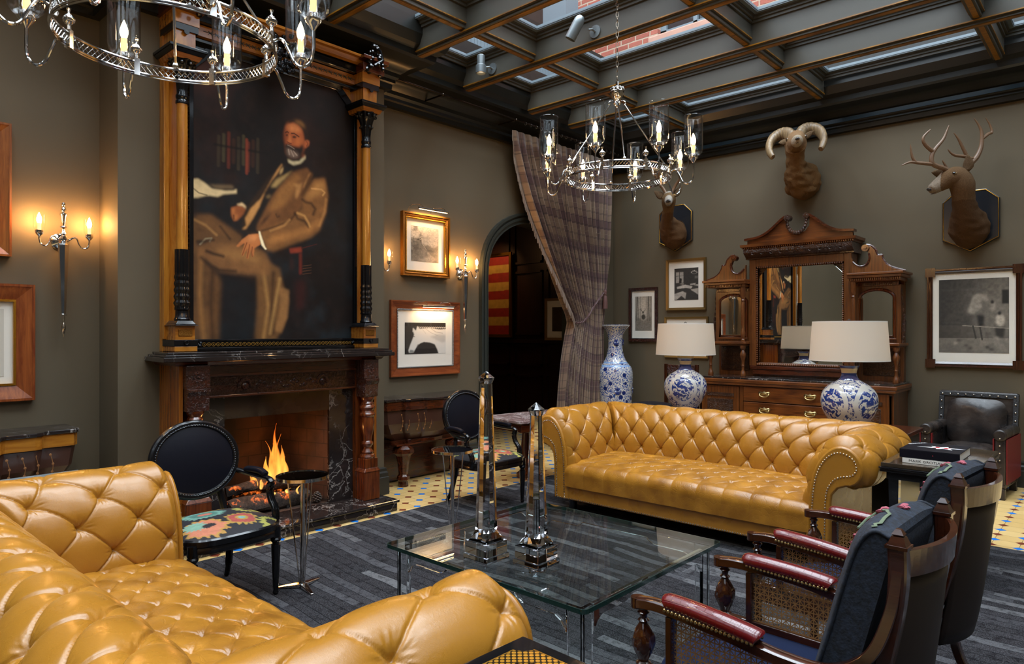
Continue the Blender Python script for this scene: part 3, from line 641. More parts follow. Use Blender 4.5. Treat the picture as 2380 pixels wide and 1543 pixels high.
# ================================================================== PAINTED AND PRINTED PICTURES
class Pic:                                  # a little painter: colours laid on a grid of points of the picture's own surface
    def __init__(s, nx, ny, base):
        s.nx, s.ny = nx, ny; s.I = np.zeros((ny, nx, 3)); s.I[:] = base
        s.x, s.y = np.meshgrid(np.linspace(0, 1, nx), np.linspace(0, 1, ny))
    def blur(s, m, r):
        r = int(round(r * s.nx));
        if r < 1: return m
        for _ in range(2):
            for ax in (0, 1):
                c = np.cumsum(np.pad(m, [(r + 1, r) if a == ax else (0, 0) for a in (0, 1)], mode='edge'), axis=ax)
                m = (np.take(c, range(2 * r + 1, c.shape[ax]), axis=ax) - np.take(c, range(0, c.shape[ax] - 2 * r - 1), axis=ax)) / (2 * r + 1)
        return m
    clip = None
    def lay(s, m, col, a=1):
        if s.clip is not None: m = m * s.clip
        s.I = s.I * (1 - m[..., None] * a) + np.array(col) * m[..., None] * a; return s
    def poly(s, pts, col, soft=.004, a=1, tex=0):
        P = pts; m = np.zeros(s.x.shape, bool)
        for i in range(len(P)):
            (x0, y0), (x1, y1) = P[i], P[i - 1]
            if y0 == y1: continue
            m ^= ((y0 > s.y) != (y1 > s.y)) & (s.x < (x1 - x0) * (s.y - y0) / (y1 - y0) + x0)
        m = s.blur(m.astype(float), soft)
        if tex: m = m * (1 - tex * s.noise(9))
        return s.lay(m, col, a)
    def ell(s, cx, cy, rx, ry, col, soft=.01, a=1): return s.lay(s.blur(((((s.x - cx) / rx) ** 2 + ((s.y - cy) / ry) ** 2) < 1).astype(float), soft), col, a)
    def line(s, pts, w, col, soft=.003, a=1):
        m = np.zeros(s.x.shape); asp = s.ny / s.nx
        for (x0, y0), (x1, y1) in zip(pts[:-1], pts[1:]):
            dx, dy = x1 - x0, (y1 - y0) * asp; L = dx * dx + dy * dy + 1e-9
            t = np.clip(((s.x - x0) * dx + (s.y - y0) * asp * dy) / L, 0, 1); d = np.hypot(s.x - x0 - t * dx, (s.y - y0) * asp - t * dy); m = np.maximum(m, np.clip((w - d) / max(soft, 1e-4) + .5, 0, 1))
        return s.lay(m, col, a)
    def noise(s, n, seed=None):
        r = np.random.default_rng(seed if seed is not None else n); out = np.zeros(s.x.shape); amp = 1; tot = 0
        for o in range(4):
            k = n * 2 ** o; g = r.random((int(k * s.ny / s.nx) + 2, k + 2)); xi = s.x * k; yi = s.y * (g.shape[0] - 2); x0 = xi.astype(int); y0 = yi.astype(int); fx = xi - x0; fy = yi - y0; fx = fx * fx * (3 - 2 * fx); fy = fy * fy * (3 - 2 * fy)
            out += amp * ((g[y0, x0] * (1 - fx) + g[y0, x0 + 1] * fx) * (1 - fy) + (g[y0 + 1, x0] * (1 - fx) + g[y0 + 1, x0 + 1] * fx) * fy); tot += amp; amp *= .55
        return out / tot
    def mesh(s, name, P0, U, V, parent, mat):        # P0 lower left corner, U to the right, V up; local coordinates
        P0, U, V = (np.array(a, float) for a in (P0, U, V)); A = P0 + s.x[..., None] * U + s.y[..., None] * V
        mb = MB(); mb.grid(A); o = obj(name, mb, mat, parent, smooth=False); ca = o.data.color_attributes.new('Col', 'FLOAT_COLOR', 'POINT')
        ca.data.foreach_set('color', np.concatenate([s.I, np.ones(s.x.shape + (1,))], -1).astype(np.float32).ravel()); return o
M['painting'] = vcol('oil_painting', .6, 0, .15); M['painting'].node_tree.nodes['Principled BSDF'].inputs['Specular IOR Level'].default_value = .25; M['print'] = vcol('printed_picture', .7)

# ================================================================== THE FIREPLACE
FP = thing('fireplace', 'carved dark wood fireplace with black marble mantel, hearth and a burning log fire', 'fireplace', (-4.9, 2.715, 0))
def fp(name, b, mat, **kw): return obj(name, b, mat, kw.pop('parent', FP), world=True, **kw)
b = MB(); b.box(-5.14, -4.575, 1.90, 3.585, 0, .070); b.box(-5.14, -4.56, 1.885, 3.60, .070, .095); fp('hearth', b, M['marble_black'], smooth=False, bevel=.008)
M['side_wood'] = wood('amber_side_wood', sr('6e340c'), sr('a2601e'), 1.8, 'z', .25, .5)
# side cheeks, pilasters and turned columns
for y0 in (1.90, 3.51): b = MB(); b.box(-5.138, -4.80, y0, y0 + .025, .096, 1.27); fp('side_panel', b, M['side_wood'], smooth=False)
for y0, y1 in ((1.925, 2.085), (3.365, 3.51)):
    yc = (y0 + y1) / 2; hw = (y1 - y0) / 2
    b = MB(); b.box(-5.138, -4.86, y0, y1, .096, 1.27); fp('pilaster', b, M['wood_z'], smooth=False)
    b = MB(); b.box(-4.859, -4.725, yc - hw - .005, yc + hw + .005, .096, .33); b.frustum((-4.792, yc), (.072, hw + .012), (.058, hw - .008), .33, .36); b.box(-4.85, -4.735, yc - hw + .008, yc + hw - .008, .36, .44); fp('pedestal', b, M['wood_z'], smooth=False, bevel=.004)
    b = MB(); b.lathe([(.06, .44), (.066, .452), (.06, .468), (.048, .475), (.052, .49), (.047, .50), (.036, .515), (.034, .53), (.046, .55), (.05, .56), (.045, .575), (.036, .585), (.04, .62), (.055, .68), (.06, .74), (.054, .785), (.058, .79), (.066, .80), (.066, .812), (.056, .825), (.052, .84), (.062, .855), (.066, .865), (.06, .88), (.05, .89), (.054, .90), (.044, .915), (.05, .925), (.058, .94), (.058, .955)], (-4.795, yc), 28); fp('turned_column', b, M['wood_z'])
    b = MB(); b.prism([(-4.859, .955), (-4.74, .955), (-4.73, 1.06), (-4.715, 1.09), (-4.715, 1.11), (-4.859, 1.11)], 'y', yc - hw + .005, yc + hw - .005); b.box(-4.859, -4.735, yc - hw, yc + hw, 1.11, 1.27); fp('carved_block', b, M['wood_carved'], smooth=False, bevel=.004)
    b = MB()
    for k in range(8): a = PI * k / 4; b.sph((-4.735, yc + .028 * math.cos(a), 1.19 + .028 * math.sin(a)), .013, 8, (.5, 1, 1))
    b.sph((-4.735, yc, 1.19), .012, 8, (.8, 1, 1)); fp('rosette', b, M['wood_carved'])
b = MB(); b.box(-5.138, -4.86, 2.085, 3.365, 1.185, 1.27); b.box(-4.865, -4.85, 2.085, 3.365, 1.18, 1.2); b.box(-4.865, -4.85, 2.085, 3.365, 1.028, 1.045); fp('frieze_rail', b, M['wood_y'], smooth=False, bevel=.003)
b = MB(); b.box(-5.0, -4.868, 2.085, 3.365, 1.03, 1.185); fp('carved_frieze', b, M['wood_carved'], smooth=False)
b = MB()
for yc in (2.40, 3.05):
    for k in range(11): a = PI * k / 10 + 0; b.sph((-4.866, yc + .045 * math.cos(a), 1.10 + .05 * math.sin(a)), .017, 8, (.5, 1, 1))
    b.sph((-4.862, yc, 1.10), .028, 10, (.5, 1, 1))
for k in range(18): b.sph((-4.866, 2.5 + .028 * k, 1.105 + .025 * math.sin(k * 1.3)), .017, 8, (.4, 1.2, .7))
fp('carved_flowers', b, M['wood_carved'])
b = MB(); b.sweep([(0, 1.262), (.03, 1.27), (.045, 1.29), (.075, 1.298), (.0, 1.298)], [(-5.138, 1.90), (-4.80, 1.90), (-4.80, 3.535), (-5.138, 3.535)]); fp('bed_moulding', b, M['wood_y'], smooth=False)
b = MB(); b.box(-5.138, -4.80, 1.91, 3.53, 1.265, 1.297); fp('mantel_board', b, M['wood_y'], smooth=False)
mp_ = [(-.36, 1.298), (.085, 1.298), (.10, 1.305), (.10, 1.33), (.09, 1.334), (.085, 1.345), (.07, 1.35), (.06, 1.36), (-.36, 1.36)]
b = MB(); b.prism([(-5.138 + 0, 1.80), (-4.70, 1.765), (-4.70, 3.655), (-5.138, 3.655), (-5.138, 1.80)][:4], 'z', 1.298, 1.33); b.prism([(-5.138, 1.82), (-4.715, 1.78), (-4.715, 3.64), (-5.138, 3.64)], 'z', 1.33, 1.345); b.prism([(-5.138, 1.85), (-4.735, 1.80), (-4.735, 3.62), (-5.138, 3.62)], 'z', 1.345, 1.362); fp('mantel_shelf', b, M['marble_black'], smooth=False, bevel=.004)
# marble slips round the firebox
b = MB(); b.box(-5.138, -4.905, 2.085, 2.262, .096, 1.03); fp('marble_slip', b, M['marble_black'], smooth=False)
b = MB(); b.box(-5.138, -4.905, 3.138, 3.365, .096, 1.03); fp('marble_slip', b, M['marble_black'], smooth=False)
b = MB(); b.box(-5.138, -4.905, 2.262, 3.138, .862, 1.03); fp('marble_lintel', b, M['marble_brown'], smooth=False)
m = NT('firebrick'); p = m.pos(); X, Y, Z_ = m.xyz(p); t = m.n('ShaderNodeTexBrick'); m.set(t.inputs['Vector'], m.comb(m.math('ADD', X, Y), Z_, 0)); t.inputs['Scale'].default_value = 1; t.inputs['Brick Width'].default_value = .23; t.inputs['Row Height'].default_value = .115; t.inputs['Mortar Size'].default_value = .004
m.set(t.inputs['Color1'], sr('4a3020')); m.set(t.inputs['Color2'], sr('583a26')); m.set(t.inputs['Mortar'], sr('38261a'))
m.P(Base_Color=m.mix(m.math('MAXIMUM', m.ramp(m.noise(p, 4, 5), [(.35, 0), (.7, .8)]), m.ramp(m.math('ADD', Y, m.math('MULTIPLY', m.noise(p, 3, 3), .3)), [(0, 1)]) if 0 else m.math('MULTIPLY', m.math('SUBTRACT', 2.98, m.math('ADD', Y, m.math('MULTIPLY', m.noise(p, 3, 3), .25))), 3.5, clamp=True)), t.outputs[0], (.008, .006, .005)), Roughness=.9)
b = MB(); F = [(-4.93, 2.262), (-5.5, 2.42), (-5.5, 2.98), (-4.93, 3.138)]
b.add([(x, y, z) for z in (.096, .862) for x, y in F], [(0, 1, 5, 4), (1, 2, 6, 5), (2, 3, 7, 6)]); b.add([(x, y, .096) for x, y in F], [(0, 1, 2, 3)]); b.add([(x, y, .861) for x, y in F], [(0, 1, 2, 3)])
fp('firebox', b, m.mat, smooth=False)

# logs, embers, flames, pine cone
m = NT('charred_bark'); v = m.co(); n = m.noise(v, 22, 6, .7); h = m.noise(v, 9, 4, .6); e = m.math('MULTIPLY', m.ramp(h, [(.56, 0), (.66, 1)]), m.ramp(n, [(.5, 0), (.6, 1)]))
m.P(Base_Color=m.ramp(n, [(.3, (.008, .006, .005)), (.7, (.09, .06, .045))]), Roughness=.9); m.b.inputs['Emission Color'].default_value = (1, .18, .02, 1); m.set(m.b.inputs['Emission Strength'], m.math('MULTIPLY', e, 1.6)); m.bump(n, 1, .02); M['log'] = m.mat
def log(label, p, q, r, seed):
    rg = np.random.default_rng(seed); P, Q = Vector(p), Vector(q); b = MB(); n = 12; k = 16; ax = (Q - P).normalized(); u = ax.cross(Vector((0, 0, 1))).normalized(); w = u.cross(ax); mid = (P + Q) / 2
    vs = []
    for i in range(n + 1):
        c = P.lerp(Q, i / n)
        for j in range(k): a = 2 * PI * j / k; rr = r * (1 + .16 * math.sin(3 * a + i * .5 + seed) + .10 * (rg.random() - .5)) * (.86 if i in (0, n) else 1); vs.append(c + u * rr * math.cos(a) + w * rr * math.sin(a))
    b.add(vs, [(i * k + j, i * k + (j + 1) % k, (i + 1) * k + (j + 1) % k, (i + 1) * k + j) for i in range(n) for j in range(k)] + [tuple(range(k))[::-1], tuple(n * k + j for j in range(k))])
    b.v = [(x - mid.x, y - mid.y, z - mid.z) for x, y, z in b.v]
    o = obj('log', b, M['log']); o.location = mid; tag(o, label, 'log', 'burning logs in the fireplace')
log('frontmost and longest charred log at the bottom of the fire', (-5.02, 2.34, .175), (-5.04, 3.02, .16), .062, 1)
log('glowing charred log lying behind the longest one in the fire', (-5.20, 2.44, .19), (-5.19, 2.96, .20), .06, 2)
log('upper charred log resting slantwise across the two below', (-5.16, 2.62, .295), (-5.06, 2.93, .27), .045, 3)
log('short upper charred log at the left end of the fire', (-5.14, 2.38, .275), (-5.08, 2.60, .30), .04, 4)
b = MB()
for y in (2.42, 2.55, 2.68, 2.81, 2.94): b.bar((-5.25, y, .112), (-4.98, y, .108), .018, .018)
b.bar((-5.25, 2.38, .106), (-5.25, 2.98, .106), .02, .02)
tag(obj('fire_grate', b, M['iron'], smooth=False), 'low iron grate under the burning logs', 'grate')
m = NT('fire_flame'); lw = m.n('ShaderNodeLayerWeight'); lw.inputs[0].default_value = .5; p = m.pos(); Z_ = m.xyz(p)[2]; hgt = m.math('DIVIDE', m.math('SUBTRACT', Z_, .22), .55, clamp=True)
c = m.ramp(hgt, [(0, (1, .50, .12)), (.35, (1, .36, .05)), (.75, (1, .20, .02)), (1, (.9, .10, .008))]); em = m.n('ShaderNodeEmission'); m.set(em.inputs[0], c); tr = m.n('ShaderNodeBsdfTransparent')
st = m.noise(m.co('Object', (22, 22, 5)), 1, 3); m.set(em.inputs[1], m.math('MULTIPLY', m.ramp(st, [(.3, .25), (.65, 1.0)]), 2.4))
fac = m.math('MULTIPLY', m.math('POWER', m.math('SUBTRACT', 1, lw.outputs['Facing']), 1.5), m.math('SUBTRACT', 1, m.math('MULTIPLY', hgt, .55)))
mx = m.n('ShaderNodeMixShader'); m.set(mx.inputs[0], fac); m.set(mx.inputs[1], tr); m.set(mx.inputs[2], em); m.t.links.new(mx.outputs[0], m.out.inputs[0]); M['flame'] = m.mat
b = MB()
def tongue(x, y, z, H, r, lean=(0, 0), ph=0):
    n = 14; path = []; rs = []
    for i in range(n + 1):
        t = i / n; path.append((x + lean[0] * t + .018 * math.sin(5 * t + ph) * t, y + lean[1] * t * t + .022 * math.sin(6.5 * t + ph * 1.7) * t, z + H * t)); rs.append(max(.0012, r * (math.sin(PI * min(1, t * .9 + .12)) ** .8) * (1 - t) ** .55))
    b.tube(path, rs, 12, cap=False)
for a in ((-5.13, 2.80, .29, .47, .034, (0, -.01), .2), (-5.11, 2.765, .28, .33, .045, (0, -.03), 1.1), (-5.14, 2.83, .28, .30, .05, (0, .02), 2.2), (-5.10, 2.72, .27, .24, .04, (0, -.05), .7), (-5.12, 2.86, .27, .22, .035, (0, .01), 3.0),
          (-5.15, 2.79, .27, .40, .026, (0, .035), 4.0), (-5.12, 2.75, .27, .36, .018, (0, -.06), 5.2), (-5.10, 2.60, .27, .17, .024, (0, -.01), .9), (-5.12, 2.57, .26, .13, .026, (0, .01), 2.9), (-5.12, 2.50, .26, .05, .022, (0, -.03), 1.9), (-5.09, 2.64, .26, .10, .02, (0, .02), 3.7),
          (-4.99, 2.90, .17, .10, .014, (0, .02), 1.0), (-4.985, 2.80, .22, .03, .02, (0, .03), .4), (-4.985, 2.68, .215, .025, .022, (0, .02), 2.1)): tongue(*a)
tag(obj('fire', b, M['flame']), 'orange flames rising from the logs in the fireplace', 'fire', kind='stuff')
light('fire_glow', 'POINT', (-5.05, 2.70, .50), 5, (1, .40, .10), .07)
b = MB()
for k in range(46): a = k * 2.4; z = k / 46; r = .034 * math.sin(PI * min(1, z * .85 + .12)) ; b.sph((-4.965 + r * math.cos(a), 3.06 + r * math.sin(a), .105 + .085 * z), .011, 6, (1, 1, .5))
tag(obj('pine_cone', b, plain('grey_cone', sr('4a4038'), .7)), 'grey pine cone at the right front of the firebox', 'pine cone')

# ================================================================== THE OVERMANTEL FRAME AND PORTRAIT
OM = thing('overmantel', 'tall golden and black columned overmantel frame standing on the mantel', 'overmantel', (-5.0, 2.76, 1.3625))
def om(name, b, mat, **kw): return obj(name, b, mat, OM, world=True, **kw)
Z0 = 1.3635
b = MB(); b.box(-5.138, -5.09, 1.90, 2.06, Z0, 3.86); b.box(-5.138, -5.09, 3.52, 3.62, Z0, 3.86); b.box(-5.138, -5.09, 2.06, 3.52, 3.62, 3.86); om('back_board', b, M['maple_z'], smooth=False)
for y0, y1 in ((1.90, 1.935), (3.585, 3.62)): b = MB(); b.box(-5.09, -5.06, y0, y1, 1.45, 3.5); om('edge_strip', b, M['maple_z'], smooth=False, bevel=.003)
b = MB()                                       # black base rails and frame
b.box(-5.12, -5.02, 2.03, 3.54, Z0, 1.385); b.box(-5.12, -5.05, 2.03, 3.54, 1.385, 1.43)
b.box(-5.12, -5.045, 2.06, 3.53, 1.43, 1.447); b.box(-5.12, -5.055, 2.075, 2.105, 1.447, 3.45); b.box(-5.12, -5.055, 3.488, 3.515, 1.447, 3.42)
cor = [(2.105, 3.44), (2.26, 3.60), (3.33, 3.60), (3.488, 3.44)]
for (ya, za), (yb, zb) in zip(cor[:-1], cor[1:]): b.bar((-5.088, ya, za + .014), (-5.088, yb, zb + .014), .065, .030, (1, 0, 0))
b.add([(x, y, z) for x in (-5.12, -5.08) for y, z in ((2.10, 3.44), (2.10, 3.62), (2.27, 3.62))], [(0, 1, 2), (5, 4, 3), (0, 3, 4, 1), (1, 4, 5, 2), (2, 5, 3, 0)])
om('inner_frame', b, M['ebony'], smooth=False, bevel=.003)
b = MB(); b.add([(x, y, z) for x in (-5.12, -5.075) for y, z in ((3.515, 3.46), (3.515, 3.62), (3.36, 3.62))], [(0, 1, 2), (5, 4, 3), (0, 3, 4, 1), (1, 4, 5, 2), (2, 5, 3, 0)]); om('spandrel', b, M['maple_z'], smooth=False)
M['inlay_gold'] = plain('inlay_gold', sr('8a6526'), .4, .6)                                       # inlaid chain ornament
def links(p, q, n):
    for k in range(n):
        c = Vector(p).lerp(Vector(q), (k + .5) / n); L = (Vector(q) - Vector(p)).length / n * .40; d = (Vector(q) - Vector(p)).normalized(); e = Vector((1, 0, 0)).cross(d)
        pts = [c + d * (L * math.cos(a)) + e * (.013 * math.sin(a)) for a in [2 * PI * i / 8 + PI / 8 for i in range(8)]]
        b.tube(pts, .0026, 5, closed=True); b.bar(c + d * L, c + d * (L * 1.55), .006, .004, (1, 0, 0)); b.sph(c, .004, 6)
for a_ in (((-5.047, 2.16, 1.408), (-5.047, 3.46, 1.408), 38), ((-5.085, 2.068, 1.46), (-5.085, 2.068, 3.45), 58), ((-5.085, 3.525, 1.46), (-5.085, 3.525, 3.45), 58), ((-5.07, 2.28, 3.635), (-5.07, 3.33, 3.635), 30)): b = MB(); links(*a_); om('inlaid_chain', b, M['inlay_gold'])
for (y0, y1) in ((2.075, 2.15), (3.455, 3.53)):
    b = MB()
    for k in range(9): b.sph((-5.04 + .006 * math.sin(k * 2), y0 + (y1 - y0) * k / 8, 1.408 + .012 * math.sin(k * 2.6)), .013, 8)
    om('corner_carving', b, M['ebony'])
for y0, y1 in ((1.905, 2.06), (3.465, 3.615)):
    yc = (y0 + y1) / 2; xc = -4.955; h = .072
    b = MB(); b.box(-5.11, -4.885, y0, y1, Z0, 1.40); b.box(-5.11, -4.90, y0 + .01, y1 - .01, 1.44, 1.545); om('column_base', b, M['maple_y'], smooth=False, bevel=.003)
    b = MB(); b.box(-5.11, -4.883, y0 - .004, y1 + .004, 1.40, 1.445); b.frustum((-4.985, yc), (.115, .082), (.10, .066), 1.545, 1.555); b.frustum((-4.985, yc), (.10, .068), (.085, .05), 1.555, 1.58); b.lathe([(.017, -4.883), (.017, -4.872), (.011, -4.872), (.011, -4.878)], (yc, 1.425), 20, 'x'); om('column_plinth', b, M['ebony'], smooth=False, bevel=.002)
    b = MB(); b.box(-4.902, -4.895, y0 + .03, y1 - .03, 1.47, 1.52); om('inlaid_panel', b, M['gilt_carved'], smooth=False, bevel=.003)
    xc = -4.955
    b = MB(); b.lathe([(.05, 1.58), (.055, 1.59), (.046, 1.605), (.044, 1.65), (.05, 1.655), (.05, 1.665)], (xc, yc), 24); om('column_foot', b, M['ebony'])
    def fl(a, z): return 1 + .075 * math.cos(10 * a)
    pr = [(.046, 1.665)]
    for k in range(5):
        z = 1.68 + k * .046; pr += [(.043, z), (.0515 - .001 * k, z + .018), (.0515 - .001 * k, z + .026), (.043, z + .042)]
    pr += [(.044, 1.92), (.044, 2.08)]; b = MB(); b.lathe(pr, (xc, yc), 60, flute=fl); om('fluted_shaft', b, M['ebony'])
    b = MB(); b.lathe([(.038, 2.08), (.036, 3.10)], (xc, yc), 24); om('golden_shaft', b, M['maple_z'])
    b = MB(); b.lathe([(.038, 3.10), (.044, 3.105), (.044, 3.12), (.037, 3.13), (.043, 3.145), (.043, 3.16), (.037, 3.17), (.037, 3.20)], (xc, yc), 24)
    b.lathe([(.037, 3.20), (.042, 3.26), (.055, 3.33), (.075, 3.385), (.09, 3.40)], (xc, yc), 40, flute=lambda a, z: 1 + .10 * math.cos(8 * a) * (z - 3.15) / .25)
    for k in range(8):
        a = PI / 4 * k + PI / 8; b.sph((xc + .078 * math.cos(a), yc + .078 * math.sin(a), 3.375), .017, 8)
        b.sph((xc + .05 * math.cos(a + .4), yc + .05 * math.sin(a + .4), 3.28), .012, 8)
    om('capital', b, M['ebony'])
    b = MB(); b.frustum((xc - .03, yc), (.11, .085), (.13, .10), 3.40, 3.43); om('capital_necking', b, M['maple_y'], smooth=False)
    b = MB(); b.frustum((xc - .03, yc), (.135, .11), (.15, .125), 3.43, 3.455); b.box(xc - .18, xc + .125, yc - .13, yc + .13, 3.455, 3.475); om('abacus', b, M['ebony'], smooth=False, bevel=.003)
    b = MB(); b.box(-5.12, -4.90, yc - .07, yc + .07, 3.475, 3.60); om('impost_block', b, M['maple_z'], smooth=False)
    b = MB(); b.box(-5.12, -4.885, yc - .085, yc + .085, 3.60, 3.645); b.lathe([(.018, -4.885), (.018, -4.873), (.006, -4.873)], (yc, 3.59), 16, 'x'); om('bracket', b, M['ebony'], smooth=False)
    b = MB(); b.box(-5.12, -4.88, yc - .09, yc + .09, 3.645, 3.73); om('frieze_block', b, M['maple_y'], smooth=False)
    b = MB(); b.box(-5.12, -4.84, yc - .11, yc + .11, 3.73, 3.80); b.box(-5.12, -4.80, yc - .13, yc + .13, 3.82, 3.85); om('cornice_block', b, M['wood_y'], smooth=False, bevel=.004)
b = MB(); b.box(-5.12, -5.0, 1.98, 3.54, 3.645, 3.725); om('frieze', b, M['maple_y'], smooth=False)
b = MB(); b.box(-5.12, -5.03, 2.06, 3.46, 3.612, 3.64); b.box(-5.12, -4.95, 1.98, 3.54, 3.73, 3.79); om('frieze_band', b, M['ebony'], smooth=False, bevel=.003)
b = MB(); b.sweep([(0, 3.79), (.03, 3.80), (.05, 3.83), (.08, 3.835), (.08, 3.855), (0, 3.86)], [(-5.12, 1.90), (-4.93, 1.90), (-4.93, 3.62), (-5.12, 3.62)]); om('cornice', b, M['maple_y'], smooth=False)
b = MB()
for k in range(26):
    y = 2.2 + k * .048; 
    for s_ in (-1, 1): b.bar((-4.998, y, 3.685), (-4.998, y + .018, 3.685 + s_ * .016), .004, .004); b.bar((-4.998, y, 3.685), (-4.998, y - .014, 3.685 + s_ * .012), .004, .004)
b.bar((-4.998, 2.15, 3.685), (-4.998, 3.45, 3.685), .004, .004); om('painted_sprigs', b, plain('dark_green_paint', sr('2a3018'), .5), smooth=False)
b = MB(); rg = np.random.default_rng(5)       # carved black crest in the middle and finial at the right
for k in range(60):
    a = rg.random() * 2 * PI; rr = .13 * rg.random() ** .5; b.sph((-4.93 + .04 * rg.random(), 2.74 + rr * math.cos(a), 3.68 + 1.25 * rr * math.sin(a)), .018 + .016 * rg.random(), 8, (.8, 1, 1))
om('carved_crest', b, M['ebony'])
for yc in (2.0, 3.545):
    b = MB()
    for k in range(44):
        t = rg.random(); a = rg.random() * 2 * PI; w_ = .075 * (1 - t) ** .6 + .012; b.sph((-4.83 + w_ * .6 * math.cos(a), yc + w_ * math.sin(a), 3.72 + .24 * t), .014 + .012 * rg.random(), 8)
    b.tube([(-4.81, yc - .02, 3.78), (-4.79, yc + .05, 3.84), (-4.80, yc + .03, 3.92), (-4.82, yc - .02, 3.96)], [.016, .014, .01, .003], 8)
    om('carved_finial', b, M['ebony'])
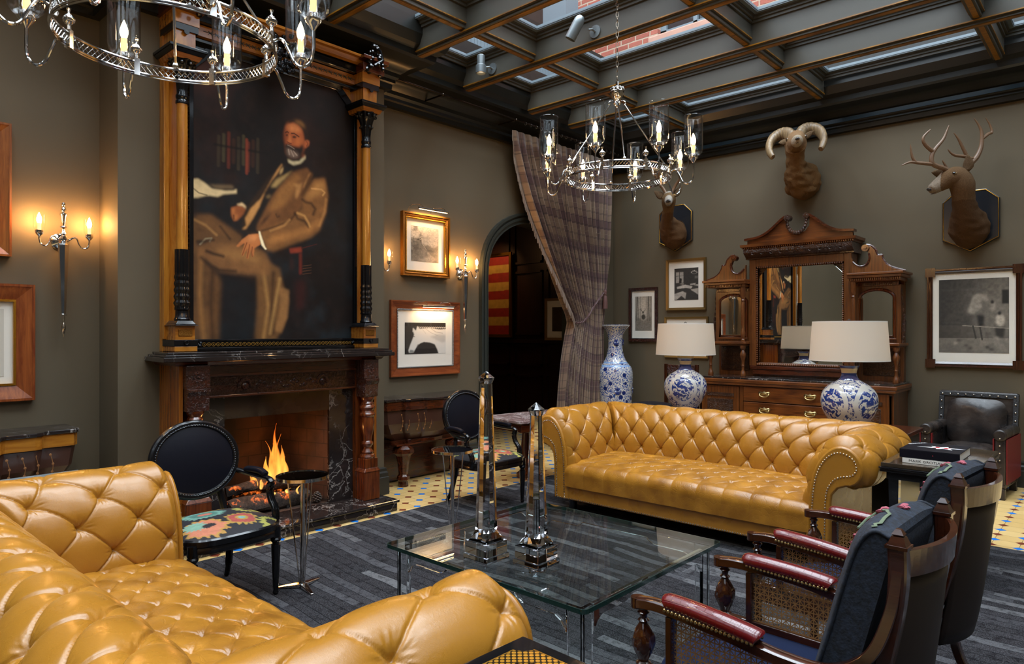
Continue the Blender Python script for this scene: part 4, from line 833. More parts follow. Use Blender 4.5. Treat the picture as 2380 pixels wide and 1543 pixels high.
# portrait
STROKES = [
('poly','2e2014',0.008,1,0,[(0.519,0.647),(0.41,0.57),(0.281,0.451),(0.273,0.384),(0.361,0.37),(0.477,0.397),(0.615,0.464),(0.706,0.601),(0.669,0.649),(0.563,0.627)]),
('poly','1a1614',0.006,0.9,0,[(0.477,0.598),(0.41,0.526),(0.337,0.451),(0.297,0.385),(0.361,0.384),(0.41,0.452),(0.477,0.528),(0.528,0.588)]),
('poly','6c4828',0.008,1,0.3,[(0.58,0.624),(0.528,0.588),(0.46,0.531),(0.41,0.472),(0.361,0.409),(0.359,0.39),(0.41,0.388),(0.494,0.409),(0.58,0.436),(0.642,0.502),(0.669,0.571),(0.714,0.628),(0.678,0.653)]),
('poly','7c5630',0.01,1,0.3,[(0.799,0.627),(0.724,0.614),(0.669,0.566),(0.646,0.528),(0.642,0.492),(0.607,0.473),(0.563,0.444),(0.46,0.416),(0.373,0.388),(0.398,0.353),(0.418,0.324),(0.46,0.319),(0.58,0.354),(0.706,0.388),(0.761,0.418),(0.808,0.49),(0.823,0.56)]),
('poly','9a7040',0.014,0.8,0,[(0.79,0.61),(0.743,0.605),(0.706,0.57),(0.66,0.535),(0.687,0.532),(0.761,0.559),(0.799,0.579)]),
('poly','96683a',0.012,0.8,0,[(0.761,0.47),(0.706,0.434),(0.58,0.405),(0.443,0.375),(0.427,0.344),(0.528,0.361),(0.687,0.402),(0.752,0.432)]),
('poly','8e6436',0.012,0.7,0,[(0.519,0.567),(0.477,0.528),(0.435,0.479),(0.443,0.465),(0.528,0.492),(0.58,0.537),(0.607,0.576),(0.642,0.62),(0.597,0.616)]),
('poly','9c7244',0.006,0.9,0,[(0.646,0.593),(0.633,0.558),(0.607,0.524),(0.597,0.539),(0.607,0.57),(0.584,0.581),(0.624,0.585)]),
('poly','4a3018',0.008,0.8,0,[(0.71,0.641),(0.687,0.615),(0.66,0.576),(0.635,0.542),(0.642,0.533),(0.678,0.567),(0.706,0.606),(0.719,0.634)]),
('poly','a87c4a',0.005,0.9,0,[(0.706,0.64),(0.678,0.609),(0.66,0.581),(0.646,0.564),(0.66,0.589),(0.687,0.625)]),
('poly','a87c4a',0.004,0.95,0,[(0.515,0.651),(0.485,0.623),(0.435,0.568),(0.385,0.509),(0.321,0.465),(0.291,0.428),(0.297,0.404),(0.272,0.388),(0.297,0.392),(0.337,0.431),(0.377,0.479),(0.41,0.536),(0.451,0.58),(0.485,0.608),(0.516,0.645)]),
('poly','a08458',0.004,0.9,0,[(0.528,0.641),(0.502,0.625),(0.497,0.605),(0.519,0.617)]),
('poly','9a8052',0.006,0.9,0,[(0.58,0.634),(0.528,0.608),(0.477,0.587),(0.443,0.554),(0.477,0.558),(0.519,0.587),(0.554,0.611)]),
('poly','8a7048',0.008,0.7,0,[(0.443,0.529),(0.414,0.517),(0.422,0.512),(0.443,0.519)]),
('poly','141416',0.004,0.9,0,[(0.519,0.645),(0.545,0.64),(0.589,0.64),(0.545,0.62),(0.51,0.606),(0.528,0.628)]),
('poly','181210',0.006,0.9,0,[(0.447,0.461),(0.406,0.437),(0.377,0.41),(0.361,0.392),(0.385,0.411),(0.418,0.433)]),
('line','c89a60',0.006,0.5,0,[(0.71,0.576),(0.775,0.579),(0.799,0.569),(0.785,0.557)]),
('line','2c1c10',0.01,0.7,0,[(0.646,0.528),(0.669,0.52),(0.706,0.518),(0.733,0.499),(0.719,0.477)]),
('line','2c1c10',0.01,0.7,0,[(0.597,0.472),(0.615,0.453),(0.66,0.447),(0.687,0.428)]),
('line','b88c54',0.008,0.6,0,[(0.615,0.474),(0.66,0.467),(0.687,0.443),(0.696,0.429)]),
('line','2c1c10',0.008,0.6,0,[(0.393,0.392),(0.477,0.413),(0.563,0.439),(0.597,0.467)]),
('line','b08450',0.008,0.5,0,[(0.563,0.444),(0.528,0.421),(0.443,0.395)]),
('line','a87a48',0.01,0.5,0,[(0.808,0.543),(0.799,0.494),(0.761,0.438)]),
('line','2c1c10',0.006,0.5,0,[(0.477,0.458),(0.485,0.448),(0.495,0.452)]),
('poly','5e4226',0.01,1,0.4,[(-0.001,0.401),(0.027,0.421),(0.1,0.427),(0.174,0.4),(0.265,0.368),(0.281,0.355),(0.25,0.334),(0.129,0.336),(0.027,0.33),(-0.001,0.273)]),
('poly','755230',0.012,1,0.35,[(0.014,0.31),(0.1,0.339),(0.235,0.338),(0.345,0.33),(0.41,0.314),(0.443,0.276),(0.435,0.232),(0.313,0.227),(0.144,0.234),(0.071,0.267),(0.027,0.275)]),
('poly','8e683c',0.02,0.6,0,[(0.129,0.313),(0.281,0.316),(0.377,0.302),(0.393,0.273),(0.25,0.276),(0.129,0.294)]),
('poly','6a4a2a',0.02,0.6,0,[(0.027,0.412),(0.1,0.418),(0.189,0.382),(0.235,0.357),(0.129,0.359),(0.042,0.377)]),
('line','241810',0.01,0.8,0,[(0.078,0.3),(0.114,0.293),(0.166,0.287)]),
('line','241810',0.012,0.7,0,[(0.049,0.276),(0.1,0.25),(0.144,0.238),(0.235,0.238)]),
('line','8a8068',0.005,0.6,0,[(0.042,0.321),(0.071,0.342),(0.103,0.346),(0.093,0.334)]),
('line','241810',0.008,0.6,0,[(0.027,0.33),(0.064,0.332),(0.114,0.34)]),
('line','241810',0.008,0.6,0,[(0.151,0.389),(0.181,0.367),(0.204,0.35)]),
('line','a07a4a',0.008,0.5,0,[(0.014,0.402),(0.071,0.388),(0.129,0.359)]),
('line','2a1c10',0.008,0.6,0,[(0.25,0.382),(0.278,0.365),(0.281,0.345)]),
('poly','bca982',0.004,0.95,0,[(0.001,0.537),(0.029,0.543),(0.064,0.533),(0.107,0.516),(0.174,0.516),(0.227,0.522),(0.242,0.529),(0.242,0.513),(0.166,0.502),(0.137,0.491),(0.078,0.49),(0.027,0.477),(0.001,0.476)]),
('poly','6a5840',0.006,0.9,0,[(0.085,0.528),(0.219,0.539),(0.227,0.528),(0.129,0.518)]),
('line','4a3c28',0.004,0.8,0,[(0.001,0.51),(0.035,0.495),(0.078,0.491)]),
('poly','7e4a28',0.005,1,0,[(0.212,0.46),(0.25,0.471),(0.281,0.471),(0.296,0.462),(0.281,0.442),(0.25,0.42),(0.227,0.413),(0.21,0.431)]),
('poly','b07240',0.008,0.7,0,[(0.215,0.458),(0.231,0.459),(0.227,0.437),(0.215,0.436)]),
('poly','b07240',0.008,0.7,0,[(0.231,0.438),(0.25,0.439),(0.242,0.419),(0.227,0.419)]),
('line','3a1c0c',0.003,0.8,0,[(0.226,0.435),(0.227,0.421)]),
('poly','c0a47c',0.004,0.95,0,[(0.242,0.474),(0.273,0.483),(0.296,0.472),(0.293,0.462),(0.278,0.471),(0.254,0.471)]),
('poly','a0653a',0.002,1,0,[(0.371,0.38),(0.313,0.372),(0.273,0.352),(0.239,0.326),(0.25,0.323),(0.289,0.341),(0.27,0.299),(0.278,0.293),(0.301,0.318),(0.305,0.323),(0.297,0.286),(0.309,0.285),(0.325,0.319),(0.329,0.292),(0.341,0.298),(0.346,0.325),(0.384,0.342)]),
('poly','c08656',0.01,0.6,0,[(0.353,0.374),(0.313,0.367),(0.289,0.346),(0.321,0.348),(0.369,0.36)]),
('line','5a2e16',0.003,0.8,0,[(0.301,0.342),(0.289,0.322),(0.275,0.297)]),
('line','5a2e16',0.003,0.8,0,[(0.317,0.336),(0.311,0.314),(0.302,0.288)]),
('line','5a2e16',0.003,0.8,0,[(0.333,0.329),(0.33,0.309),(0.333,0.295)]),
('poly','d8c8a4',0.002,1,0,[(0.371,0.389),(0.379,0.388),(0.393,0.362),(0.41,0.334),(0.42,0.326),(0.41,0.324),(0.389,0.337),(0.373,0.371)]),
('poly','7a3422',0.004,0.95,0,[(0.56,0.337),(0.64,0.347),(0.644,0.327),(0.567,0.319)]),
('poly','5c2418',0.004,0.95,0,[(0.623,0.321),(0.642,0.325),(0.644,0.244),(0.623,0.241)]),
('line','4a1c14',0.003,0.8,0,[(0.642,0.342),(0.743,0.364)]),
('poly','3a1c12',0.012,0.7,0,[(0.567,0.302),(0.584,0.303),(0.589,0.262),(0.567,0.256)]),
('line','6a4a34',0.002,0.6,0,[(0.649,0.275),(0.706,0.282)]),
('line','6a4a34',0.002,0.6,0,[(0.649,0.265),(0.706,0.272)]),
('line','6a4a34',0.002,0.6,0,[(0.649,0.255),(0.706,0.262)]),
('line','6a4a34',0.002,0.6,0,[(0.649,0.244),(0.706,0.251)]),
('poly','8e4e2c',0.006,1,0,[(0.535,0.791),(0.551,0.805),(0.583,0.817),(0.625,0.813),(0.653,0.798),(0.664,0.774),(0.661,0.745),(0.658,0.717),(0.625,0.688),(0.572,0.675),(0.54,0.69),(0.535,0.717),(0.529,0.744),(0.529,0.768)]),
('poly','b87848',0.012,0.8,0,[(0.556,0.803),(0.593,0.811),(0.625,0.803),(0.642,0.787),(0.615,0.78),(0.572,0.777),(0.545,0.78)]),
('poly','a86438',0.014,0.8,0,[(0.593,0.752),(0.636,0.767),(0.65,0.75),(0.625,0.728),(0.593,0.731)]),
('poly','5c2c18',0.012,0.8,0,[(0.529,0.768),(0.545,0.77),(0.545,0.74),(0.535,0.726),(0.529,0.738)]),
('poly','b06c40',0.005,0.9,0,[(0.559,0.766),(0.572,0.756),(0.578,0.738),(0.561,0.733),(0.547,0.737),(0.555,0.747)]),
('line','4a2010',0.003,0.9,0,[(0.547,0.735),(0.559,0.732),(0.575,0.731)]),
('line','2a160c',0.004,0.95,0,[(0.575,0.77),(0.593,0.772),(0.623,0.764)]),
('line','2a160c',0.004,0.9,0,[(0.537,0.768),(0.548,0.773),(0.555,0.77)]),
('poly','24140c',0.002,0.9,0,[(0.58,0.759),(0.593,0.764),(0.608,0.761),(0.601,0.755),(0.585,0.755)]),
('poly','6a4a3a',0.002,0.6,0,[(0.593,0.761),(0.605,0.759),(0.599,0.757)]),
('poly','24140c',0.003,0.8,0,[(0.539,0.761),(0.552,0.764),(0.553,0.758),(0.54,0.755)]),
('poly','2a1a10',0.006,1,0,[(0.561,0.819),(0.593,0.83),(0.642,0.831),(0.675,0.814),(0.688,0.79),(0.691,0.762),(0.664,0.756),(0.655,0.776),(0.647,0.794),(0.625,0.807),(0.588,0.815),(0.545,0.801)]),
('poly','8a6236',0.01,0.7,0,[(0.593,0.822),(0.636,0.825),(0.661,0.812),(0.664,0.799),(0.636,0.808),(0.599,0.815)]),
('poly','9c5834',0.004,1,0,[(0.658,0.751),(0.68,0.759),(0.694,0.756),(0.691,0.74),(0.669,0.726),(0.655,0.729)]),
('line','5a2a16',0.003,0.8,0,[(0.675,0.752),(0.683,0.745),(0.675,0.735)]),
('poly','221814',0.006,1,0,[(0.529,0.722),(0.551,0.727),(0.583,0.723),(0.625,0.725),(0.65,0.741),(0.655,0.717),(0.636,0.686),(0.583,0.67),(0.545,0.678),(0.532,0.698)]),
('poly','7a6658',0.01,0.9,0,[(0.545,0.709),(0.561,0.714),(0.593,0.703),(0.62,0.7),(0.615,0.686),(0.583,0.68),(0.551,0.685)]),
('line','a89484',0.004,0.6,0,[(0.556,0.707),(0.561,0.689)]),
('line','a89484',0.004,0.6,0,[(0.572,0.706),(0.588,0.686)]),
('line','a89484',0.004,0.6,0,[(0.588,0.705),(0.61,0.692)]),
('poly','3a2a22',0.004,1,0,[(0.543,0.724),(0.567,0.724),(0.599,0.716),(0.62,0.703),(0.588,0.708),(0.556,0.714),(0.543,0.716)]),
('line','9a8474',0.003,0.6,0,[(0.551,0.723),(0.572,0.72),(0.593,0.714)]),
('poly','a89c7c',0.004,1,0,[(0.55,0.671),(0.583,0.666),(0.625,0.672),(0.667,0.699),(0.668,0.687),(0.636,0.664),(0.588,0.651),(0.556,0.658)]),
('poly','8a4c2a',0.006,0.9,0,[(0.644,0.69),(0.658,0.704),(0.664,0.698),(0.653,0.685)])]
L = lambda h: sr(h)
pc = Pic(420, 660, L('140c09'))
n = pc.noise(4, 3)[..., None]; pc.I = pc.I * (.7 + .7 * n); pc.lay(np.clip(pc.noise(3, 8) * 2.4 - .9, 0, 1) * (1 - pc.x) * pc.y, L('4e2614'), .9); pc.lay(np.clip(pc.noise(9, 18) * 3 - 1.6, 0, 1) * (pc.x > 0), L('2a1a14'), .6); pc.lay(np.clip(pc.noise(7, 28) * 3 - 1.5, 0, 1) * (1 - pc.y), L('1c2a30'), .6); pc.lay(np.clip(pc.noise(5, 9) * 2 - .9, 0, 1) * (1 - pc.y), L('1a2226'), .7)
for k in range(9): x = .14 + .028 * k; pc.line([(x, .60 + .02 * (k % 2)), (x + .002, .70 + .01 * (k % 3))], .009, L(['3a3224', '46402c', '5c2a1e', '3a2418'][k % 4]), .010, .7)
pc.line([(.12, .67), (.42, .675)], .006, L('100c0a'), .012, .8); pc.line([(.30, .59), (.30, .71)], .008, L('7a3a26'), .010, .7)
pc.poly([(0, .42), (.02, .30), (.10, .25), (.16, .20), (.15, .0), (0, 0)], L('644628'), .012, 1, .5); pc.poly([(.36, .30), (.50, .26), (.52, .20), (.56, .14), (.52, .04), (.47, -.01), (.34, -.01), (.36, .12)], L('6e4e2c'), .010, 1, .4); pc.poly([(.16, .22), (.35, .20), (.35, .0), (.14, .0)], L('14171a'), .02, .85, .3)
pc.poly([(.50, .19), (.56, .18), (.55, .08), (.51, .02), (.47, .03), (.50, .10)], L('84603a'), .006, .9, .3); pc.poly([(.60, .22), (.66, .22), (.66, .12), (.61, .10)], L('3a1612'), .02, .7)
for p_, c_, w_ in (([(.40, .24), (.43, .12), (.40, .0)], 'a07a48', .008), ([(.46, .24), (.45, .12), (.46, .02)], '2a1a10', .010), ([(.50, .22), (.47, .12), (.44, .02)], 'a88450', .006), ([(.05, .30), (.04, .15), (.06, .0)], '8a6438', .010), ([(.11, .24), (.10, .12), (.11, 0)], '2a1a10', .012)): pc.line(p_, w_, L(c_), .025, .6)
for kind, col, soft, a, tx, pts in STROKES:
    if kind == 'poly': pc.poly(pts, L(col), soft, a, tx)
    else: pc.line(pts, soft * .8, L(col), soft * 1.6, a)
pc.I *= (.80 + .4 * pc.noise(26, 4))[..., None]; pc.I = np.clip(pc.I * 1.5, 0, 1) ** 1.13
PT_ = thing('portrait_painting', 'large oil portrait of a seated bearded man in a tan suit, above the mantel', 'painting', (-5.085, 2.797, 1.447))
pc.mesh('canvas', (0, 2.105 - 2.797, 0.001), (0, 1.383, 0), (0, 0, 2.172), PT_, M['painting'])
# ================================================================== FRAMED PICTURES
def framed(name, label, loc, U, N, w, h, fw, fmat, pic, mat_w, depth=.03, prof='flat', liner=None, group=None, cat='picture', ears=0, glass=True):
    # loc: centre on the wall; U: right direction, N: out of the wall; V is up
    t = thing(name, label, cat, loc, 0, group); U, N = Vector(U), Vector(N); V = Vector((0, 0, 1)); B = MB()
    def P(a, b_, c): return tuple(U * a + V * b_ + N * c)
    def ringf(B, w, h, fw, c0, c1o, c1i):
        o = [(-w / 2, -h / 2), (w / 2, -h / 2), (w / 2, h / 2), (-w / 2, h / 2)]; i = [(-w / 2 + fw, -h / 2 + fw), (w / 2 - fw, -h / 2 + fw), (w / 2 - fw, h / 2 - fw), (-w / 2 + fw, h / 2 - fw)]
        vs = [P(*p, c0) for p in o] + [P(*p, c1o) for p in o] + [P(*p, c1i) for p in i] + [P(*p, c0) for p in i]
        B.add(vs, [f for k in range(4) for f in ((k, (k + 1) % 4, 4 + (k + 1) % 4, 4 + k), (4 + k, 4 + (k + 1) % 4, 8 + (k + 1) % 4, 8 + k), (8 + k, 8 + (k + 1) % 4, 12 + (k + 1) % 4, 12 + k), (12 + k, 12 + (k + 1) % 4, (k + 1) % 4, k))])
    if prof == 'flat': ringf(B, w, h, fw, .002, depth, depth * .8)
    elif prof == 'slope': ringf(B, w, h, fw * .15, .002, depth, depth); ringf(B, w - fw * .3 + .002, h - fw * .3 + .002, fw * .85, .002, depth * .95, depth * .45)
    else: ringf(B, w, h, fw * .35, .002, depth, depth); ringf(B, w - fw * .6, h - fw * .6, fw * .35, .002, depth * .7, depth * .85); ringf(B, w - fw * 1.2, h - fw * 1.2, fw * .4, .002, depth * .9, depth * .5)
    if ears:
        for sx in (-1, 1):
            for sy in (-1, 1):
                x, y = sx * (w / 2 - .03), sy * (h / 2 - .03); B.add([P(x - .045, y - .045, .004), P(x + .045, y - .045, .004), P(x + .045, y + .045, .004), P(x - .045, y + .045, .004), P(x - .045, y - .045, depth * .9), P(x + .045, y - .045, depth * .9), P(x + .045, y + .045, depth * .9), P(x - .045, y + .045, depth * .9)], [(3, 2, 1, 0), (4, 5, 6, 7), (0, 1, 5, 4), (1, 2, 6, 5), (2, 3, 7, 6), (3, 0, 4, 7)])
    obj('frame', B, fmat, t, smooth=False)
    if liner:
        B = MB(); lw_ = .014; ringf(B, w - 2 * fw + .004, h - 2 * fw + .004, lw_, .002, depth * .62, depth * .62); 
        if liner[1]:
            W2, H2 = w / 2 - fw - .006, h / 2 - fw - .006; k = int(2 * W2 / .016)
            for q in range(k):
                for s_ in (-1, 1): B.sph(P(-W2 + 2 * W2 * (q + .5) / k, s_ * H2, depth * .62), .006, 6)
            k = int(2 * H2 / .016)
            for q in range(k):
                for s_ in (-1, 1): B.sph(P(s_ * W2, -H2 + 2 * H2 * (q + .5) / k, depth * .62), .006, 6)
        obj('beaded_liner' if liner[1] else 'liner', B, liner[0], t, smooth=False)
    iw, ih = w - 2 * fw, h - 2 * fw; d = .008
    B = MB(); B.add([P(-iw / 2, -ih / 2, d), P(iw / 2, -ih / 2, d), P(iw / 2, ih / 2, d), P(-iw / 2, ih / 2, d)], [(0, 1, 2, 3)]); obj('mat_board', B, M['mat_board'], t, smooth=False)
    if isinstance(mat_w, (int, float)): mat_w = (mat_w, mat_w, mat_w)
    sw, bw, tw = mat_w
    pic.mesh('print', P(-iw / 2 + sw, -ih / 2 + bw, d + .002), U * (iw - 2 * sw), V * (ih - bw - tw), t, M['print'])
    if glass:
        B = MB(); B.add([P(-iw / 2, -ih / 2, d + .008), P(iw / 2, -ih / 2, d + .008), P(iw / 2, ih / 2, d + .008), P(-iw / 2, ih / 2, d + .008)], [(0, 1, 2, 3)]); obj('glazing', B, M['glass_pic'], t, smooth=False)
    return t
def picture_light(label, loc, L, rise=.03):
    t = thing('picture_light', label, 'picture light', loc)
    b = MB(); b.lathe([(.011, -L / 2), (.011, L / 2)], (.10, 0), 14, 'y'); obj('tube', b, M['silver_dark'], t)
    b = MB(); b.lathe([(.007, -L / 2 + .01), (.007, L / 2 - .01)], (.098, -.007), 10, 'y'); obj('lamp', b, emit('picture_lamp', (1, .62, .30), 14), t)
    for y in (-L * .36, L * .40):
        b = MB(); b.tube(cr([(.0, y - .12, -.02), (.03, y - .10, rise), (.07, y - .02, rise + .012), (.098, y - .005, rise * .8), (.10, y, .008)], 5), .0035, 6); obj('arm', b, M['silver'], t)
    light('picture_light_glow', 'AREA', (loc[0] + .09, loc[1], loc[2] - .02), 2.6, (1, .62, .30), .03, L, (0, R(14), 0))
    return t
AX, AN = (0, 1, 0), (1, 0, 0)                # left wall: right direction is +Y, out is +X
BXr, BN = (1, 0, 0), (0, -1, 0)              # back wall

def sepia(P, warm=1):
    g = P.I[..., 0]; P.I = np.stack([g, g * (.9 - .03 * warm), g * (.78 - .08 * warm)], -1); return P
# landscape
p = Pic(110, 150, (.45,) * 3); p.I[:] = (.30 + .35 * p.y)[..., None]
p.lay(np.clip(p.noise(6, 2) * 3 - 1.3, 0, 1) * np.clip(1.5 - 2.3 * p.x + .3 * p.y, 0, 1), (.05,) * 3, .95); p.poly([(0, .55), (.25, .6), (.45, .5), (.7, .35), (1, .30), (1, 0), (0, 0)], (.10,) * 3, .03, .85, .5); p.poly([(.2, .02), (.75, 0), (.9, .1), (.7, .22), (.6, .3), (.55, .28), (.66, .18), (.5, .12)], (.42,) * 3, .015, .8, .4)
p.line([(.3, .62), (.38, .66), (.42, .5), (.55, .35)], .008, (.6,) * 3, .01); p.poly([(.45, .45), (.6, .5), (.8, .42), (1, .5), (1, .3), (.6, .3)], (.09,) * 3, .02, .7); p.I *= (.6 + .8 * p.noise(24, 5))[..., None]; sepia(p)
framed('framed_landscape', 'gilt-framed sepia landscape print hanging above the white horse picture', (XL, 4.68, 2.405), AX, AN, .64, .655, .048, M['gilt_carved'], p, (.085, .11, .085), .05, 'stack', (M['gold'], True))
picture_light('slim metal picture light over the gilt-framed landscape', (XL, 4.72, 2.775), .40)
# white horse
p = Pic(130, 110, L('1e1a17')); p.poly([(.28, 1.02), (.30, .90), (.34, .80), (.60, .83), (.85, .78), (1.0, .80), (1.02, -.02), (.82, -.02), (.78, .15), (.72, .30), (.60, .36), (.45, .38), (.36, .33), (.26, .18), (.20, .05), (.10, .04), (.085, .12), (.13, .30), (.19, .50), (.22, .62), (.19, .75), (.20, .82), (.26, .74)][1:], L('d8d4cc'), .006)
p.poly([(.19, .84), (.185, .70), (.24, .74)], L('cfc9bf'), .004); p.poly([(.60, .55), (.75, .45), (.9, .35), (1, .38), (1, .6), (.8, .62)], L('a9a59f'), .02, .6); p.poly([(.11, .04), (.22, .06), (.2, .12), (.12, .14)], L('6f746f'), .01, .9); p.line([(.20, .56), (.235, .545)], .006, L('2a2522'), .006); p.line([(.62, .82), (.75, .70), (.92, .66)], .008, L('8d8880'), .01, .7); p.line([(.5, .8), (.62, .68), (.8, .58)], .006, L('8d8880'), .01, .6); p.line([(.42, .78), (.5, .65)], .005, L('a39e95'), .01, .6)
for k in range(14): x = .3 + .05 * k; p.line([(x, .80), (x + .03, .86), (x + .08, .85)], .005, L('ddd8ce'), .004, .8)
p.poly([(.3, .30), (.44, .34), (.5, .2), (.44, 0), (.28, 0), (.25, .12)], L('1e1a17'), .006, .8)
framed('framed_horse_photograph', 'broad brown-framed picture of a white horse head, lit by its own lamp', (XL, 4.69, 1.435), AX, AN, .94, .775, .085, wood('copper_brown_frame', sr('5e2812'), sr('8c4a24'), 3, 'y', .3, .4), p, (.105, .14, .14), .035, 'slope', (M['silver_dark'], True))
picture_light('slim metal picture light over the white horse picture', (XL, 4.79, 1.768), .44, .035)
# two at the far left edge
p = Pic(60, 60, L('b08a60')); p.poly([(.1, .1), (.6, .1), (.6, .9), (.1, .9)], L('3a2418'), .01)
framed('framed_picture', 'wide wooden frame at the far left edge, upper of two', (XL, .75, 2.435), AX, AN, .70, .875, .085, wood('amber_frame', sr('6a3410'), sr('a5622a'), 3, 'z', .3, .4), p, .08, .05, 'slope', (M['gold'], False))
p = Pic(60, 70, L('c9c2b4')); p.poly([(0, .25), (.45, .25), (.45, .8), (0, .8)], L('40231a'), .005); p.poly([(.0, .42), (.4, .42), (.4, .5), (0, .55)], L('7a2a3a'), .02)
framed('framed_picture', 'wide wooden frame at the far left edge, lower of two', (XL, .84, 1.43), AX, AN, .78, .775, .105, wood('amber_frame2', sr('6a2c10'), sr('9c5424'), 3, 'z', .3, .4), p, .06, .05, 'slope', (M['gold'], False))
# back wall: stag, dining room, one hidden behind a lamp, farmyard
p = Pic(70, 150, (.4,) * 3); p.I[:] = (.25 + .3 * np.exp(-((p.x - .5) ** 2 + (p.y - .7) ** 2) * 6))[..., None]
for x, w_ in ((.08, .03), (.2, .015), (.75, .02), (.85, .03), (.95, .015), (.66, .01), (.32, .01)): p.line([(x, .3), (x + .05 * math.sin(x * 20), 1)], w_, (.09,) * 3, .02, .8)
p.poly([(0, 0), (1, 0), (1, .42), (.6, .3), (.4, .3), (0, .45)], (.13,) * 3, .03, .8, .5); p.ell(.5, .40, .12, .08, (.05,) * 3, .02); p.ell(.48, .53, .06, .035, (.05,) * 3, .015); p.line([(.46, .56), (.34, .60), (.36, .66)], .012, (.05,) * 3, .01); p.line([(.50, .56), (.62, .60), (.60, .66)], .012, (.05,) * 3, .01); p.line([(.4, .6), (.28, .63)], .01, (.05,) * 3); p.I *= (.6 + .8 * p.noise(20, 6))[..., None]; sepia(p)
framed('framed_stag_print', 'narrow dark-framed print of a stag in woods, beside the dining room photograph', (-5.02, YW, 1.74), BXr, BN, .455, .745, .036, M['wood_carved'], p, (.06, .115, .085), .03, 'flat', (M['silver_dark'], True))
p = Pic(110, 150, (.035,) * 3)
p.poly([(.07, .55), (.38, .55), (.38, .88), (.07, .88)], (.45,) * 3, .008, .9, .3); p.line([(.22, .55), (.22, .88)], .012, (.05,) * 3); p.line([(.07, .76), (.38, .76)], .010, (.05,) * 3); p.poly([(.18, .5), (.3, .5), (.32, .68), (.22, .70)], (.02,) * 3, .01)
p.poly([(0, .2), (.35, .28), (.5, .22), (.46, .03), (.3, .14), (.1, .02), (0, .02)], (.5,) * 3, .012, .9, .4); p.poly([(.68, .32), (1, .36), (1, .15), (.88, .22)], (.5,) * 3, .012, .9, .4); p.poly([(.1, .42), (.45, .48), (.76, .42), (.7, .35), (.5, .38), (.12, .36)], (.6,) * 3, .01, .9, .3); p.poly([(.65, .5), (.9, .52), (.85, .47), (.68, .46)], (.5,) * 3, .01, .8); p.poly([(.8, .46), (1, .48), (1, .42)], (.55,) * 3, .01, .8); p.poly([(.2, .52), (.4, .53), (.38, .48)], (.4,) * 3, .01, .7)
for x, y in ((.72, .86), (.78, .89), (.84, .90), (.90, .88), (.94, .85)): p.ell(x, y, .016, .016, (.8,) * 3, .006)
p.line([(.73, .82), (.83, .80), (.93, .82)], .006, (.3,) * 3); p.poly([(.85, .66), (1, .66), (1, .74), (.85, .74)], (.12,) * 3, .006); p.I *= (.75 + .5 * p.noise(30, 7))[..., None]; sepia(p, 0)
framed('framed_dining_room_photograph', 'gold-framed black and white photograph of a restaurant dining room', (-4.37, YW, 2.127), BXr, BN, .575, .675, .032, plain('antique_gold_frame', sr('7a6238'), .35, .6), p, (.082, .10, .09), .035, 'flat')
p = Pic(60, 60, (.2,) * 3); p.line([(.1, .93), (.9, .93)], .01, (.02,) * 3); sepia(p, 0)
framed('framed_photograph', 'gold-framed photograph mostly hidden behind the farther lampshade', (-4.37, YW, 1.43), BXr, BN, .63, .54, .026, plain('antique_gold_frame_b', sr('8a7040'), .35, .6), p, .06, .03, 'flat')
p = Pic(150, 160, (.05,) * 3); p.I[:] = (.03 + .16 * np.exp(-((p.x - .9) ** 2 * 4 + (p.y - .6) ** 2 * 3)) + .10 * (p.y < .2))[..., None]
p.poly([(.9, .66), (1, .66), (1, .84), (.9, .84)], (.02,) * 3, .004); p.poly([(.50, .76), (.56, .80), (.68, .78), (.73, .70), (.70, .69), (.62, .72), (.62, .60), (.5, .52), (.42, .55)], (.42,) * 3, .012, .9, .5); p.poly([(.1, .5), (.3, .54), (.5, .5), (.48, .36), (.3, .34), (.1, .38)], (.06,) * 3, .03, .7)
p.poly([(.55, .52), (.66, .5), (.65, .36), (.58, .34)], (.015,) * 3, .01); p.ell(.78, .62, .035, .06, (.3,) * 3, .01); p.ell(.77, .68, .025, .025, (.03,) * 3, .006); p.ell(.88, .44, .06, .08, (.5,) * 3, .015); p.ell(.87, .53, .025, .025, (.03,) * 3, .008); p.poly([(.8, .34), (.95, .34), (.93, .2), (.82, .22)], (.03,) * 3, .01); p.line([(.35, .37), (1, .33)], .006, (.3, .3, .3), .004)
p.line([(.50, .36), (.54, .2)], .012, (.02,) * 3); p.line([(.6, .34), (.63, .18)], .012, (.02,) * 3)
for x, y in ((.25, .13), (.3, .17), (.4, .10), (.46, .06), (.7, .08), (.76, .05), (.82, .2)): p.ell(x, y, .035, .018, (.32 if x < .3 or x > .8 else .03,) * 3, .01)
p.I *= (.6 + .8 * p.noise(26, 8))[..., None]; sepia(p)
framed('framed_farmyard_engraving', 'large dark-framed farmyard engraving with a horse, hanging above the studded armchair', (-1.205, YW, 1.645), BXr, BN, .80, 1.00, .05, M['wood_dark'], p, (.055, .095, .06), .035, 'stack', ears=1)
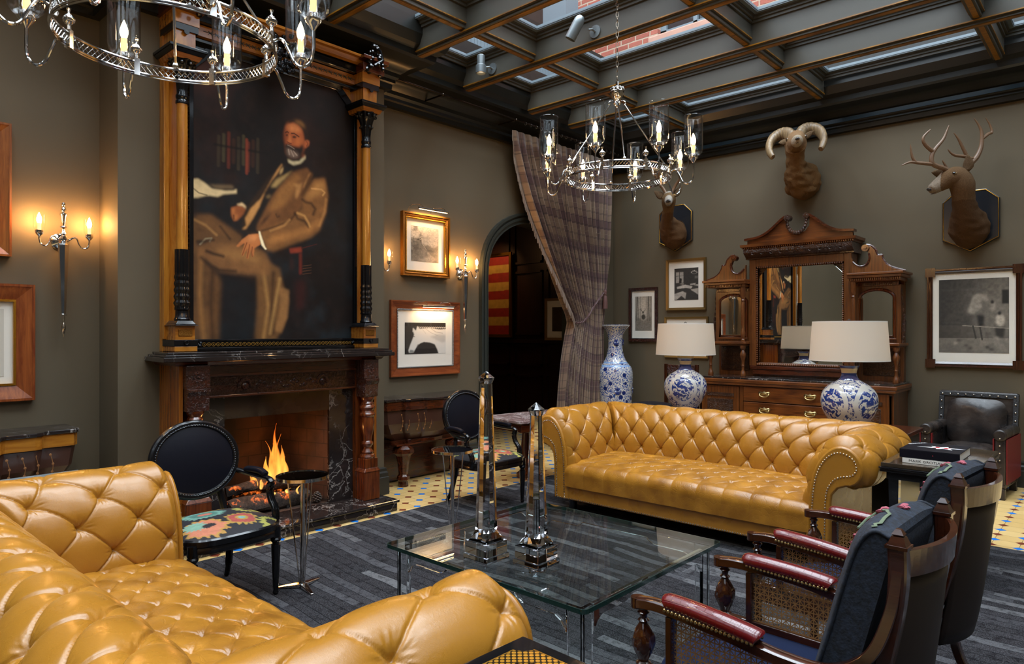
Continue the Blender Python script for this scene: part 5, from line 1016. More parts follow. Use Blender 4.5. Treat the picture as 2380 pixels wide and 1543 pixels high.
# flag painting and a picture in the room beyond
p = Pic(60, 110, L('8c1c10'))
for k in range(9):
    if k % 2: p.poly([(0, k / 9), (1, k / 9 + .005), (1, (k + 1) / 9), (0, (k + 1) / 9)], L('b08a3a'), .004)
p.I *= (.7 + .5 * p.noise(12, 4))[..., None]
framed('striped_painting', 'red and gold striped painting in a gilt frame, seen through the arch', (-8.05, BY1 - .065, 2.12), BXr, BN, .80, 1.42, .05, M['gold'], p, .0, .04, 'flat')
light('striped_painting_light', 'SPOT', (-8.0, BY1 - .75, 3.2), 28, (1, .55, .22), .05, rot=(R(40), 0, 0), spot_size=R(75), spot_blend=.6)
b = MB(); b.lathe([(.013, -8.25), (.013, -7.9)], (BY1 - .25, 2.90), 12, 'x'); b.bar((-8.07, BY1 - .06, 2.88), (-8.07, BY1 - .25, 2.90), .02, .01)
tag(obj('picture_light', b, M['brass']), 'brass picture light above the striped painting beyond the arch', 'picture light')
p = Pic(50, 60, L('3a2c1c')); p.I *= (.6 + .8 * p.noise(6, 3))[..., None]
framed('framed_picture', 'white-matted picture on the dark panelling beyond the arch, beside the curtain', (-6.62, BY1 - .065, 1.70), BXr, BN, .62, .66, .04, plain('pale_gold_frame', sr('8a6a44'), .4, .3), p, .10, .03, 'flat')
light('beyond_glow', 'POINT', (-8.2, 6.5, 3.0), 6, (1, .5, .2), .2)

# ================================================================== WALL SCONCES
fr_ = .026
BUL = MB(); BUL.lathe([(.006, 0), (.011, .008), (.0145, .022), (.013, .036), (.008, .052), (.003, .064), (.0006, .070)], seg=14)
def candle(parent, x, y, z, s=1.0, glassR=.042, glassH=.125, flip=False):
    b = MB(); b.m = Matrix.Translation((x, y, z)) @ Matrix.Scale(s, 4)
    b.lathe([(.007, -.02), (.014, -.012), (.020, -.004), (.024, .004), (.024, .02), (.021, .022)], seg=20); obj('candle_cup', b, M['silver'], parent)
    b = MB(); b.m = Matrix.Translation((x, y, z)) @ Matrix.Scale(s, 4); b.lathe([(.0105, .02), (.0105, .068)], seg=14); obj('candle_tube', b, M['candle'], parent)
    b = MB(); b.m = Matrix.Translation((x, y, z + .068 * s)) @ Matrix.Scale(s, 4); b.v = []; BB = MB(); BB.m = b.m; BB.lathe([(.006, 0), (.011, .008), (.0145, .022), (.013, .036), (.008, .052), (.003, .064), (.0006, .070)], seg=14); obj('flame_bulb', BB, M['bulb_wall'], parent)
    b = MB(); b.m = Matrix.Translation((x, y, z)); g = glassR; h = glassH
    b.lathe([(.02 * s, .012 * s), (g * .62, .014 * s + .004), (g * .88, .03), (g, .05), (g, h - .004), (g * 1.03, h)], seg=32, cap=False); obj('glass_shade', b, M['glass'], parent)
def sconce(label, loc):
    t = thing('wall_sconce', label, 'wall light', loc, 0, 'silver torch sconces')
    b = MB(); b.lathe([(.001, 0), (.058, 0), (.058, .008), (.045, .014), (.03, .03), (.018, .04), (.018, .075)], (0, -.0), 28, 'x'); obj('backplate', b, M['silver'], t)
    b = MB(); x = .085
    b.lathe([(.004, .265), (.010, .262), (.013, .25), (.010, .24), (.005, .235), (.013, .228), (.017, .215), (.013, .202), (.005, .198), (.016, .19), (.022, .183), (.022, .178), (.017, .17), (.009, .105), (.020, .10), (.022, .094), (.010, .088), (.008, .075), (.016, .05), (.010, .038), (.025, .02), (.034, .012), (.034, .0), (.026, -.005), (.03, -.03)], (x, 0), 24); obj('finial', b, M['silver'], t)
    b = MB(); b.lathe([(.034, -.02), (.036, -.028), (.033, -.035), (.014, -.50), (.010, -.505)], (x, 0), 6); obj('tapered_body', b, M['silver'], t, smooth=False)
    b = MB(); b.lathe([(.022, -.505), (.022, -.512), (.006, -.515), (.009, -.535), (.005, -.55), (.006, -.56), (.014, -.59), (.014, -.605), (.007, -.63), (.003, -.645), (.001, -.665)], (x, 0), 20); obj('drop', b, M['silver'], t)
    for s_ in (-1, 1):
        b = MB(); b.tube(cr([(x, s_ * .02, -.01), (x + .01, s_ * .05, .022), (x + .015, s_ * .075, .02), (x + .02, s_ * .09, -.02), (x + .025, s_ * .11, -.045), (x + .03, s_ * .138, -.035), (x + .03, s_ * .148, .0), (x + .03, s_ * .148, .015)], 6), .0055, 8); obj('arm', b, M['silver'], t)
        candle(t, x + .03, s_ * .148, .035, 1.0, .034, .125)
    return t
sc = sconce('silver torch sconce with two glass shades, left of the chimney breast', (XL, 1.385, 2.125))
dup(sc, (XL, 5.19, 2.14), None, 'silver torch sconce with two glass shades, between the pictures and the arch')
dup(sc, (XL, 3.985, 2.14), None, 'silver torch sconce half hidden behind the chimney breast, beside the landscape')

# ================================================================== CHANDELIERS
def chandelier(label, loc, rz, zc):
    t = thing('chandelier', label, 'chandelier', loc, rz, 'silver ring chandeliers'); Rr = .385; Rc = .545
    b = MB()
    for z in (-.022, .022): b.tube([(Rr * math.cos(a), Rr * math.sin(a), z) for a in np.linspace(0, 2 * PI, 97)[:-1]], .0055, 6, closed=True)
    b.tube([(Rr * math.cos(a), Rr * math.sin(a), -.031) for a in np.linspace(0, 2 * PI, 97)[:-1]], .0035, 6, closed=True); obj('ring', b, M['silver'], t)
    b = MB(); n = 112
    for k in range(n):
        a0, a1 = 2 * PI * k / n, 2 * PI * (k + 1.6) / n
        for za, zb in ((-.02, .02), (.02, -.02)): b.tube([(Rr * math.cos(a0), Rr * math.sin(a0), za), (Rr * math.cos((a0 + a1) / 2) , Rr * math.sin((a0 + a1) / 2), 0), (Rr * math.cos(a1), Rr * math.sin(a1), zb)], .0017, 4, cap=False)
    obj('lattice_gallery', b, M['silver'], t)
    hub = .62
    b = MB(); b.lathe([(.002, .075), (.010, .07), (.010, .04), (.02, .035), (.035, .02), (.048, -.005), (.045, -.03), (.03, -.05), (.02, -.075), (.028, -.09), (.02, -.10), (.008, -.115), (.004, -.13)], (0, 0), 24, flute=lambda a, z: 1 + .10 * abs(math.cos(4 * a))); b.v = [(x, y, z + hub) for x, y, z in b.v]; obj('hub', b, M['silver'], t)
    b = MB()
    for k in range(10): a = 2 * PI * k / 10; b.sph((.043 * math.cos(a), .043 * math.sin(a), hub + .012), .012, 8, (1, 1, 1.4))
    for k in range(4): a = 2 * PI * k / 4 + PI / 8 * 0 ; b.tube(cr([(.03 * math.cos(a), .03 * math.sin(a), hub - .07), (.055 * math.cos(a), .055 * math.sin(a), hub - .075), (.06 * math.cos(a), .06 * math.sin(a), hub - .095), (.045 * math.cos(a), .045 * math.sin(a), hub - .10)], 4), .004, 6)
    obj('hub_ornament', b, M['silver'], t)
    for k in range(4):
        a = 2 * PI * k / 4; b = MB(); b.tube([(.05 * math.cos(a), .05 * math.sin(a), hub - .095), ((Rr - .005) * math.cos(a), (Rr - .005) * math.sin(a), .03)], .0055, 6); b.sph(((Rr - .01) * math.cos(a), (Rr - .01) * math.sin(a), .035), .014, 8); obj('rod', b, M['silver'], t)
    for k in range(8):
        a = 2 * PI * k / 8 + PI / 8; c_, s_ = math.cos(a), math.sin(a); P = lambda r, z: (r * c_, r * s_, z)
        b = MB(); b.bar(P(Rr, -.035), P(Rr, .035), .022, .022, (c_, s_, 0)); b.lathe([(.008, .035), (.008, .05), (.004, .052), (.010, .056), (.019, .066), (.021, .078), (.014, .090), (.006, .095), (.004, .10), (.008, .118), (.001, .118)], (Rr * c_, Rr * s_), 14, flute=lambda q, z: 1 + .06 * math.cos(8 * q)); obj('finial', b, M['silver'], t)
        b = MB(); b.tube(cr([P(Rr + .01, 0), P(Rr + .04, .005), P(Rr + .065, -.035), P(Rr + .09, -.085), P(Rr + .12, -.10), P(Rc - .01, -.08), P(Rc, -.04), P(Rc, .02), P(Rc, .05)], 6), .0058, 8); obj('arm', b, M['silver'], t)
        b = MB(); b.m = Matrix.Translation(P(Rc, .07)); b.lathe([(.006, -.03), (.012, -.02), (.02, -.008), (.030, .004), (.032, .012), (.026, .014), (.026, .032), (.024, .034)], seg=20); obj('candle_cup', b, M['silver'], t)
        b = MB(); b.m = Matrix.Translation(P(Rc, .10)); b.lathe([(.0125, 0), (.0125, .068)], seg=14); obj('candle_tube', b, M['candle'], t)
        b = MB(); b.m = Matrix.Translation(P(Rc, .168)) @ Matrix.Scale(1.15, 4); b.lathe([(.006, 0), (.011, .008), (.0145, .022), (.013, .036), (.008, .052), (.003, .064), (.0006, .070)], seg=14); obj('flame_bulb', b, M['bulb'], t)
        b = MB(); b.m = Matrix.Translation(P(Rc, .09)); b.lathe([(.026, .0), (.045, .006), (.060, .025), (.0645, .05), (.0645, .272), (.067, .276), (.064, .280), (.062, .272), (.062, .052), (.057, .028), (.043, .010)], seg=36, cap=False); obj('glass_shade', b, M['glass'], t)
    b = MB(); z = hub + .075; k = 0; top = zc - loc[2]
    while z < top:
        P = [(.009 * math.cos(q) * (k % 2), .009 * math.cos(q) * (1 - k % 2), z + .016 + .021 * math.sin(q)) for q in np.linspace(0, 2 * PI, 13)[:-1]]; b.tube(P, .0027, 5, closed=True); z += .036; k += 1
    obj('chain', b, M['chain'], t)
    return t
ch = chandelier('silver ring chandelier over the farther end of the coffee table, whole in view', (-2.798, 4.205, 2.64), R(41), 4.24)
dup(ch, (-2.733, 1.05, 2.62), R(66), 'silver ring chandelier nearest the camera, cut off by the top edge of the photo')
# ================================================================== CHAIRS
SEG = 48
def seat_pad(nx, ny, hx, hy, z0, crown, e=3.2, back=0):
    P = Pic(nx, ny, (0, 0, 0)); u, v = P.x * 2 - 1, P.y * 2 - 1
    r = np.maximum(np.abs(u), np.abs(v)) + 1e-9; th = np.arctan2(v, u); le = (np.abs(np.cos(th)) ** e + np.abs(np.sin(th)) ** e) ** (-1 / e)
    X = r * le * np.cos(th) * hx; Y = r * le * np.sin(th) * hy; Z = z0 + crown * (1 - r ** 3.2) + (.0) * u
    return P, X, Y, Z
def oval_chair(label, loc, rz):
    t = thing('oval_back_armchair', label, 'chair', loc, rz, 'black oval-back armchairs')
    BK = M['ebony']; c = np.array((-.275, 0, .785)); nrm = Vector((.985, 0, .17)); upv = Vector((-.17, 0, .985)); A_, B_ = .245, .225
    def OV(a, ra=1, off=0): q = Vector(c) + Vector((0, 1, 0)) * (A_ * ra * math.cos(a)) + upv * (B_ * ra * math.sin(a)) + nrm * off; return tuple(q)
    angs = [2 * PI * k / 64 for k in range(64)]
    b = MB(); b.tube([OV(a) for a in angs], .021, 10, closed=True); b.tube([OV(a, 1.04, .008) for a in angs], .011, 8, closed=True); b.tube([OV(a, .94, .012) for a in angs], .008, 8, closed=True); obj('back_frame', b, BK, t)
    b = MB()
    for s_, of in ((1, .012), (-1, -.012)):
        R_ = 9; rows = [[tuple(Vector(OV(a, .92 * j / R_, of + s_ * .022 * (1 - (j / R_) ** 2)))) for a in angs] for j in range(1, R_ + 1)]; n0 = len(b.v)
        b.add([q for rw in rows for q in rw] + [tuple(Vector(OV(0, 0, of + s_ * .022)))], [(j * 64 + k, j * 64 + (k + 1) % 64, (j + 1) * 64 + (k + 1) % 64, (j + 1) * 64 + k) for j in range(R_ - 1) for k in range(64)] + [(k, R_ * 64, (k + 1) % 64) for k in range(64)])
    obj('back_pad', b, M['black_leather'], t, angle=180)
    b = MB()
    for k in range(92):
        for of in (.022,): b.sph(OV(2 * PI * k / 92, .955, of), .0042, 6)
    obj('back_nailheads', b, plain('dark_nailheads', (.25, .25, .27), .2, 1), t)
    # seat
    P, X, Y, Z = seat_pad(90, 90, .262, .285, .438, .05)
    n = P.noise(10, 3); xx, yy = X / .26, Y / .28; P.I[:] = L('15121a')
    def blob(cx, cy, rx, ry, col, jag=.12, k=14, a=1):
        th = np.arctan2((yy - cy) / ry, (xx - cx) / rx); rr = np.hypot((xx - cx) / rx, (yy - cy) / ry); m = (rr < 1 + .8 * jag * np.sin(k * th + 2 * np.sin(2 * th)) + .5 * (n - .5)).astype(float); P.lay(m, col, a)
    blob(.45, .28, .36, .30, L('b08a3a')); blob(.45, .28, .30, .25, L('a8483e'), .05); blob(.45, .28, .14, .12, L('b08a3a')); blob(.45, .28, .08, .07, L('7aa39a'), .02)
    blob(.5, -.48, .40, .42, L('b88a3c')); blob(.5, -.48, .34, .36, L('c97a5a'), .08); blob(.35, -.62, .2, .2, L('7fa892'), .2); blob(.5, -.40, .1, .13, L('1a1518'), .1)
    blob(-.30, -.15, .30, .42, L('6f9d8c'), .14, 22); blob(-.30, -.15, .20, .28, L('48766a'), .12, 22); blob(-.30, -.15, .09, .15, L('c06a58'), .0)
    for cx, cy in ((-.25, .72), (-.7, -.7), (.85, .75)): blob(cx, cy, .30, .26, L('a8a24a'), .2, 18); blob(cx, cy, .17, .12, L('1a1518'), .2, 10)
    blob(-.75, .25, .2, .3, L('b08a3a'), .15, 12)
    P.I *= (.55 + .4 * P.noise(40, 4))[..., None]
    mb = MB(); mb.grid(np.stack([X, Y, Z], -1)); so = obj('seat', mb, M['ikat'], t, angle=180, label='black seat patterned with red, green and yellow motifs'); ca = so.data.color_attributes.new('Col', 'FLOAT_COLOR', 'POINT'); ca.data.foreach_set('color', np.concatenate([P.I, np.ones(P.x.shape + (1,))], -1).astype(np.float32).ravel())
    def SE(a, k, z): e = 3.2; le = (abs(math.cos(a)) ** e + abs(math.sin(a)) ** e) ** (-1 / e); return (k * .262 * le * math.cos(a), k * .285 * le * math.sin(a), z)
    b = MB(); rows = [(1.0, .438), (1.04, .430), (1.04, .40), (1.02, .395), (1.03, .385), (1.03, .362), (.99, .355), (.9, .355)]
    b.add([SE(a, k, z) for k, z in rows for a in angs], [(j * 64 + i, j * 64 + (i + 1) % 64, (j + 1) * 64 + (i + 1) % 64, (j + 1) * 64 + i) for j in range(len(rows) - 1) for i in range(64)]); obj('seat_rail', b, BK, t)
    for s_ in (-1, 1):
        b = MB(); b.lathe([(.011, 0), (.017, .012), (.013, .03), (.016, .05), (.025, .28), (.026, .30), (.019, .305), (.019, .315), (.028, .325), (.030, .335), (.024, .345), (.028, .352), (.028, .41)], (.205, s_ * .235), 16, flute=lambda a, z: 1 + (.05 * math.cos(8 * a) if .06 < z < .29 else 0)); obj('leg', b, BK, t, label='turned front leg')
        b = MB(); b.tube(cr([(-.20, s_ * .17, .40), (-.215, s_ * .18, .25), (-.25, s_ * .19, .10), (-.295, s_ * .20, .008)], 5), [.026] * 6 + [.022] * 5 + [.016] * 5, 8); obj('leg', b, BK, t, label='plain rear leg curving backward')
        b = MB(); b.tube(cr([(-.215, s_ * .16, .40), (-.245, s_ * .15, .50), (-.26, s_ * .13, .60)], 5), .020, 8); obj('back_stile', b, BK, t)
        b = MB(); b.tube(cr([(-.27, s_ * .235, .69), (-.18, s_ * .268, .675), (-.05, s_ * .285, .665), (.04, s_ * .285, .665), (.075, s_ * .285, .648), (.065, s_ * .285, .625)], 6), .017, 10, flat=(1, 1.15)); b.tube(cr([(.065, s_ * .285, .64), (.055, s_ * .285, .60), (.075, s_ * .285, .54), (.115, s_ * .285, .49), (.125, s_ * .282, .43), (.12, s_ * .28, .38)], 6), .020, 10, flat=(1, 1.1))
        for o_ in (-.009, .009): b.tube(cr([(.075, s_ * .285 + o_, .62), (.068, s_ * .285 + o_, .59), (.09, s_ * .285 + o_, .54), (.132, s_ * .285 + o_, .49), (.143, s_ * .282 + o_, .43)], 5), .006, 6)
        obj('arm', b, BK, t)
        b = MB(); b.tube(cr([(-.19, s_ * .27, .69), (-.15, s_ * .275, .70), (-.05, s_ * .285, .70), (.01, s_ * .285, .685)], 5), [.012] + [.022] * 14 + [.012], 12); obj('arm_pad', b, M['black_leather'], t)
    t.scale = (1, 1, .94); return t
m = NT('black_leather'); v = m.co(); m.P(Base_Color=(.006, .006, .010), Roughness=.36); m.b.inputs['Specular IOR Level'].default_value = .18; m.bump(m.noise(v, 30, 4), .15, .004); M['black_leather'] = m.mat
M['ikat'] = vcol('ikat_fabric', .75, 0, .2)
oc = oval_chair('black oval-back armchair with patterned seat, in front of the fireplace', (-3.80, 1.715, FZ), R(2))
dup(oc, (-4.17, 4.24, FZ), R(-2), 'black oval-back armchair with patterned seat, behind the tall crystal obelisk')

# cane tub chairs
M['cane'] = None
m = NT('woven_cane'); X, Y, Z_ = m.xyz(m.co()); sc_ = 1 / .016
def stripe(m, e, w): f = m.math('FRACT', e); return m.math('LESS_THAN', f, w)
a1 = m.math('MULTIPLY', X, sc_); a2 = m.math('MULTIPLY', Z_, sc_)
g = m.math('MAXIMUM', m.math('MAXIMUM', stripe(m, a1, .24), stripe(m, a2, .24)), m.math('MAXIMUM', stripe(m, m.math('MULTIPLY', m.math('ADD', a1, a2), .5), .14), stripe(m, m.math('MULTIPLY', m.math('SUBTRACT', a1, a2), .5), .14)))
m.P(Base_Color=m.mix(m.noise(m.co(), 50, 3), sr('6a4a28'), sr('a47a48')), Roughness=.45); tr = m.n('ShaderNodeBsdfTransparent'); mx = m.n('ShaderNodeMixShader'); m.set(mx.inputs[0], g); m.set(mx.inputs[1], tr); m.t.links.new(m.b.outputs[0], mx.inputs[2]); m.t.links.new(mx.outputs[0], m.out.inputs[0]); M['cane'] = m.mat
m = NT('croc_red_leather'); v = m.co(); vz = m.n('ShaderNodeTexBrick'); X, Y, Z_ = m.xyz(v); m.set(vz.inputs['Vector'], m.comb(m.math('ADD', X, m.math('MULTIPLY', m.noise(v, 20, 2), .012)), Y, 0)); vz.inputs['Scale'].default_value = 1; vz.inputs['Brick Width'].default_value = .028; vz.inputs['Row Height'].default_value = .016; vz.inputs['Mortar Size'].default_value = .0012; vz.inputs['Mortar Smooth'].default_value = .6
m.P(Base_Color=m.mix(m.noise(v, 8, 4), sr('480609'), sr('720d12')), Roughness=.24); m.b.inputs['Coat Weight'].default_value = .6; m.bump(m.math('SUBTRACT', 1, vz.outputs[1]), .6, .003); M['croc'] = m.mat
m = NT('navy_velvet'); m.P(Base_Color=sr('0a1630'), Roughness=.95); m.b.inputs['Specular IOR Level'].default_value = .1; m.b.inputs['Specular IOR Level'].default_value = .2; m.bump(m.noise(m.co(), 200, 2), .15, .002); M['velvet'] = m.mat
m = NT('dark_denim'); v = m.co(); m.P(Base_Color=m.mix(m.ramp(m.noise(v, 60, 5, .7), [(.4, 0), (.7, 1)]), sr('0c1018'), sr('222c3c')), Roughness=.85); m.bump(m.noise(v, 150, 4), .5, .003); M['denim'] = m.mat
M['shell'] = plain('dark_shell', (.012, .006, .004), .5, spec=.3); M['mahog'] = wood('glossy_mahogany', sr('1c0804'), sr('46200f'), 3, 'x', .15, .8)
M['pink'] = plain('pink_thread', sr('9a4a56'), .8)
def cane_chair(label, loc, rz):
    t = thing('caned_tub_chair', label, 'chair', loc, rz, 'caned tub chairs with red arm pads')
    W = .275; pk = lambda s_: cr([(-.395, s_ * W, .577), (-.30, s_ * W, .585), (-.1, s_ * (W + .01), .575), (.08, s_ * (W + .005), .553), (.20, s_ * (W - .01), .555), (.29, s_ * (W - .03), .615), (.335, s_ * (W - .045), .72), (.352, s_ * (W - .05), .82), (.355, s_ * (W - .05), .885)], 8)
    for s_ in (-1, 1):
        b = MB(); P = pk(s_); b.rail(P, .046, .030, (0, 1, 0)); b.lathe([(.024, .562), (.024, .592)], (-.395, s_ * W), 20); obj('arm_rail', b, M['mahog'], t)
        b = MB(); b.tube(cr([(-.285, s_ * W, .602), (-.27, s_ * W, .606), (-.18, s_ * (W + .003), .604), (-.08, s_ * (W + .007), .598), (.0, s_ * (W + .009), .59), (.015, s_ * (W + .009), .585)], 6), [.012, .020, .026] + [.029] * 25 + [.026, .020, .012], 16, flat=(.85, 1.15)); obj('arm_pad', b, M['croc'], t, label='crimson crocodile-embossed arm pad')
        for sd in (-1, 1):
            b = MB()
            for q in along([(-.275, .592), (0.005, .578)], .0135): b.sph((q[0], s_ * (W + .005) + sd * .032, q[1]), .0058, 8)
            obj('pad_nailheads', b, M['brass'], t)
        b = MB(); tw = lambda a, z: 1 + (.16 * math.cos(5 * a + z * 60) if .44 < z < .52 else 0)
        pr = [(.016, .565), (.013, .558), (.020, .552), (.013, .545), (.011, .535), (.019, .528), (.013, .520)] + [(.012 + .022 * math.sin(PI * k / 14) ** .8, .518 - .008 * k) for k in range(1, 14)] + [(.016, .405), (.024, .40), (.024, .33), (.018, .325), (.022, .315), (.016, .30), (.022, .24), (.017, .05), (.021, .04), (.015, .0)]
        b.lathe(pr[::-1], (-.375, s_ * W), 24, flute=tw); obj('front_post', b, M['mahog'], t)
        b = MB(); b.bar((-.275, s_ * W, .565), (-.275, s_ * W, .33), .032, .022, (1, 0, 0)); b.bar((-.375, s_ * W, .365), (.20, s_ * W, .365), .026, .07); b.bar((.19, s_ * W, .55), (.20, s_ * W, .34), .03, .022, (1, 0, 0)); obj('side_frame', b, M['mahog'], t, smooth=False, bevel=.003)
        b = MB(); b.add([(-.262, s_ * W, .40), (.19, s_ * W, .40), (.19, s_ * W, .545), (.08, s_ * W, .54), (-.262, s_ * W, .565)], [(0, 1, 2, 3, 4)]); obj('cane_panel', b, M['cane'], t, smooth=False)
        # back stile with stepped cap, running down into the sabre leg
        st = cr([(.352, s_ * (W - .05), .885), (.352, s_ * (W - .05), .80), (.335, s_ * (W - .055), .68), (.29, s_ * (W - .07), .50), (.235, s_ * (W - .09), .36), (.23, s_ * (W - .09), .24), (.27, s_ * (W - .08), .12), (.345, s_ * (W - .07), .03)], 6)
        b = MB(); b.rail(st, [.046 - .014 * i / len(st) for i in range(len(st))], [.044 - .016 * i / len(st) for i in range(len(st))], (0, 1, 0)); obj('back_stile', b, M['mahog'], t)
        b = MB(); x, y = .352, s_ * (W - .05); b.m = Matrix.Translation((0, 0, .025)); b.frustum((x, y), (.026, .026), (.026, .026), .86, .868); b.frustum((x, y), (.022, .022), (.014, .014), .868, .888); b.frustum((x, y), (.010, .010), (.014, .014), .888, .893); b.frustum((x, y), (.014, .014), (.006, .006), .893, .905); obj('finial', b, M['mahog'], t, smooth=False)
        b = MB(); b.lathe([(.012, .030), (.013, .022)], (.345, s_ * (W - .07)), 12); b.sph((.347, s_ * (W - .07), .0125), .0125, 12); obj('caster', b, M['brass'], t)
    # curved top rail and shell
    n = 20; b = MB(); g = MB(); th = np.linspace(-1, 1, n)
    def shell(u, z): k = max(0, (z - .30) / .58); return (.262 + .09 * k ** .6 + .055 * (1 - u * u), u * (W - .085 + .035 * min(1, k * 1.2)), z)
    for i in range(n - 1):
        for z0, z1, th_ in ((.815, .88, .018),):
            p0, p1, p2, p3 = shell(th[i], z0), shell(th[i + 1], z0), shell(th[i + 1], z1), shell(th[i], z1)
            o = [(x + th_, y, z) for x, y, z in (p0, p1, p2, p3)]; b.add([p0, p1, p2, p3] + o, [(0, 1, 2, 3), (7, 6, 5, 4), (0, 4, 5, 1), (2, 6, 7, 3), (1, 5, 6, 2), (3, 7, 4, 0)])
    obj('top_rail', b, M['mahog'], t, smooth=False)
    A = np.array([[shell(u, z) for z in np.linspace(.33, .82, 12)] for u in th]); g.grid(A); obj('back_shell', g, M['shell'], t, solid=.01)
    b = MB(); b.box(-.36, .24, -W + .02, W - .02, .325, .36); obj('seat_frame', b, M['mahog'], t, smooth=False)
    P, X, Y, Z = seat_pad(40, 40, .29, .255, .375, .045, 5); b = MB(); b.grid(np.stack([X - .08, Y, Z], -1)); 
    ed = [tuple(q) for q in np.concatenate([np.stack([X - .08, Y, Z], -1)[0, :], np.stack([X - .08, Y, Z], -1)[1:, -1], np.stack([X - .08, Y, Z], -1)[-1, ::-1][1:], np.stack([X - .08, Y, Z], -1)[::-1, 0][1:-1]])]; k = len(ed)
    b.add(ed + [(x, y, .361) for x, y, z in ed], [(i, (i + 1) % k, k + (i + 1) % k, k + i) for i in range(k)]); b.tube(ed, .005, 6, closed=True); obj('seat_cushion', b, M['velvet'], t, angle=180, label='navy blue velvet seat cushion')
    # back cushion, leaning on the shell and rolling over its top
    nu, nv = 26, 30; u = np.linspace(-1, 1, nu); w_ = np.linspace(0, 1, nv); path = cr([(.10, .40), (.135, .50), (.175, .62), (.215, .76), (.25, .865), (.29, .91), (.33, .90)], 6); PA = np.array(path)
    idx = w_ * (len(PA) - 1); px_ = np.interp(idx, range(len(PA)), PA[:, 0]); pz_ = np.interp(idx, range(len(PA)), PA[:, 1])
    U_, W_ = np.meshgrid(u, w_, indexing='ij'); hw = .215; pf = .035 * (1 - np.abs(U_) ** 4) * np.sin(PI * np.clip(W_, .02, .98)) ** .4
    Fx = px_[None, :] - pf; Fz = pz_[None, :] + pf * .4; F_ = np.stack([Fx, U_ * hw, Fz], -1); Bk = np.stack([px_[None, :] + .085 * (1 - W_ ** 6) + 0 * U_, U_ * hw, pz_[None, :] - .02 + 0 * U_], -1); Bk[..., 0] = np.minimum(Bk[..., 0], .33)
    b = MB(); b.grid(F_); b.grid(Bk[::-1]);
    for row in (0, -1):
        S2 = np.stack([F_[row], Bk[row]]); b.grid(S2 if row else S2[::-1])
    b.grid(np.stack([F_[:, 0], Bk[:, 0]])[::-1]); b.grid(np.stack([F_[:, -1], Bk[:, -1]]))
    for row in (0, -1): b.tube([tuple(q) for q in F_[row]], .0055, 6)
    bc = obj('back_cushion', b, M['denim'], t, angle=180, label='dark denim back cushion')
    def fpt(uu, ww, o=.004): i, j = (uu + 1) / 2 * (nu - 1), ww * (nv - 1); q = F_[int(i), int(j)]; return (q[0] - o * .6, uu * hw, q[2] + o)
    for cu, cw in ((.0, .80), (-.3, .60), (.35, .93)):
        b = MB()
        for a in range(6):
            an = a * PI / 3; b.tube([fpt(cu, cw), fpt(min(.95, cu + .11 * math.cos(an)), min(.99, cw + .035 * math.sin(an)))], [.004, .008], 6, flat=(.4, 1.2))
        obj('embroidered_flower', b, M['pink'], bc)
    b = MB(); b.tube([fpt(-.5 + .4 * math.cos(a), .86 + .06 * math.sin(a)) for a in np.linspace(-.5, 3.2, 12)], .004, 6, flat=(.4, 1.2)); b.tube([fpt(-.6 + x, .70 + .10 * x) for x in np.linspace(0, .9, 8)], .003, 5); obj('embroidered_stem', b, plain('sage_thread', sr('5c6850'), .8), bc)
    t.scale = (1, 1, 1.065); return t
cc = cane_chair('caned tub chair with red arm pads, nearest the camera at lower right', (-.785, 2.17, FZ), R(-2))
dup(cc, (-.79, 3.09, FZ), R(-5), 'caned tub chair with red arm pads, the farther of two, beyond the nearest')

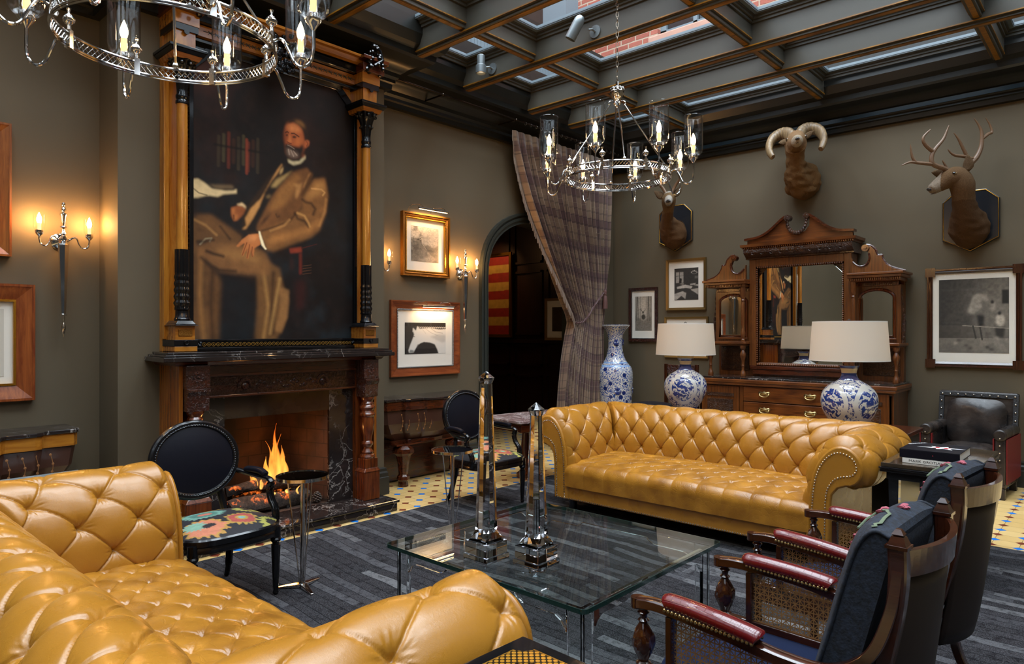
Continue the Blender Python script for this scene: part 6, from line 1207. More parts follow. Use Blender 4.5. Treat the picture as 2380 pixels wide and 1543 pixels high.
# studded club armchair by the back wall
m = NT('worn_black_leather'); v = m.co(); m.P(Base_Color=m.mix(m.ramp(m.noise(v, 5, 5), [(.4, 0), (.7, 1)]), (.012, .010, .010), (.05, .035, .028)), Roughness=m.ramp(m.noise(v, 8, 4), [(.3, .18), (.7, .42)])); m.bump(m.noise(v, 14, 5), .35, .012); M['worn'] = m.mat
M['oxblood'] = plain('oxblood_trim', sr('6e1a1c'), .4)
def club_chair(label, loc, rz):
    t = thing('studded_armchair', label, 'chair', loc, rz)
    for s_ in (-1, 1):
        b = MB(); x0, x1 = sorted((s_ * .255, s_ * .335)); b.box(x0, x1, -.30, .27, .10, .56); b.lathe([(.052, -.31), (.052, .27)], (s_ * .295, .575), 20, 'y'); obj('arm', b, M['worn'], t, bevel=.012)
        b = MB(); x0, x1 = sorted((s_ * .24, s_ * .25)); b.box(x0, x1, -.302, -.26, .12, .54); x0, x1 = sorted((s_ * .338, s_ * .348)); b.box(x0, x1, -.29, .28, .14, .54); obj('red_side_trim', b, M['oxblood'], t, smooth=False, label='faded red leather side strip')
        b = MB(); b.box(s_ * .295 - .035, s_ * .295 + .035, -.305, -.245, 0, .10); obj('leg', b, M['worn'], t, smooth=False, bevel=.006)
        b = MB(); b.box(s_ * .295 - .03, s_ * .295 + .03, .22, .28, 0, .10); obj('leg', b, M['worn'], t, smooth=False, bevel=.006)
        b = MB()
        for z in np.arange(.03, .56, .065): b.sph((s_ * .295, -.311, z), .0075, 8)
        obj('stud_row', b, M['nail'], t)
    b = MB(); b.box(-.25, .25, -.28, .22, .14, .36); obj('seat_base', b, M['worn'], t, bevel=.01)
    P, X, Y, Z = seat_pad(24, 24, .245, .26, .40, .045, 6); b = MB(); b.grid(np.stack([X, Y - .03, Z], -1)); b.box(-.243, .243, -.288, .226, .355, .405); obj('seat_cushion', b, M['worn'], t, bevel=.01)
    b = MB(); b.m = Matrix.Translation((0, .24, .36)) @ Matrix.Rotation(R(-8), 4, 'X'); b.box(-.325, .325, -.01, .075, 0, .56); obj('backrest', b, M['worn'], t, bevel=.015)
    P, X, Y, Z = seat_pad(24, 24, .245, .225, 0, .05, 5); b = MB(); b.m = Matrix.Translation((0, .228, .625)) @ Matrix.Rotation(R(82), 4, 'X'); b.grid(np.stack([X, Y, Z + .012 * np.sin(X * 18) * np.cos(Y * 9)], -1)); obj('back_cushion', b, M['worn'], t, angle=180)
    b = MB(); b.m = Matrix.Translation((0, .24, .36)) @ Matrix.Rotation(R(-8), 4, 'X')
    b.box(-.33, .33, -.022, -.008, .50, .545); b.box(-.33, -.285, -.022, -.008, .18, .50); b.box(.285, .33, -.022, -.008, .18, .50); obj('whipped_border', b, plain('dark_braid', (.02, .02, .022), .5, bump=1, bscale=90), t, smooth=False, bevel=.005)
    b = MB(); b.m = Matrix.Translation((0, .24, .36)) @ Matrix.Rotation(R(-8), 4, 'X')
    for x in np.linspace(-.3, .3, 10): b.sph((x, -.026, .523), .009, 8)
    for z in np.linspace(.22, .45, 4):
        for s_ in (-1, 1): b.sph((s_ * .307, -.026, z), .009, 8)
    obj('back_studs', b, M['nail'], t)
    return t
club_chair('worn black leather armchair with stud-trimmed edges, under the farmyard engraving', (-1.165, 7.755, 0), R(-4))
tag(obj('shade_block', MB().box(-1.80, -1.50, 7.30, 7.58, .0, .16), M['black_leather'], smooth=False, bevel=.02), 'low dark block standing in for shade left of the studded armchair', 'shade_block')  # dark box put in for the shade between sideboard and armchair
# chair half hidden behind the farther lamp
t = thing('carved_armchair', 'dark chair with carved crest rail, mostly hidden behind the farther lamp', 'chair', (-4.17, 7.47, 0), 0)
b = MB(); b.box(-.19, .19, .20, .235, .98, 1.09); obj('crest_rail', b, M['wood_carved'], t, smooth=False, bevel=.01)
for s_ in (-1, 1):
    b = MB(); b.box(s_ * .21 - .02, s_ * .21 + .02, .20, .24, 0, 1.10); obj('back_post', b, M['wood_dark'], t, smooth=False, bevel=.004)
    b = MB(); b.box(s_ * .21 - .02, s_ * .21 + .02, -.22, -.18, 0, .44); obj('leg', b, M['wood_dark'], t, smooth=False, bevel=.004)
b = MB(); b.box(-.23, .23, -.23, .20, .42, .50); obj('seat', b, M['black_leather'], t, smooth=False, bevel=.02)
b = MB(); b.lathe([(.001, .60), (.20, .605), (.235, .625), (.24, .665), (.22, .69), (.12, .705), (.001, .71)], (-4.05, 6.78), 32, cap=False); b.lathe([(.05, .0), (.03, .05), (.03, .60)], (-4.05, 6.78), 16)
tag(obj('leather_stool', b, M['black_leather']), 'round black leather stool top behind the sofa, left of the farther lamp', 'stool')
# ================================================================== TABLES, LAMPS, VASE
t = thing('side_table', 'black gloss side table holding two books, beside the sofa arm', 'table', (-.905, 5.03, FZ), 0)
M['tortoise'] = marble('black_mottled_top', (.012, .010, .008), (.06, .045, .03), sr('4a3a28'), 5, .2, .05)
b = MB(); b.box(-.235, .235, -.47, .47, .675, .70); obj('top', b, M['tortoise'], t, smooth=False, bevel=.003)
b = MB(); b.box(-.245, .245, -.48, .48, .665, .675); b.box(-.24, .24, -.475, .475, .645, .664); b.box(-.21, .21, -.445, .445, .60, .645); obj('edge_moulding', b, M['black'], t, smooth=False, bevel=.003)
for sx in (-1, 1):
    for sy in (-1, 1): b = MB(); b.frustum((sx * .175, sy * .40), (.016, .016), (.028, .028), 0, .60); obj('leg', b, M['black'], t, smooth=False)
def book(name, label, loc, w, d, h, cover, rz=0, page=None, text=None):
    t = thing(name, label, 'book', loc, rz, 'art books on the side table'); b = MB(); b.box(-w / 2, w / 2, -d / 2, d / 2, 0, .004); b.box(-w / 2, w / 2, -d / 2, d / 2, h - .004, h); b.box(-w / 2, w / 2, -d / 2, -d / 2 + .004, .004, h - .004); obj('cover', b, cover, t, smooth=False, bevel=.001)
    b = MB(); b.box(-w / 2 + .004, w / 2 - .004, -d / 2 + .004, d / 2 - .005, .004, h - .004); obj('pages', b, page or M['paper_white'], t, smooth=False); return t
def text(s, size, mat, parent, loc, rot, name='lettering', sx=1, ext=.0003):
    cu = bpy.data.curves.new(name, 'FONT'); cu.body = s; cu.size = size; cu.extrude = ext; cu.resolution_u = 3; cu.align_x = 'CENTER'; cu.align_y = 'CENTER'; tmp = bpy.data.objects.new('t', cu); COL.objects.link(tmp); bpy.context.view_layer.update(); me = bpy.data.meshes.new_from_object(tmp); bpy.data.objects.remove(tmp); me.materials.clear(); me.materials.append(mat); o = bpy.data.objects.new(name, me); link(o, parent); o.location = loc; o.rotation_euler = rot; o.scale = (sx, 1, 1)
    return o
ink = plain('black_ink', (.01, .01, .01), .6); wink = plain('white_ink', (.8, .8, .8), .6)
bk = book('book', 'white book lying under the black one on the side table', (-.895, 4.80, .7135), .29, .33, .030, M['paper_white'])
text('MARK GROTJAHN', .019, ink, bk, (-.01, -.1655, .015), (R(90), 0, 0), sx=1.3)
b = MB(); b.box(.075, .125, -.166, -.1652, .007, .022); obj('publisher_mark', b, ink, bk, smooth=False)
bk = book('book', 'black book with a white star on its cover, on top of the white book', (-.90, 4.81, .7445), .31, .35, .052, M['black_leather'])
text('BLUNDER', .026, wink, bk, (-.115, .105, .0525), (0, 0, R(58)), sx=1.2)
def star(pts, mat, z, name):
    b = MB(); n = len(pts); b.add([(x, y, z) for x, y in pts] + [(x, y, z + .0004) for x, y in pts], [tuple(range(n, 2 * n))] + [(i, (i + 1) % n, n + (i + 1) % n, n + i) for i in range(n)]); obj(name, b, mat, bk, smooth=False)
sp_ = []
for k, (r, a) in enumerate([(.12, 0), (.04, 28), (.075, 60), (.035, 95), (.085, 128), (.04, 155), (.13, 182), (.04, 212), (.075, 245), (.035, 272), (.085, 305), (.04, 335)]): sp_.append((.035 + r * math.cos(R(a + 12)), .0 + .85 * r * math.sin(R(a + 12))))
star(sp_, wink, .0521, 'white_star')
rd = plain('red_ink', sr('a8262c'), .6)
star([(.035 + x, y) for x, y in ((-.045, -.03), (-.01, -.012), (.035, -.035), (.03, .0), (.045, .03), (0, .015), (-.04, .032), (-.03, 0))], rd, .0527, 'red_figure')
b = MB(); b.lathe([(.013, .0532), (.001, .0534)], (.035, 0), 16); obj('white_dot', b, wink, bk)
b = MB(); b.lathe([(.003, -.1755), (.003, -.1761)], (.02, .026), 10, 'y'); obj('red_dot', b, rd, bk)

# black and gold tray table, cut off by the lower edge
t = thing('gilt_bordered_side_table', 'black lacquer table with a gold lattice border, cut off by the bottom edge', 'table', (-.825, .95, FZ), R(-2))
b = MB(); b.box(-.30, .30, -.30, .30, .715, .74); obj('top', b, M['black'], t, smooth=False, bevel=.004)
m = NT('gold_lattice'); X, Y, Z_ = m.xyz(m.co()); s1 = m.math('SINE', m.math('MULTIPLY', m.math('ADD', X, Y), 330)); s2 = m.math('SINE', m.math('MULTIPLY', m.math('SUBTRACT', X, Y), 330)); f = m.math('MULTIPLY', m.math('ADD', s1, 1), m.math('ADD', s2, 1))
m.P(Base_Color=m.ramp(f, [(.2, sr('1a1206')), (.9, sr('c8922a'))]), Metallic=.6, Roughness=.3); gl_ = m.mat
def cring(o, i, z): 
    def oct_(h, c):
        p = []
        for sx, sy in ((1, 1), (-1, 1), (-1, -1), (1, -1)):
            q = [(sx * h, sy * (h - c)), (sx * (h - c * .6), sy * (h - c * .6)), (sx * (h - c), sy * h)]; p += q if sx * sy > 0 else q[::-1]
        return p
    A, B_ = oct_(o, .035), oct_(i, .03); n = len(A); return [(x, y, z) for x, y in A] + [(x, y, z) for x, y in B_], [(k, (k + 1) % n, n + (k + 1) % n, n + k) for k in range(n)]
b = MB(); b.add(*cring(.262, .215, .7405)); obj('lattice_border', b, gl_, t, smooth=False)
b = MB(); b.add(*cring(.265, .262, .7407)); b.add(*cring(.216, .213, .7407)); obj('gold_line', b, M['gold'], t, smooth=False)
for sx in (-1, 1):
    for sy in (-1, 1): b = MB(); b.box(sx * .26 - .018, sx * .26 + .018, sy * .26 - .018, sy * .26 + .018, 0, .715); obj('leg', b, M['black'], t, smooth=False)

# long table behind the sofa and its two porcelain lamps
t = thing('library_table', 'dark panelled table behind the far sofa, carrying the two vase lamps', 'table', (-2.6, 6.07, 0))
b = MB(); b.box(-1.16, 1.285, -.42, .50, .665, .70); obj('top', b, M['wood_x'], t, smooth=False, bevel=.006)
pm = plain('dark_olive_lacquer', sr('2c2a1e'), .25)
for sx in (-1.12, 1.24): b = MB(); b.box(sx - .02, sx + .02, -.295, .48, 0, .665); obj('end_panel', b, pm, t, smooth=False, bevel=.003)
b = MB(); b.box(-1.1, 1.22, -.02, .02, .05, .665); obj('modesty_panel', b, pm, t, smooth=False)
def porcelain(name, dense, medallion=None):
    m = NT(name); v = m.co(); n = m.noise(v, 16 if dense else 20, 3, .55, 1.2); vz = m.n('ShaderNodeTexVoronoi', feature='DISTANCE_TO_EDGE'); m.set(vz.inputs['Vector'], m.mix(.10, v, m.noise(v, 14, 3, out=1))); vz.inputs['Scale'].default_value = 46 if dense else 30
    W_, Bl = sr('cfcdc6'), sr('2a3f80'); D = sr('1c2c66')
    if dense:
        f = m.ramp(vz.outputs[0], [(.10, 0), (.16, 1)], 'LINEAR'); c = m.mix(f, W_, sr('2a4c94')); vf = m.n('ShaderNodeTexVoronoi', feature='F1'); m.set(vf.inputs['Vector'], v); vf.inputs['Scale'].default_value = 9; c = m.mix(m.math('LESS_THAN', vf.outputs[0], .26), c, D)
    else:
        f = m.ramp(m.noise(v, 30, 4, .6, 2.0), [(.50, 0), (.54, 1)]); c = m.mix(f, W_, Bl)
    X, Y, Z_ = m.xyz(v)
    if medallion:
        (z0, z1), bands, ax = medallion
        if ax is not None:                # dragon roundels on four sides
            an = m.math('ARCTAN2', Y, X); q = m.math('ABSOLUTE', m.math('SUBTRACT', m.math('MODULO', m.math('ADD', an, PI * 2 + ax), PI / 2 * 1.0), PI / 4)); dx = m.math('MULTIPLY', q, .20); dz = m.math('SUBTRACT', Z_, (z0 + z1) / 2); rr = m.math('SQRT', m.math('ADD', m.math('MULTIPLY', dx, dx), m.math('MULTIPLY', dz, dz)))
            ra = (z1 - z0) / 2; ins = m.math('LESS_THAN', rr, ra * .86); band = m.math('LESS_THAN', rr, ra * 1.12); w2 = m.n('ShaderNodeTexWave', wave_type='RINGS'); m.set(w2.inputs['Vector'], v); w2.inputs['Scale'].default_value = 5; w2.inputs['Distortion'].default_value = 16; w2.inputs['Detail'].default_value = 3; w2.inputs['Detail Scale'].default_value = 3
            dr = m.mix(m.ramp(m.math('ADD', m.math('MULTIPLY', w2.outputs[0], .55), m.math('MULTIPLY', m.noise(v, 40, 4, .6, 1), .45)), [(.44, 0), (.50, 1)]), W_, Bl); c = m.mix(band, c, W_); c = m.mix(ins, c, dr)
        for (a, b_, col) in bands: c = m.mix(m.math('MULTIPLY', m.math('GREATER_THAN', Z_, a), m.math('LESS_THAN', Z_, b_)), c, col)
    m.P(Base_Color=c, Roughness=.1); m.b.inputs['Coat Weight'].default_value = .8; m.b.inputs['Coat Roughness'].default_value = .03; return m.mat
M['lamp_china'] = porcelain('dragon_porcelain', False, ((.085, .335), [(-.01, .045, sr('2c3f80')), (.375, .425, sr('27356f')), (.425, .458, sr('cfbf9c')), (.458, .48, sr('35427a'))], 0))
M['vase_china'] = porcelain('scrolling_porcelain', True, ((0, 1), [(1.04, 1.06, sr('7fa0cc')), (1.085, 1.10, sr('7fa0cc')), (1.575, 1.59, sr('c8d0dc'))], None))
M['shade'] = None
m = NT('cream_linen_shade'); m.P(Base_Color=sr('d8cfc0'), Roughness=.9); m.bump(m.noise(m.co('Object', (1, 1, 1)), 300, 2), .1, .001); tl = m.n('ShaderNodeBsdfTranslucent'); tl.inputs[0].default_value = (.85, .72, .55, 1); mx = m.n('ShaderNodeMixShader'); mx.inputs[0].default_value = .25; m.t.links.new(m.b.outputs[0], mx.inputs[1]); m.t.links.new(tl.outputs[0], mx.inputs[2]); m.t.links.new(mx.outputs[0], m.out.inputs[0]); M['shade'] = m.mat
def vase_lamp(label, loc, rz):
    t = thing('vase_lamp', label, 'lamp', loc, rz, 'blue and white vase lamps')
    b = MB(); b.lathe(cr([(.108, 0), (.112, .02), (.118, .04), (.155, .09), (.192, .16), (.203, .225), (.190, .285), (.145, .335), (.080, .372), (.058, .40), (.054, .43), (.064, .462), (.076, .478)], 4), (0, 0), 64); obj('vase_body', b, M['lamp_china'], t)
    b = MB(); b.lathe([(.076, .479), (.076, .505), (.001, .506)], seg=40, cap=False); obj('acrylic_cap', b, M['glass'], t)
    b = MB(); b.lathe([(.076, .5065), (.076, .512), (.01, .5125), (.01, .56), (.006, .56), (.006, .80)], seg=24); obj('neck_fitting', b, M['brass'], t)
    b = MB(); b.lathe([(.284, .515), (.262, .795)], seg=64, cap=False); obj('lamp_shade', b, M['shade'], t)
    b = MB(); b.lathe([(.2845, .513), (.2845, .521)], seg=64, cap=False); b.lathe([(.2625, .789), (.2625, .797)], seg=64, cap=False); obj('shade_trim', b, M['paper_white'], t)
    b = MB(); b.sph((0, 0, .65), .028, 12, (1, 1, 1.3)); obj('bulb', b, emit('lamp_bulb', (1, .62, .3), 14), t)
    b = MB()
    for k in range(3): a = 2 * PI * k / 3; b.bar((0, 0, .785), (.262 * math.cos(a), .262 * math.sin(a), .785), .003, .003)
    b.tube(cr([(0, 0, .79), (.012, 0, .80), (0, 0, .812), (-.012, 0, .80), (0, 0, .79)], 4), .003, 6); obj('shade_spider', b, M['iron'], t)
    t.scale = (1.04, 1.04, 1.11); return t
vl = vase_lamp('blue and white dragon vase lamp with a drum shade, nearer and right of two', (-1.70, 5.88, .7005), R(20))
dup(vl, (-3.37, 6.30, .7005), R(65), 'blue and white dragon vase lamp with a drum shade, farther and left of two')
# tall floor vase
b = MB(); b.lathe(cr([(.15, 0), (.16, .03), (.185, .15), (.215, .45), (.235, .80), (.236, .95), (.215, 1.03), (.19, 1.06), (.185, 1.075), (.165, 1.09), (.12, 1.18), (.098, 1.30), (.10, 1.42), (.135, 1.52), (.185, 1.575), (.195, 1.59), (.185, 1.592), (.13, 1.54)], 4), (0, 0), 64)
o = obj('floor_vase', b, M['vase_china']); o.location = (-5.17, 7.72, 0); tag(o, 'tall blue and white porcelain floor vase between curtain and stag print', 'vase')
m = plain('cobalt_glaze', sr('1b2f72'), .1, coat=.8)
for z, r_ in ((1.36, .104), (.72, .232), (1.0, .228)):
    if z == 1.0: continue
    for an in (-48, 42):
        b = MB(); c0 = Vector((math.cos(R(an)), math.sin(R(an)), 0)); tn = Vector((-c0.y, c0.x, 0)); 
        for k in range(14):
            q = 2 * PI * k / 14; a_ = .04 if r_ < .2 else .05; p0 = c0 * (r_ + .001) + Vector((0, 0, z)); P_ = [p0 + tn * (a_ * s * math.cos(q)) + Vector((0, 0, a_ * s * math.sin(q))) for s in (.12, .6, 1)]
            P_ = [Vector((p.x, p.y, 0)).normalized() * (r_ + .0005 if z < 1.2 else r_ + .002) + Vector((0, 0, p.z)) for p in P_]; b.tube(P_, [.004, .009, .006], 6)
        obj('painted_flower', b, m, o)

# marble-topped console tables against the left wall
def console(label, loc, wmat, n=None):
    t = thing('console_table', label, 'console table', loc, 0, 'marble-topped console tables'); hw = .62
    sc = [(-hw, 0), (hw, 0), (hw, .30), (hw - .03, .34), (.42, .34), (.40, .38), (.36, .40), (.20, .40), (.17, .44), (0, .47), (-.17, .44), (-.20, .40), (-.36, .40), (-.40, .38), (-.42, .34), (-hw + .03, .34), (-hw, .30)]
    f = lambda k, o: [(y_ * k + o, x_ * k2) for x_, y_ in sc for k2 in (k,)]
    b = MB(); b.prism([(y_, x_) for x_, y_ in sc], 'z', .835, .86); obj('marble_top', b, M['marble_black'], t, smooth=False, bevel=.005)
    b = MB(); b.prism([(y_ * .97, x_ * .985) for x_, y_ in sc], 'z', .75, .834); obj('apron', b, wmat, t, smooth=False, bevel=.003)
    b = MB()
    for z0, z1, k0, k1 in ((.745, .62, .93, .90), (.62, .52, .90, .80), (.52, .45, .80, .66)):
        A = [(y_ * k0, x_ * (k0 + .04), z0) for x_, y_ in sc]; B_ = [(y_ * k1, x_ * (k1 + .04), z1) for x_, y_ in sc]; m_ = len(A); b.add(A + B_, [(k, (k + 1) % m_, m_ + (k + 1) % m_, m_ + k) for k in range(m_)])
    obj('inlaid_frieze', b, plain('inlay_brown', sr('4a3026'), .3, coat=.4), t)
    b = MB(); rg = np.random.default_rng(3)
    for sx in (-1, 1):
        for k in range(5):
            y = sx * (.12 + .08 * k); x = .415 - .05 * (k > 2); pts = cr([(x * .93 + .012, y, .56), (x * .93 + .018, y + .012, .60), (x * .93 + .020, y + .016, .65), (x * .95 + .012, y + .002, .71)], 4); b.tube(pts, .0025, 5)
            for q in pts[::4]: b.sph(q, .009, 6, (.3, 1, 1))
    obj('floral_inlay', b, plain('inlay_pale', sr('8a5c34'), .4), t)
    b = MB(); b.prism([(y_ * .70, x_ * .72) for x_, y_ in sc], 'z', .415, .45); b.box(.0, .30, -.45, .45, .40, .415); obj('lower_moulding', b, wmat, t, smooth=False, bevel=.003)
    for sy in (-1, 1):
        b = MB(); b.lathe([(.06, .40), (.10, .37), (.105, .33), (.075, .30), (.055, .22), (.045, .12), (.06, .10), (.065, .07), (.045, .05), (.05, 0)], (.26, sy * .34), 8); obj('leg', b, wmat, t, smooth=False)
    b = MB(); b.box(.02, .06, -.48, .48, .02, .40); obj('back_panel', b, wmat, t, smooth=False)
    return t
c1 = console('carved console table with black marble top under the white horse picture', (XL + .002, 4.53, 0), M['wood_y'])
c2 = dup(c1, (XL + .002, .80, 0), None, 'honey wood console table with black marble top at the left edge')
for ch_ in c2.children:
    if ch_.name.startswith(('apron', 'lower_moulding', 'leg')): ch_.data = ch_.data.copy(); ch_.data.materials[0] = M['maple_y']
# red marble topped table
t = thing('marble_topped_table', 'table with a reddish marble top behind the crystal obelisks', 'table', (-4.50, 5.30, 0), R(-8))
b = MB(); b.prism(rrect(.30, .47, .04), 'z', .63, .655); obj('marble_top', b, M['marble_red'], t, smooth=False, bevel=.003)
b = MB(); b.box(-.27, .27, -.43, .43, .54, .63); b.box(-.275, .275, -.435, .435, .615, .63); obj('apron', b, M['wood_y'], t, smooth=False, bevel=.004)
b = MB(); b.lathe([(.10, 0), (.10, .04), (.05, .08), (.035, .16), (.055, .30), (.04, .46), (.07, .54)], (-.165, 0), 20); obj('pedestal', b, M['wood_z'], t)
# grey stone table behind the near sofa
t = thing('stone_topped_table', 'grey stone-topped table behind the near sofa arm, at left', 'table', (-4.82, .75, 0))
b = MB(); b.box(-.20, .21, -.55, .61, .58, .615); obj('stone_top', b, M['marble_grey'], t, smooth=False, bevel=.004)
b = MB(); b.box(-.16, .18, -.5, .56, .0, .58); obj('base', b, M['wood_dark'], t, smooth=False)

# ================================================================== CURTAIN
m = NT('plaid_taffeta'); at = m.n('ShaderNodeAttribute', attribute_name='uvp'); U_, V_, _ = m.xyz(at.outputs['Vector'])
def band(e, per, a, w): f = m.math('FRACT', m.math('DIVIDE', e, per)); return m.math('LESS_THAN', m.math('ABSOLUTE', m.math('SUBTRACT', f, a)), w)
c = m.mix(m.noise(m.comb(U_, V_, 0), 3, 3), sr('75604f'), sr('8a7462'))
for e, pr_ in ((U_, .5), (V_, .36)): c = m.mix(m.math('MULTIPLY', band(e, pr_, .5, .17), .6), c, sr('4a3038'))
for e in (U_, V_):
    for a in ((.2, .26, .62) if e is U_ else (.2, .235, .5, .77, .80)): c = m.mix(m.math('MULTIPLY', band(e, .34, a, .008), .75), c, sr('241a1c'))
    c = m.mix(m.math('MULTIPLY', band(e, .34, .02, .012), .6), c, sr('8a7a68'))
m.P(Base_Color=c, Roughness=.42); m.b.inputs['Sheen Weight'].default_value = .35; m.bump(m.noise(m.comb(U_, V_, 0), 120, 2), .1, .001); M['plaid'] = m.mat
CT = thing('curtain', 'floor-length plaid curtain with bullion fringe, tied back beside the arch', 'curtain', (-5.36, 6.9, 0))
def edge(tab, z): a = sorted(tab); return np.interp(z, [q[0] for q in a], [q[1] for q in a])
LE = [(3.84, 5.845), (3.6, 5.90), (3.38, 5.98), (3.1, 6.10), (2.8, 6.255), (2.5, 6.41), (2.2, 6.585), (1.9, 6.77), (1.72, 6.90), (1.62, 6.94), (1.5, 6.90), (1.2, 6.82), (.8, 6.75), (.3, 6.70), (.012, 6.68)]
RE = [(3.84, 7.86), (3.4, 7.82), (3.0, 7.78), (2.5, 7.74), (2.1, 7.70), (1.9, 7.66), (1.62, 7.60), (1.2, 7.60), (.5, 7.60), (.012, 7.58)]
nz, nu = 150, 300; zz = np.linspace(3.84, .012, nz); uu = np.linspace(0, 1, nu); Zg, Ug = np.meshgrid(zz, uu, indexing='ij')
Lg, Rg = edge(LE, Zg), edge(RE, Zg); wdt = Rg - Lg
Yg = Lg + wdt * Ug; fold = 17; amp = np.clip(.034 + .05 * (2.0 - wdt), .03, .07); amp = amp * np.clip((3.86 - Zg) / .25, .35, 1)
ph = Ug * fold * 2 * PI + 1.2 * np.sin(Zg * 1.3 + Ug * 4) + .5 * np.sin(Ug * 23); Xg = -5.36 + amp * (np.sin(ph) + .25 * np.sin(2 * ph + .6)) + .05 * np.exp(-((Zg - 1.62) / .25) ** 2) * 0 + .04
Yg = Yg + .25 * amp * np.cos(ph) * np.clip(Ug * 8, 0, 1) * np.clip((1 - Ug) * 8, 0, 1)
mb = MB(); mb.grid(np.stack([Xg, Yg, Zg], -1)); o = obj('drape', mb, M['plaid'], CT, world=True, angle=180)
ua = o.data.attributes.new('uvp', 'FLOAT_VECTOR', 'POINT'); sl = np.r_[np.zeros((1, nu)), np.cumsum(np.hypot(np.diff(Zg, axis=0), np.diff(Yg, axis=0)), axis=0)]
ua.data.foreach_set('vector', np.stack([Ug * 3.4, sl, np.zeros_like(Ug)], -1).astype(np.float32).ravel())
# fringe down the leading edge
def fringe(name, pts, L_, parent):
    b = MB(); rg = np.random.default_rng(2)
    for q in along(pts, .0125): l = L_ * (.85 + .3 * rg.random()); dx = .012 * (rg.random() - .5); b.tube([q, (q[0] + .012 + dx, q[1] - .010, q[2] - l * .5), (q[0] + .01, q[1] - .006 + dx, q[2] - l)], [.0035, .0045, .003], 4, cap=False)
    obj(name, b, plain('bullion_fringe', sr('7a685a'), .7), parent, world=True, label='twisted bullion fringe')
e_top = [(float(Xg[i, 0]), float(Yg[i, 0]), float(Zg[i, 0])) for i in range(0, 88, 2)]; fringe('fringe', e_top, .105, CT)
e_low = [(-5.27, 6.98, 1.64), (-5.26, 6.96, 1.4), (-5.26, 6.93, 1.0), (-5.26, 6.91, .6), (-5.27, 6.89, .1)]; fringe('fringe', e_low, .085, CT)
b = MB(); tp = cr([(-5.30, 6.90, 1.66), (-5.245, 6.98, 1.615), (-5.22, 7.12, 1.66), (-5.21, 7.32, 1.86), (-5.22, 7.5, 2.0), (-5.27, 7.62, 2.07), (-5.40, 7.70, 2.10), (-5.51, 7.72, 2.12)], 10)
for k in range(2): b.tube([(x + .008 * math.cos(i * .9 + k * PI), y, z + .008 * math.sin(i * .9 + k * PI)) for i, (x, y, z) in enumerate(tp)], .009, 6)
tb = obj('curtain_tieback', b, plain('wine_cord', sr('4e3230'), .6)); tag(tb, 'twisted dark cord tieback gathering the plaid curtain', 'tieback')
b = MB(); b.lathe([(.004, .06), (.018, .05), (.024, .03), (.02, .01), (.026, 0), (.016, -.01), (.026, -.03), (.032, -.10), (.034, -.19)], (-5.215, 7.55), 24, flute=lambda a, z: 1 + .06 * math.cos(14 * a)); b.v = [(x, y, z + 2.0) for x, y, z in b.v]; obj('tassel', b, plain('wine_tassel', sr('5c3a34'), .7), tb)
CR_ = thing('curtain_rod', 'thin dark curtain rod with rings under the left wall cornice', 'curtain rod', (-5.36, 6.3, 3.87))
b = MB(); b.lathe([(.009, 4.0), (.009, 7.93)], (-5.14, 3.885), 12, 'y'); obj('rod', b, plain('dark_bronze', (.06, .045, .035), .25, 1), CR_, world=True)
b = MB()
for y in np.linspace(5.86, 7.84, 22): b.tube([(-5.14 + .015 * math.cos(a), y, 3.878 + .017 * math.sin(a)) for a in np.linspace(0, 2 * PI, 11)[:-1]], .002, 5, closed=True)
obj('rings', b, M['silver_dark'], CR_, world=True)
b = MB(); 
for y in (4.6, 5.7, 7.9): b.bar((-5.45, y, 3.885), (-5.14, y, 3.885), .012, .012); b.sph((-5.14, y, 3.885), .016, 10)
obj('brackets', b, plain('dark_bronze_b', (.06, .045, .035), .25, 1), CR_, world=True)
# ================================================================== SIDEBOARD
SBX, SBY = -2.835, 8.19
SB = thing('mirrored_sideboard', 'large carved wooden sideboard with three mirrors and scrolled pediments, behind the lamps', 'sideboard', (SBX, SBY, 0))
def sb(name, b, mat, parent=None, **kw): return obj(name, b, mat, parent or SB, world=True, **kw)
b = MB(); b.box(SBX - 1.05, SBX + 1.05, 7.62, 8.19, .08, .93); b.box(SBX - 1.07, SBX + 1.07, 7.60, 8.19, 0, .08)
sb('carcass', b, M['oak_z'], smooth=False, bevel=.004)
b = MB(); b.box(SBX - .50, SBX + .50, 7.612, 7.625, .08, .50); sb('arched_recess', b, M['iron'], smooth=False)
b = MB()
for xc in (-.25, .25): 
    ar = [(SBX + xc + .245 * math.cos(a), .30 + .16 * math.sin(a)) for a in np.linspace(0, PI, 17)]
    for i in range(16): b.add([(ar[i][0], y, ar[i][1]) for y in (7.60, 7.612)] + [(ar[i + 1][0], y, ar[i + 1][1]) for y in (7.60, 7.612)] + [(ar[i][0], y, .505) for y in (7.60, 7.612)] + [(ar[i + 1][0], y, .505) for y in (7.60, 7.612)], [(0, 2, 6, 4), (1, 5, 7, 3), (0, 1, 3, 2)])
sb('arched_valance', b, M['oak_x'], smooth=False)
b = MB(); b.box(SBX - 1.08, SBX + 1.08, 7.57, 8.19, .885, .915); b.box(SBX - 1.09, SBX + 1.09, 7.56, 8.19, .915, .955); sb('top_moulding', b, M['oak_x'], smooth=False, bevel=.008)
b = MB(); b.box(SBX - 1.07, SBX + 1.07, 7.575, 8.19, .956, .975); sb('marble_top', b, M['marble_black'], smooth=False, bevel=.004)
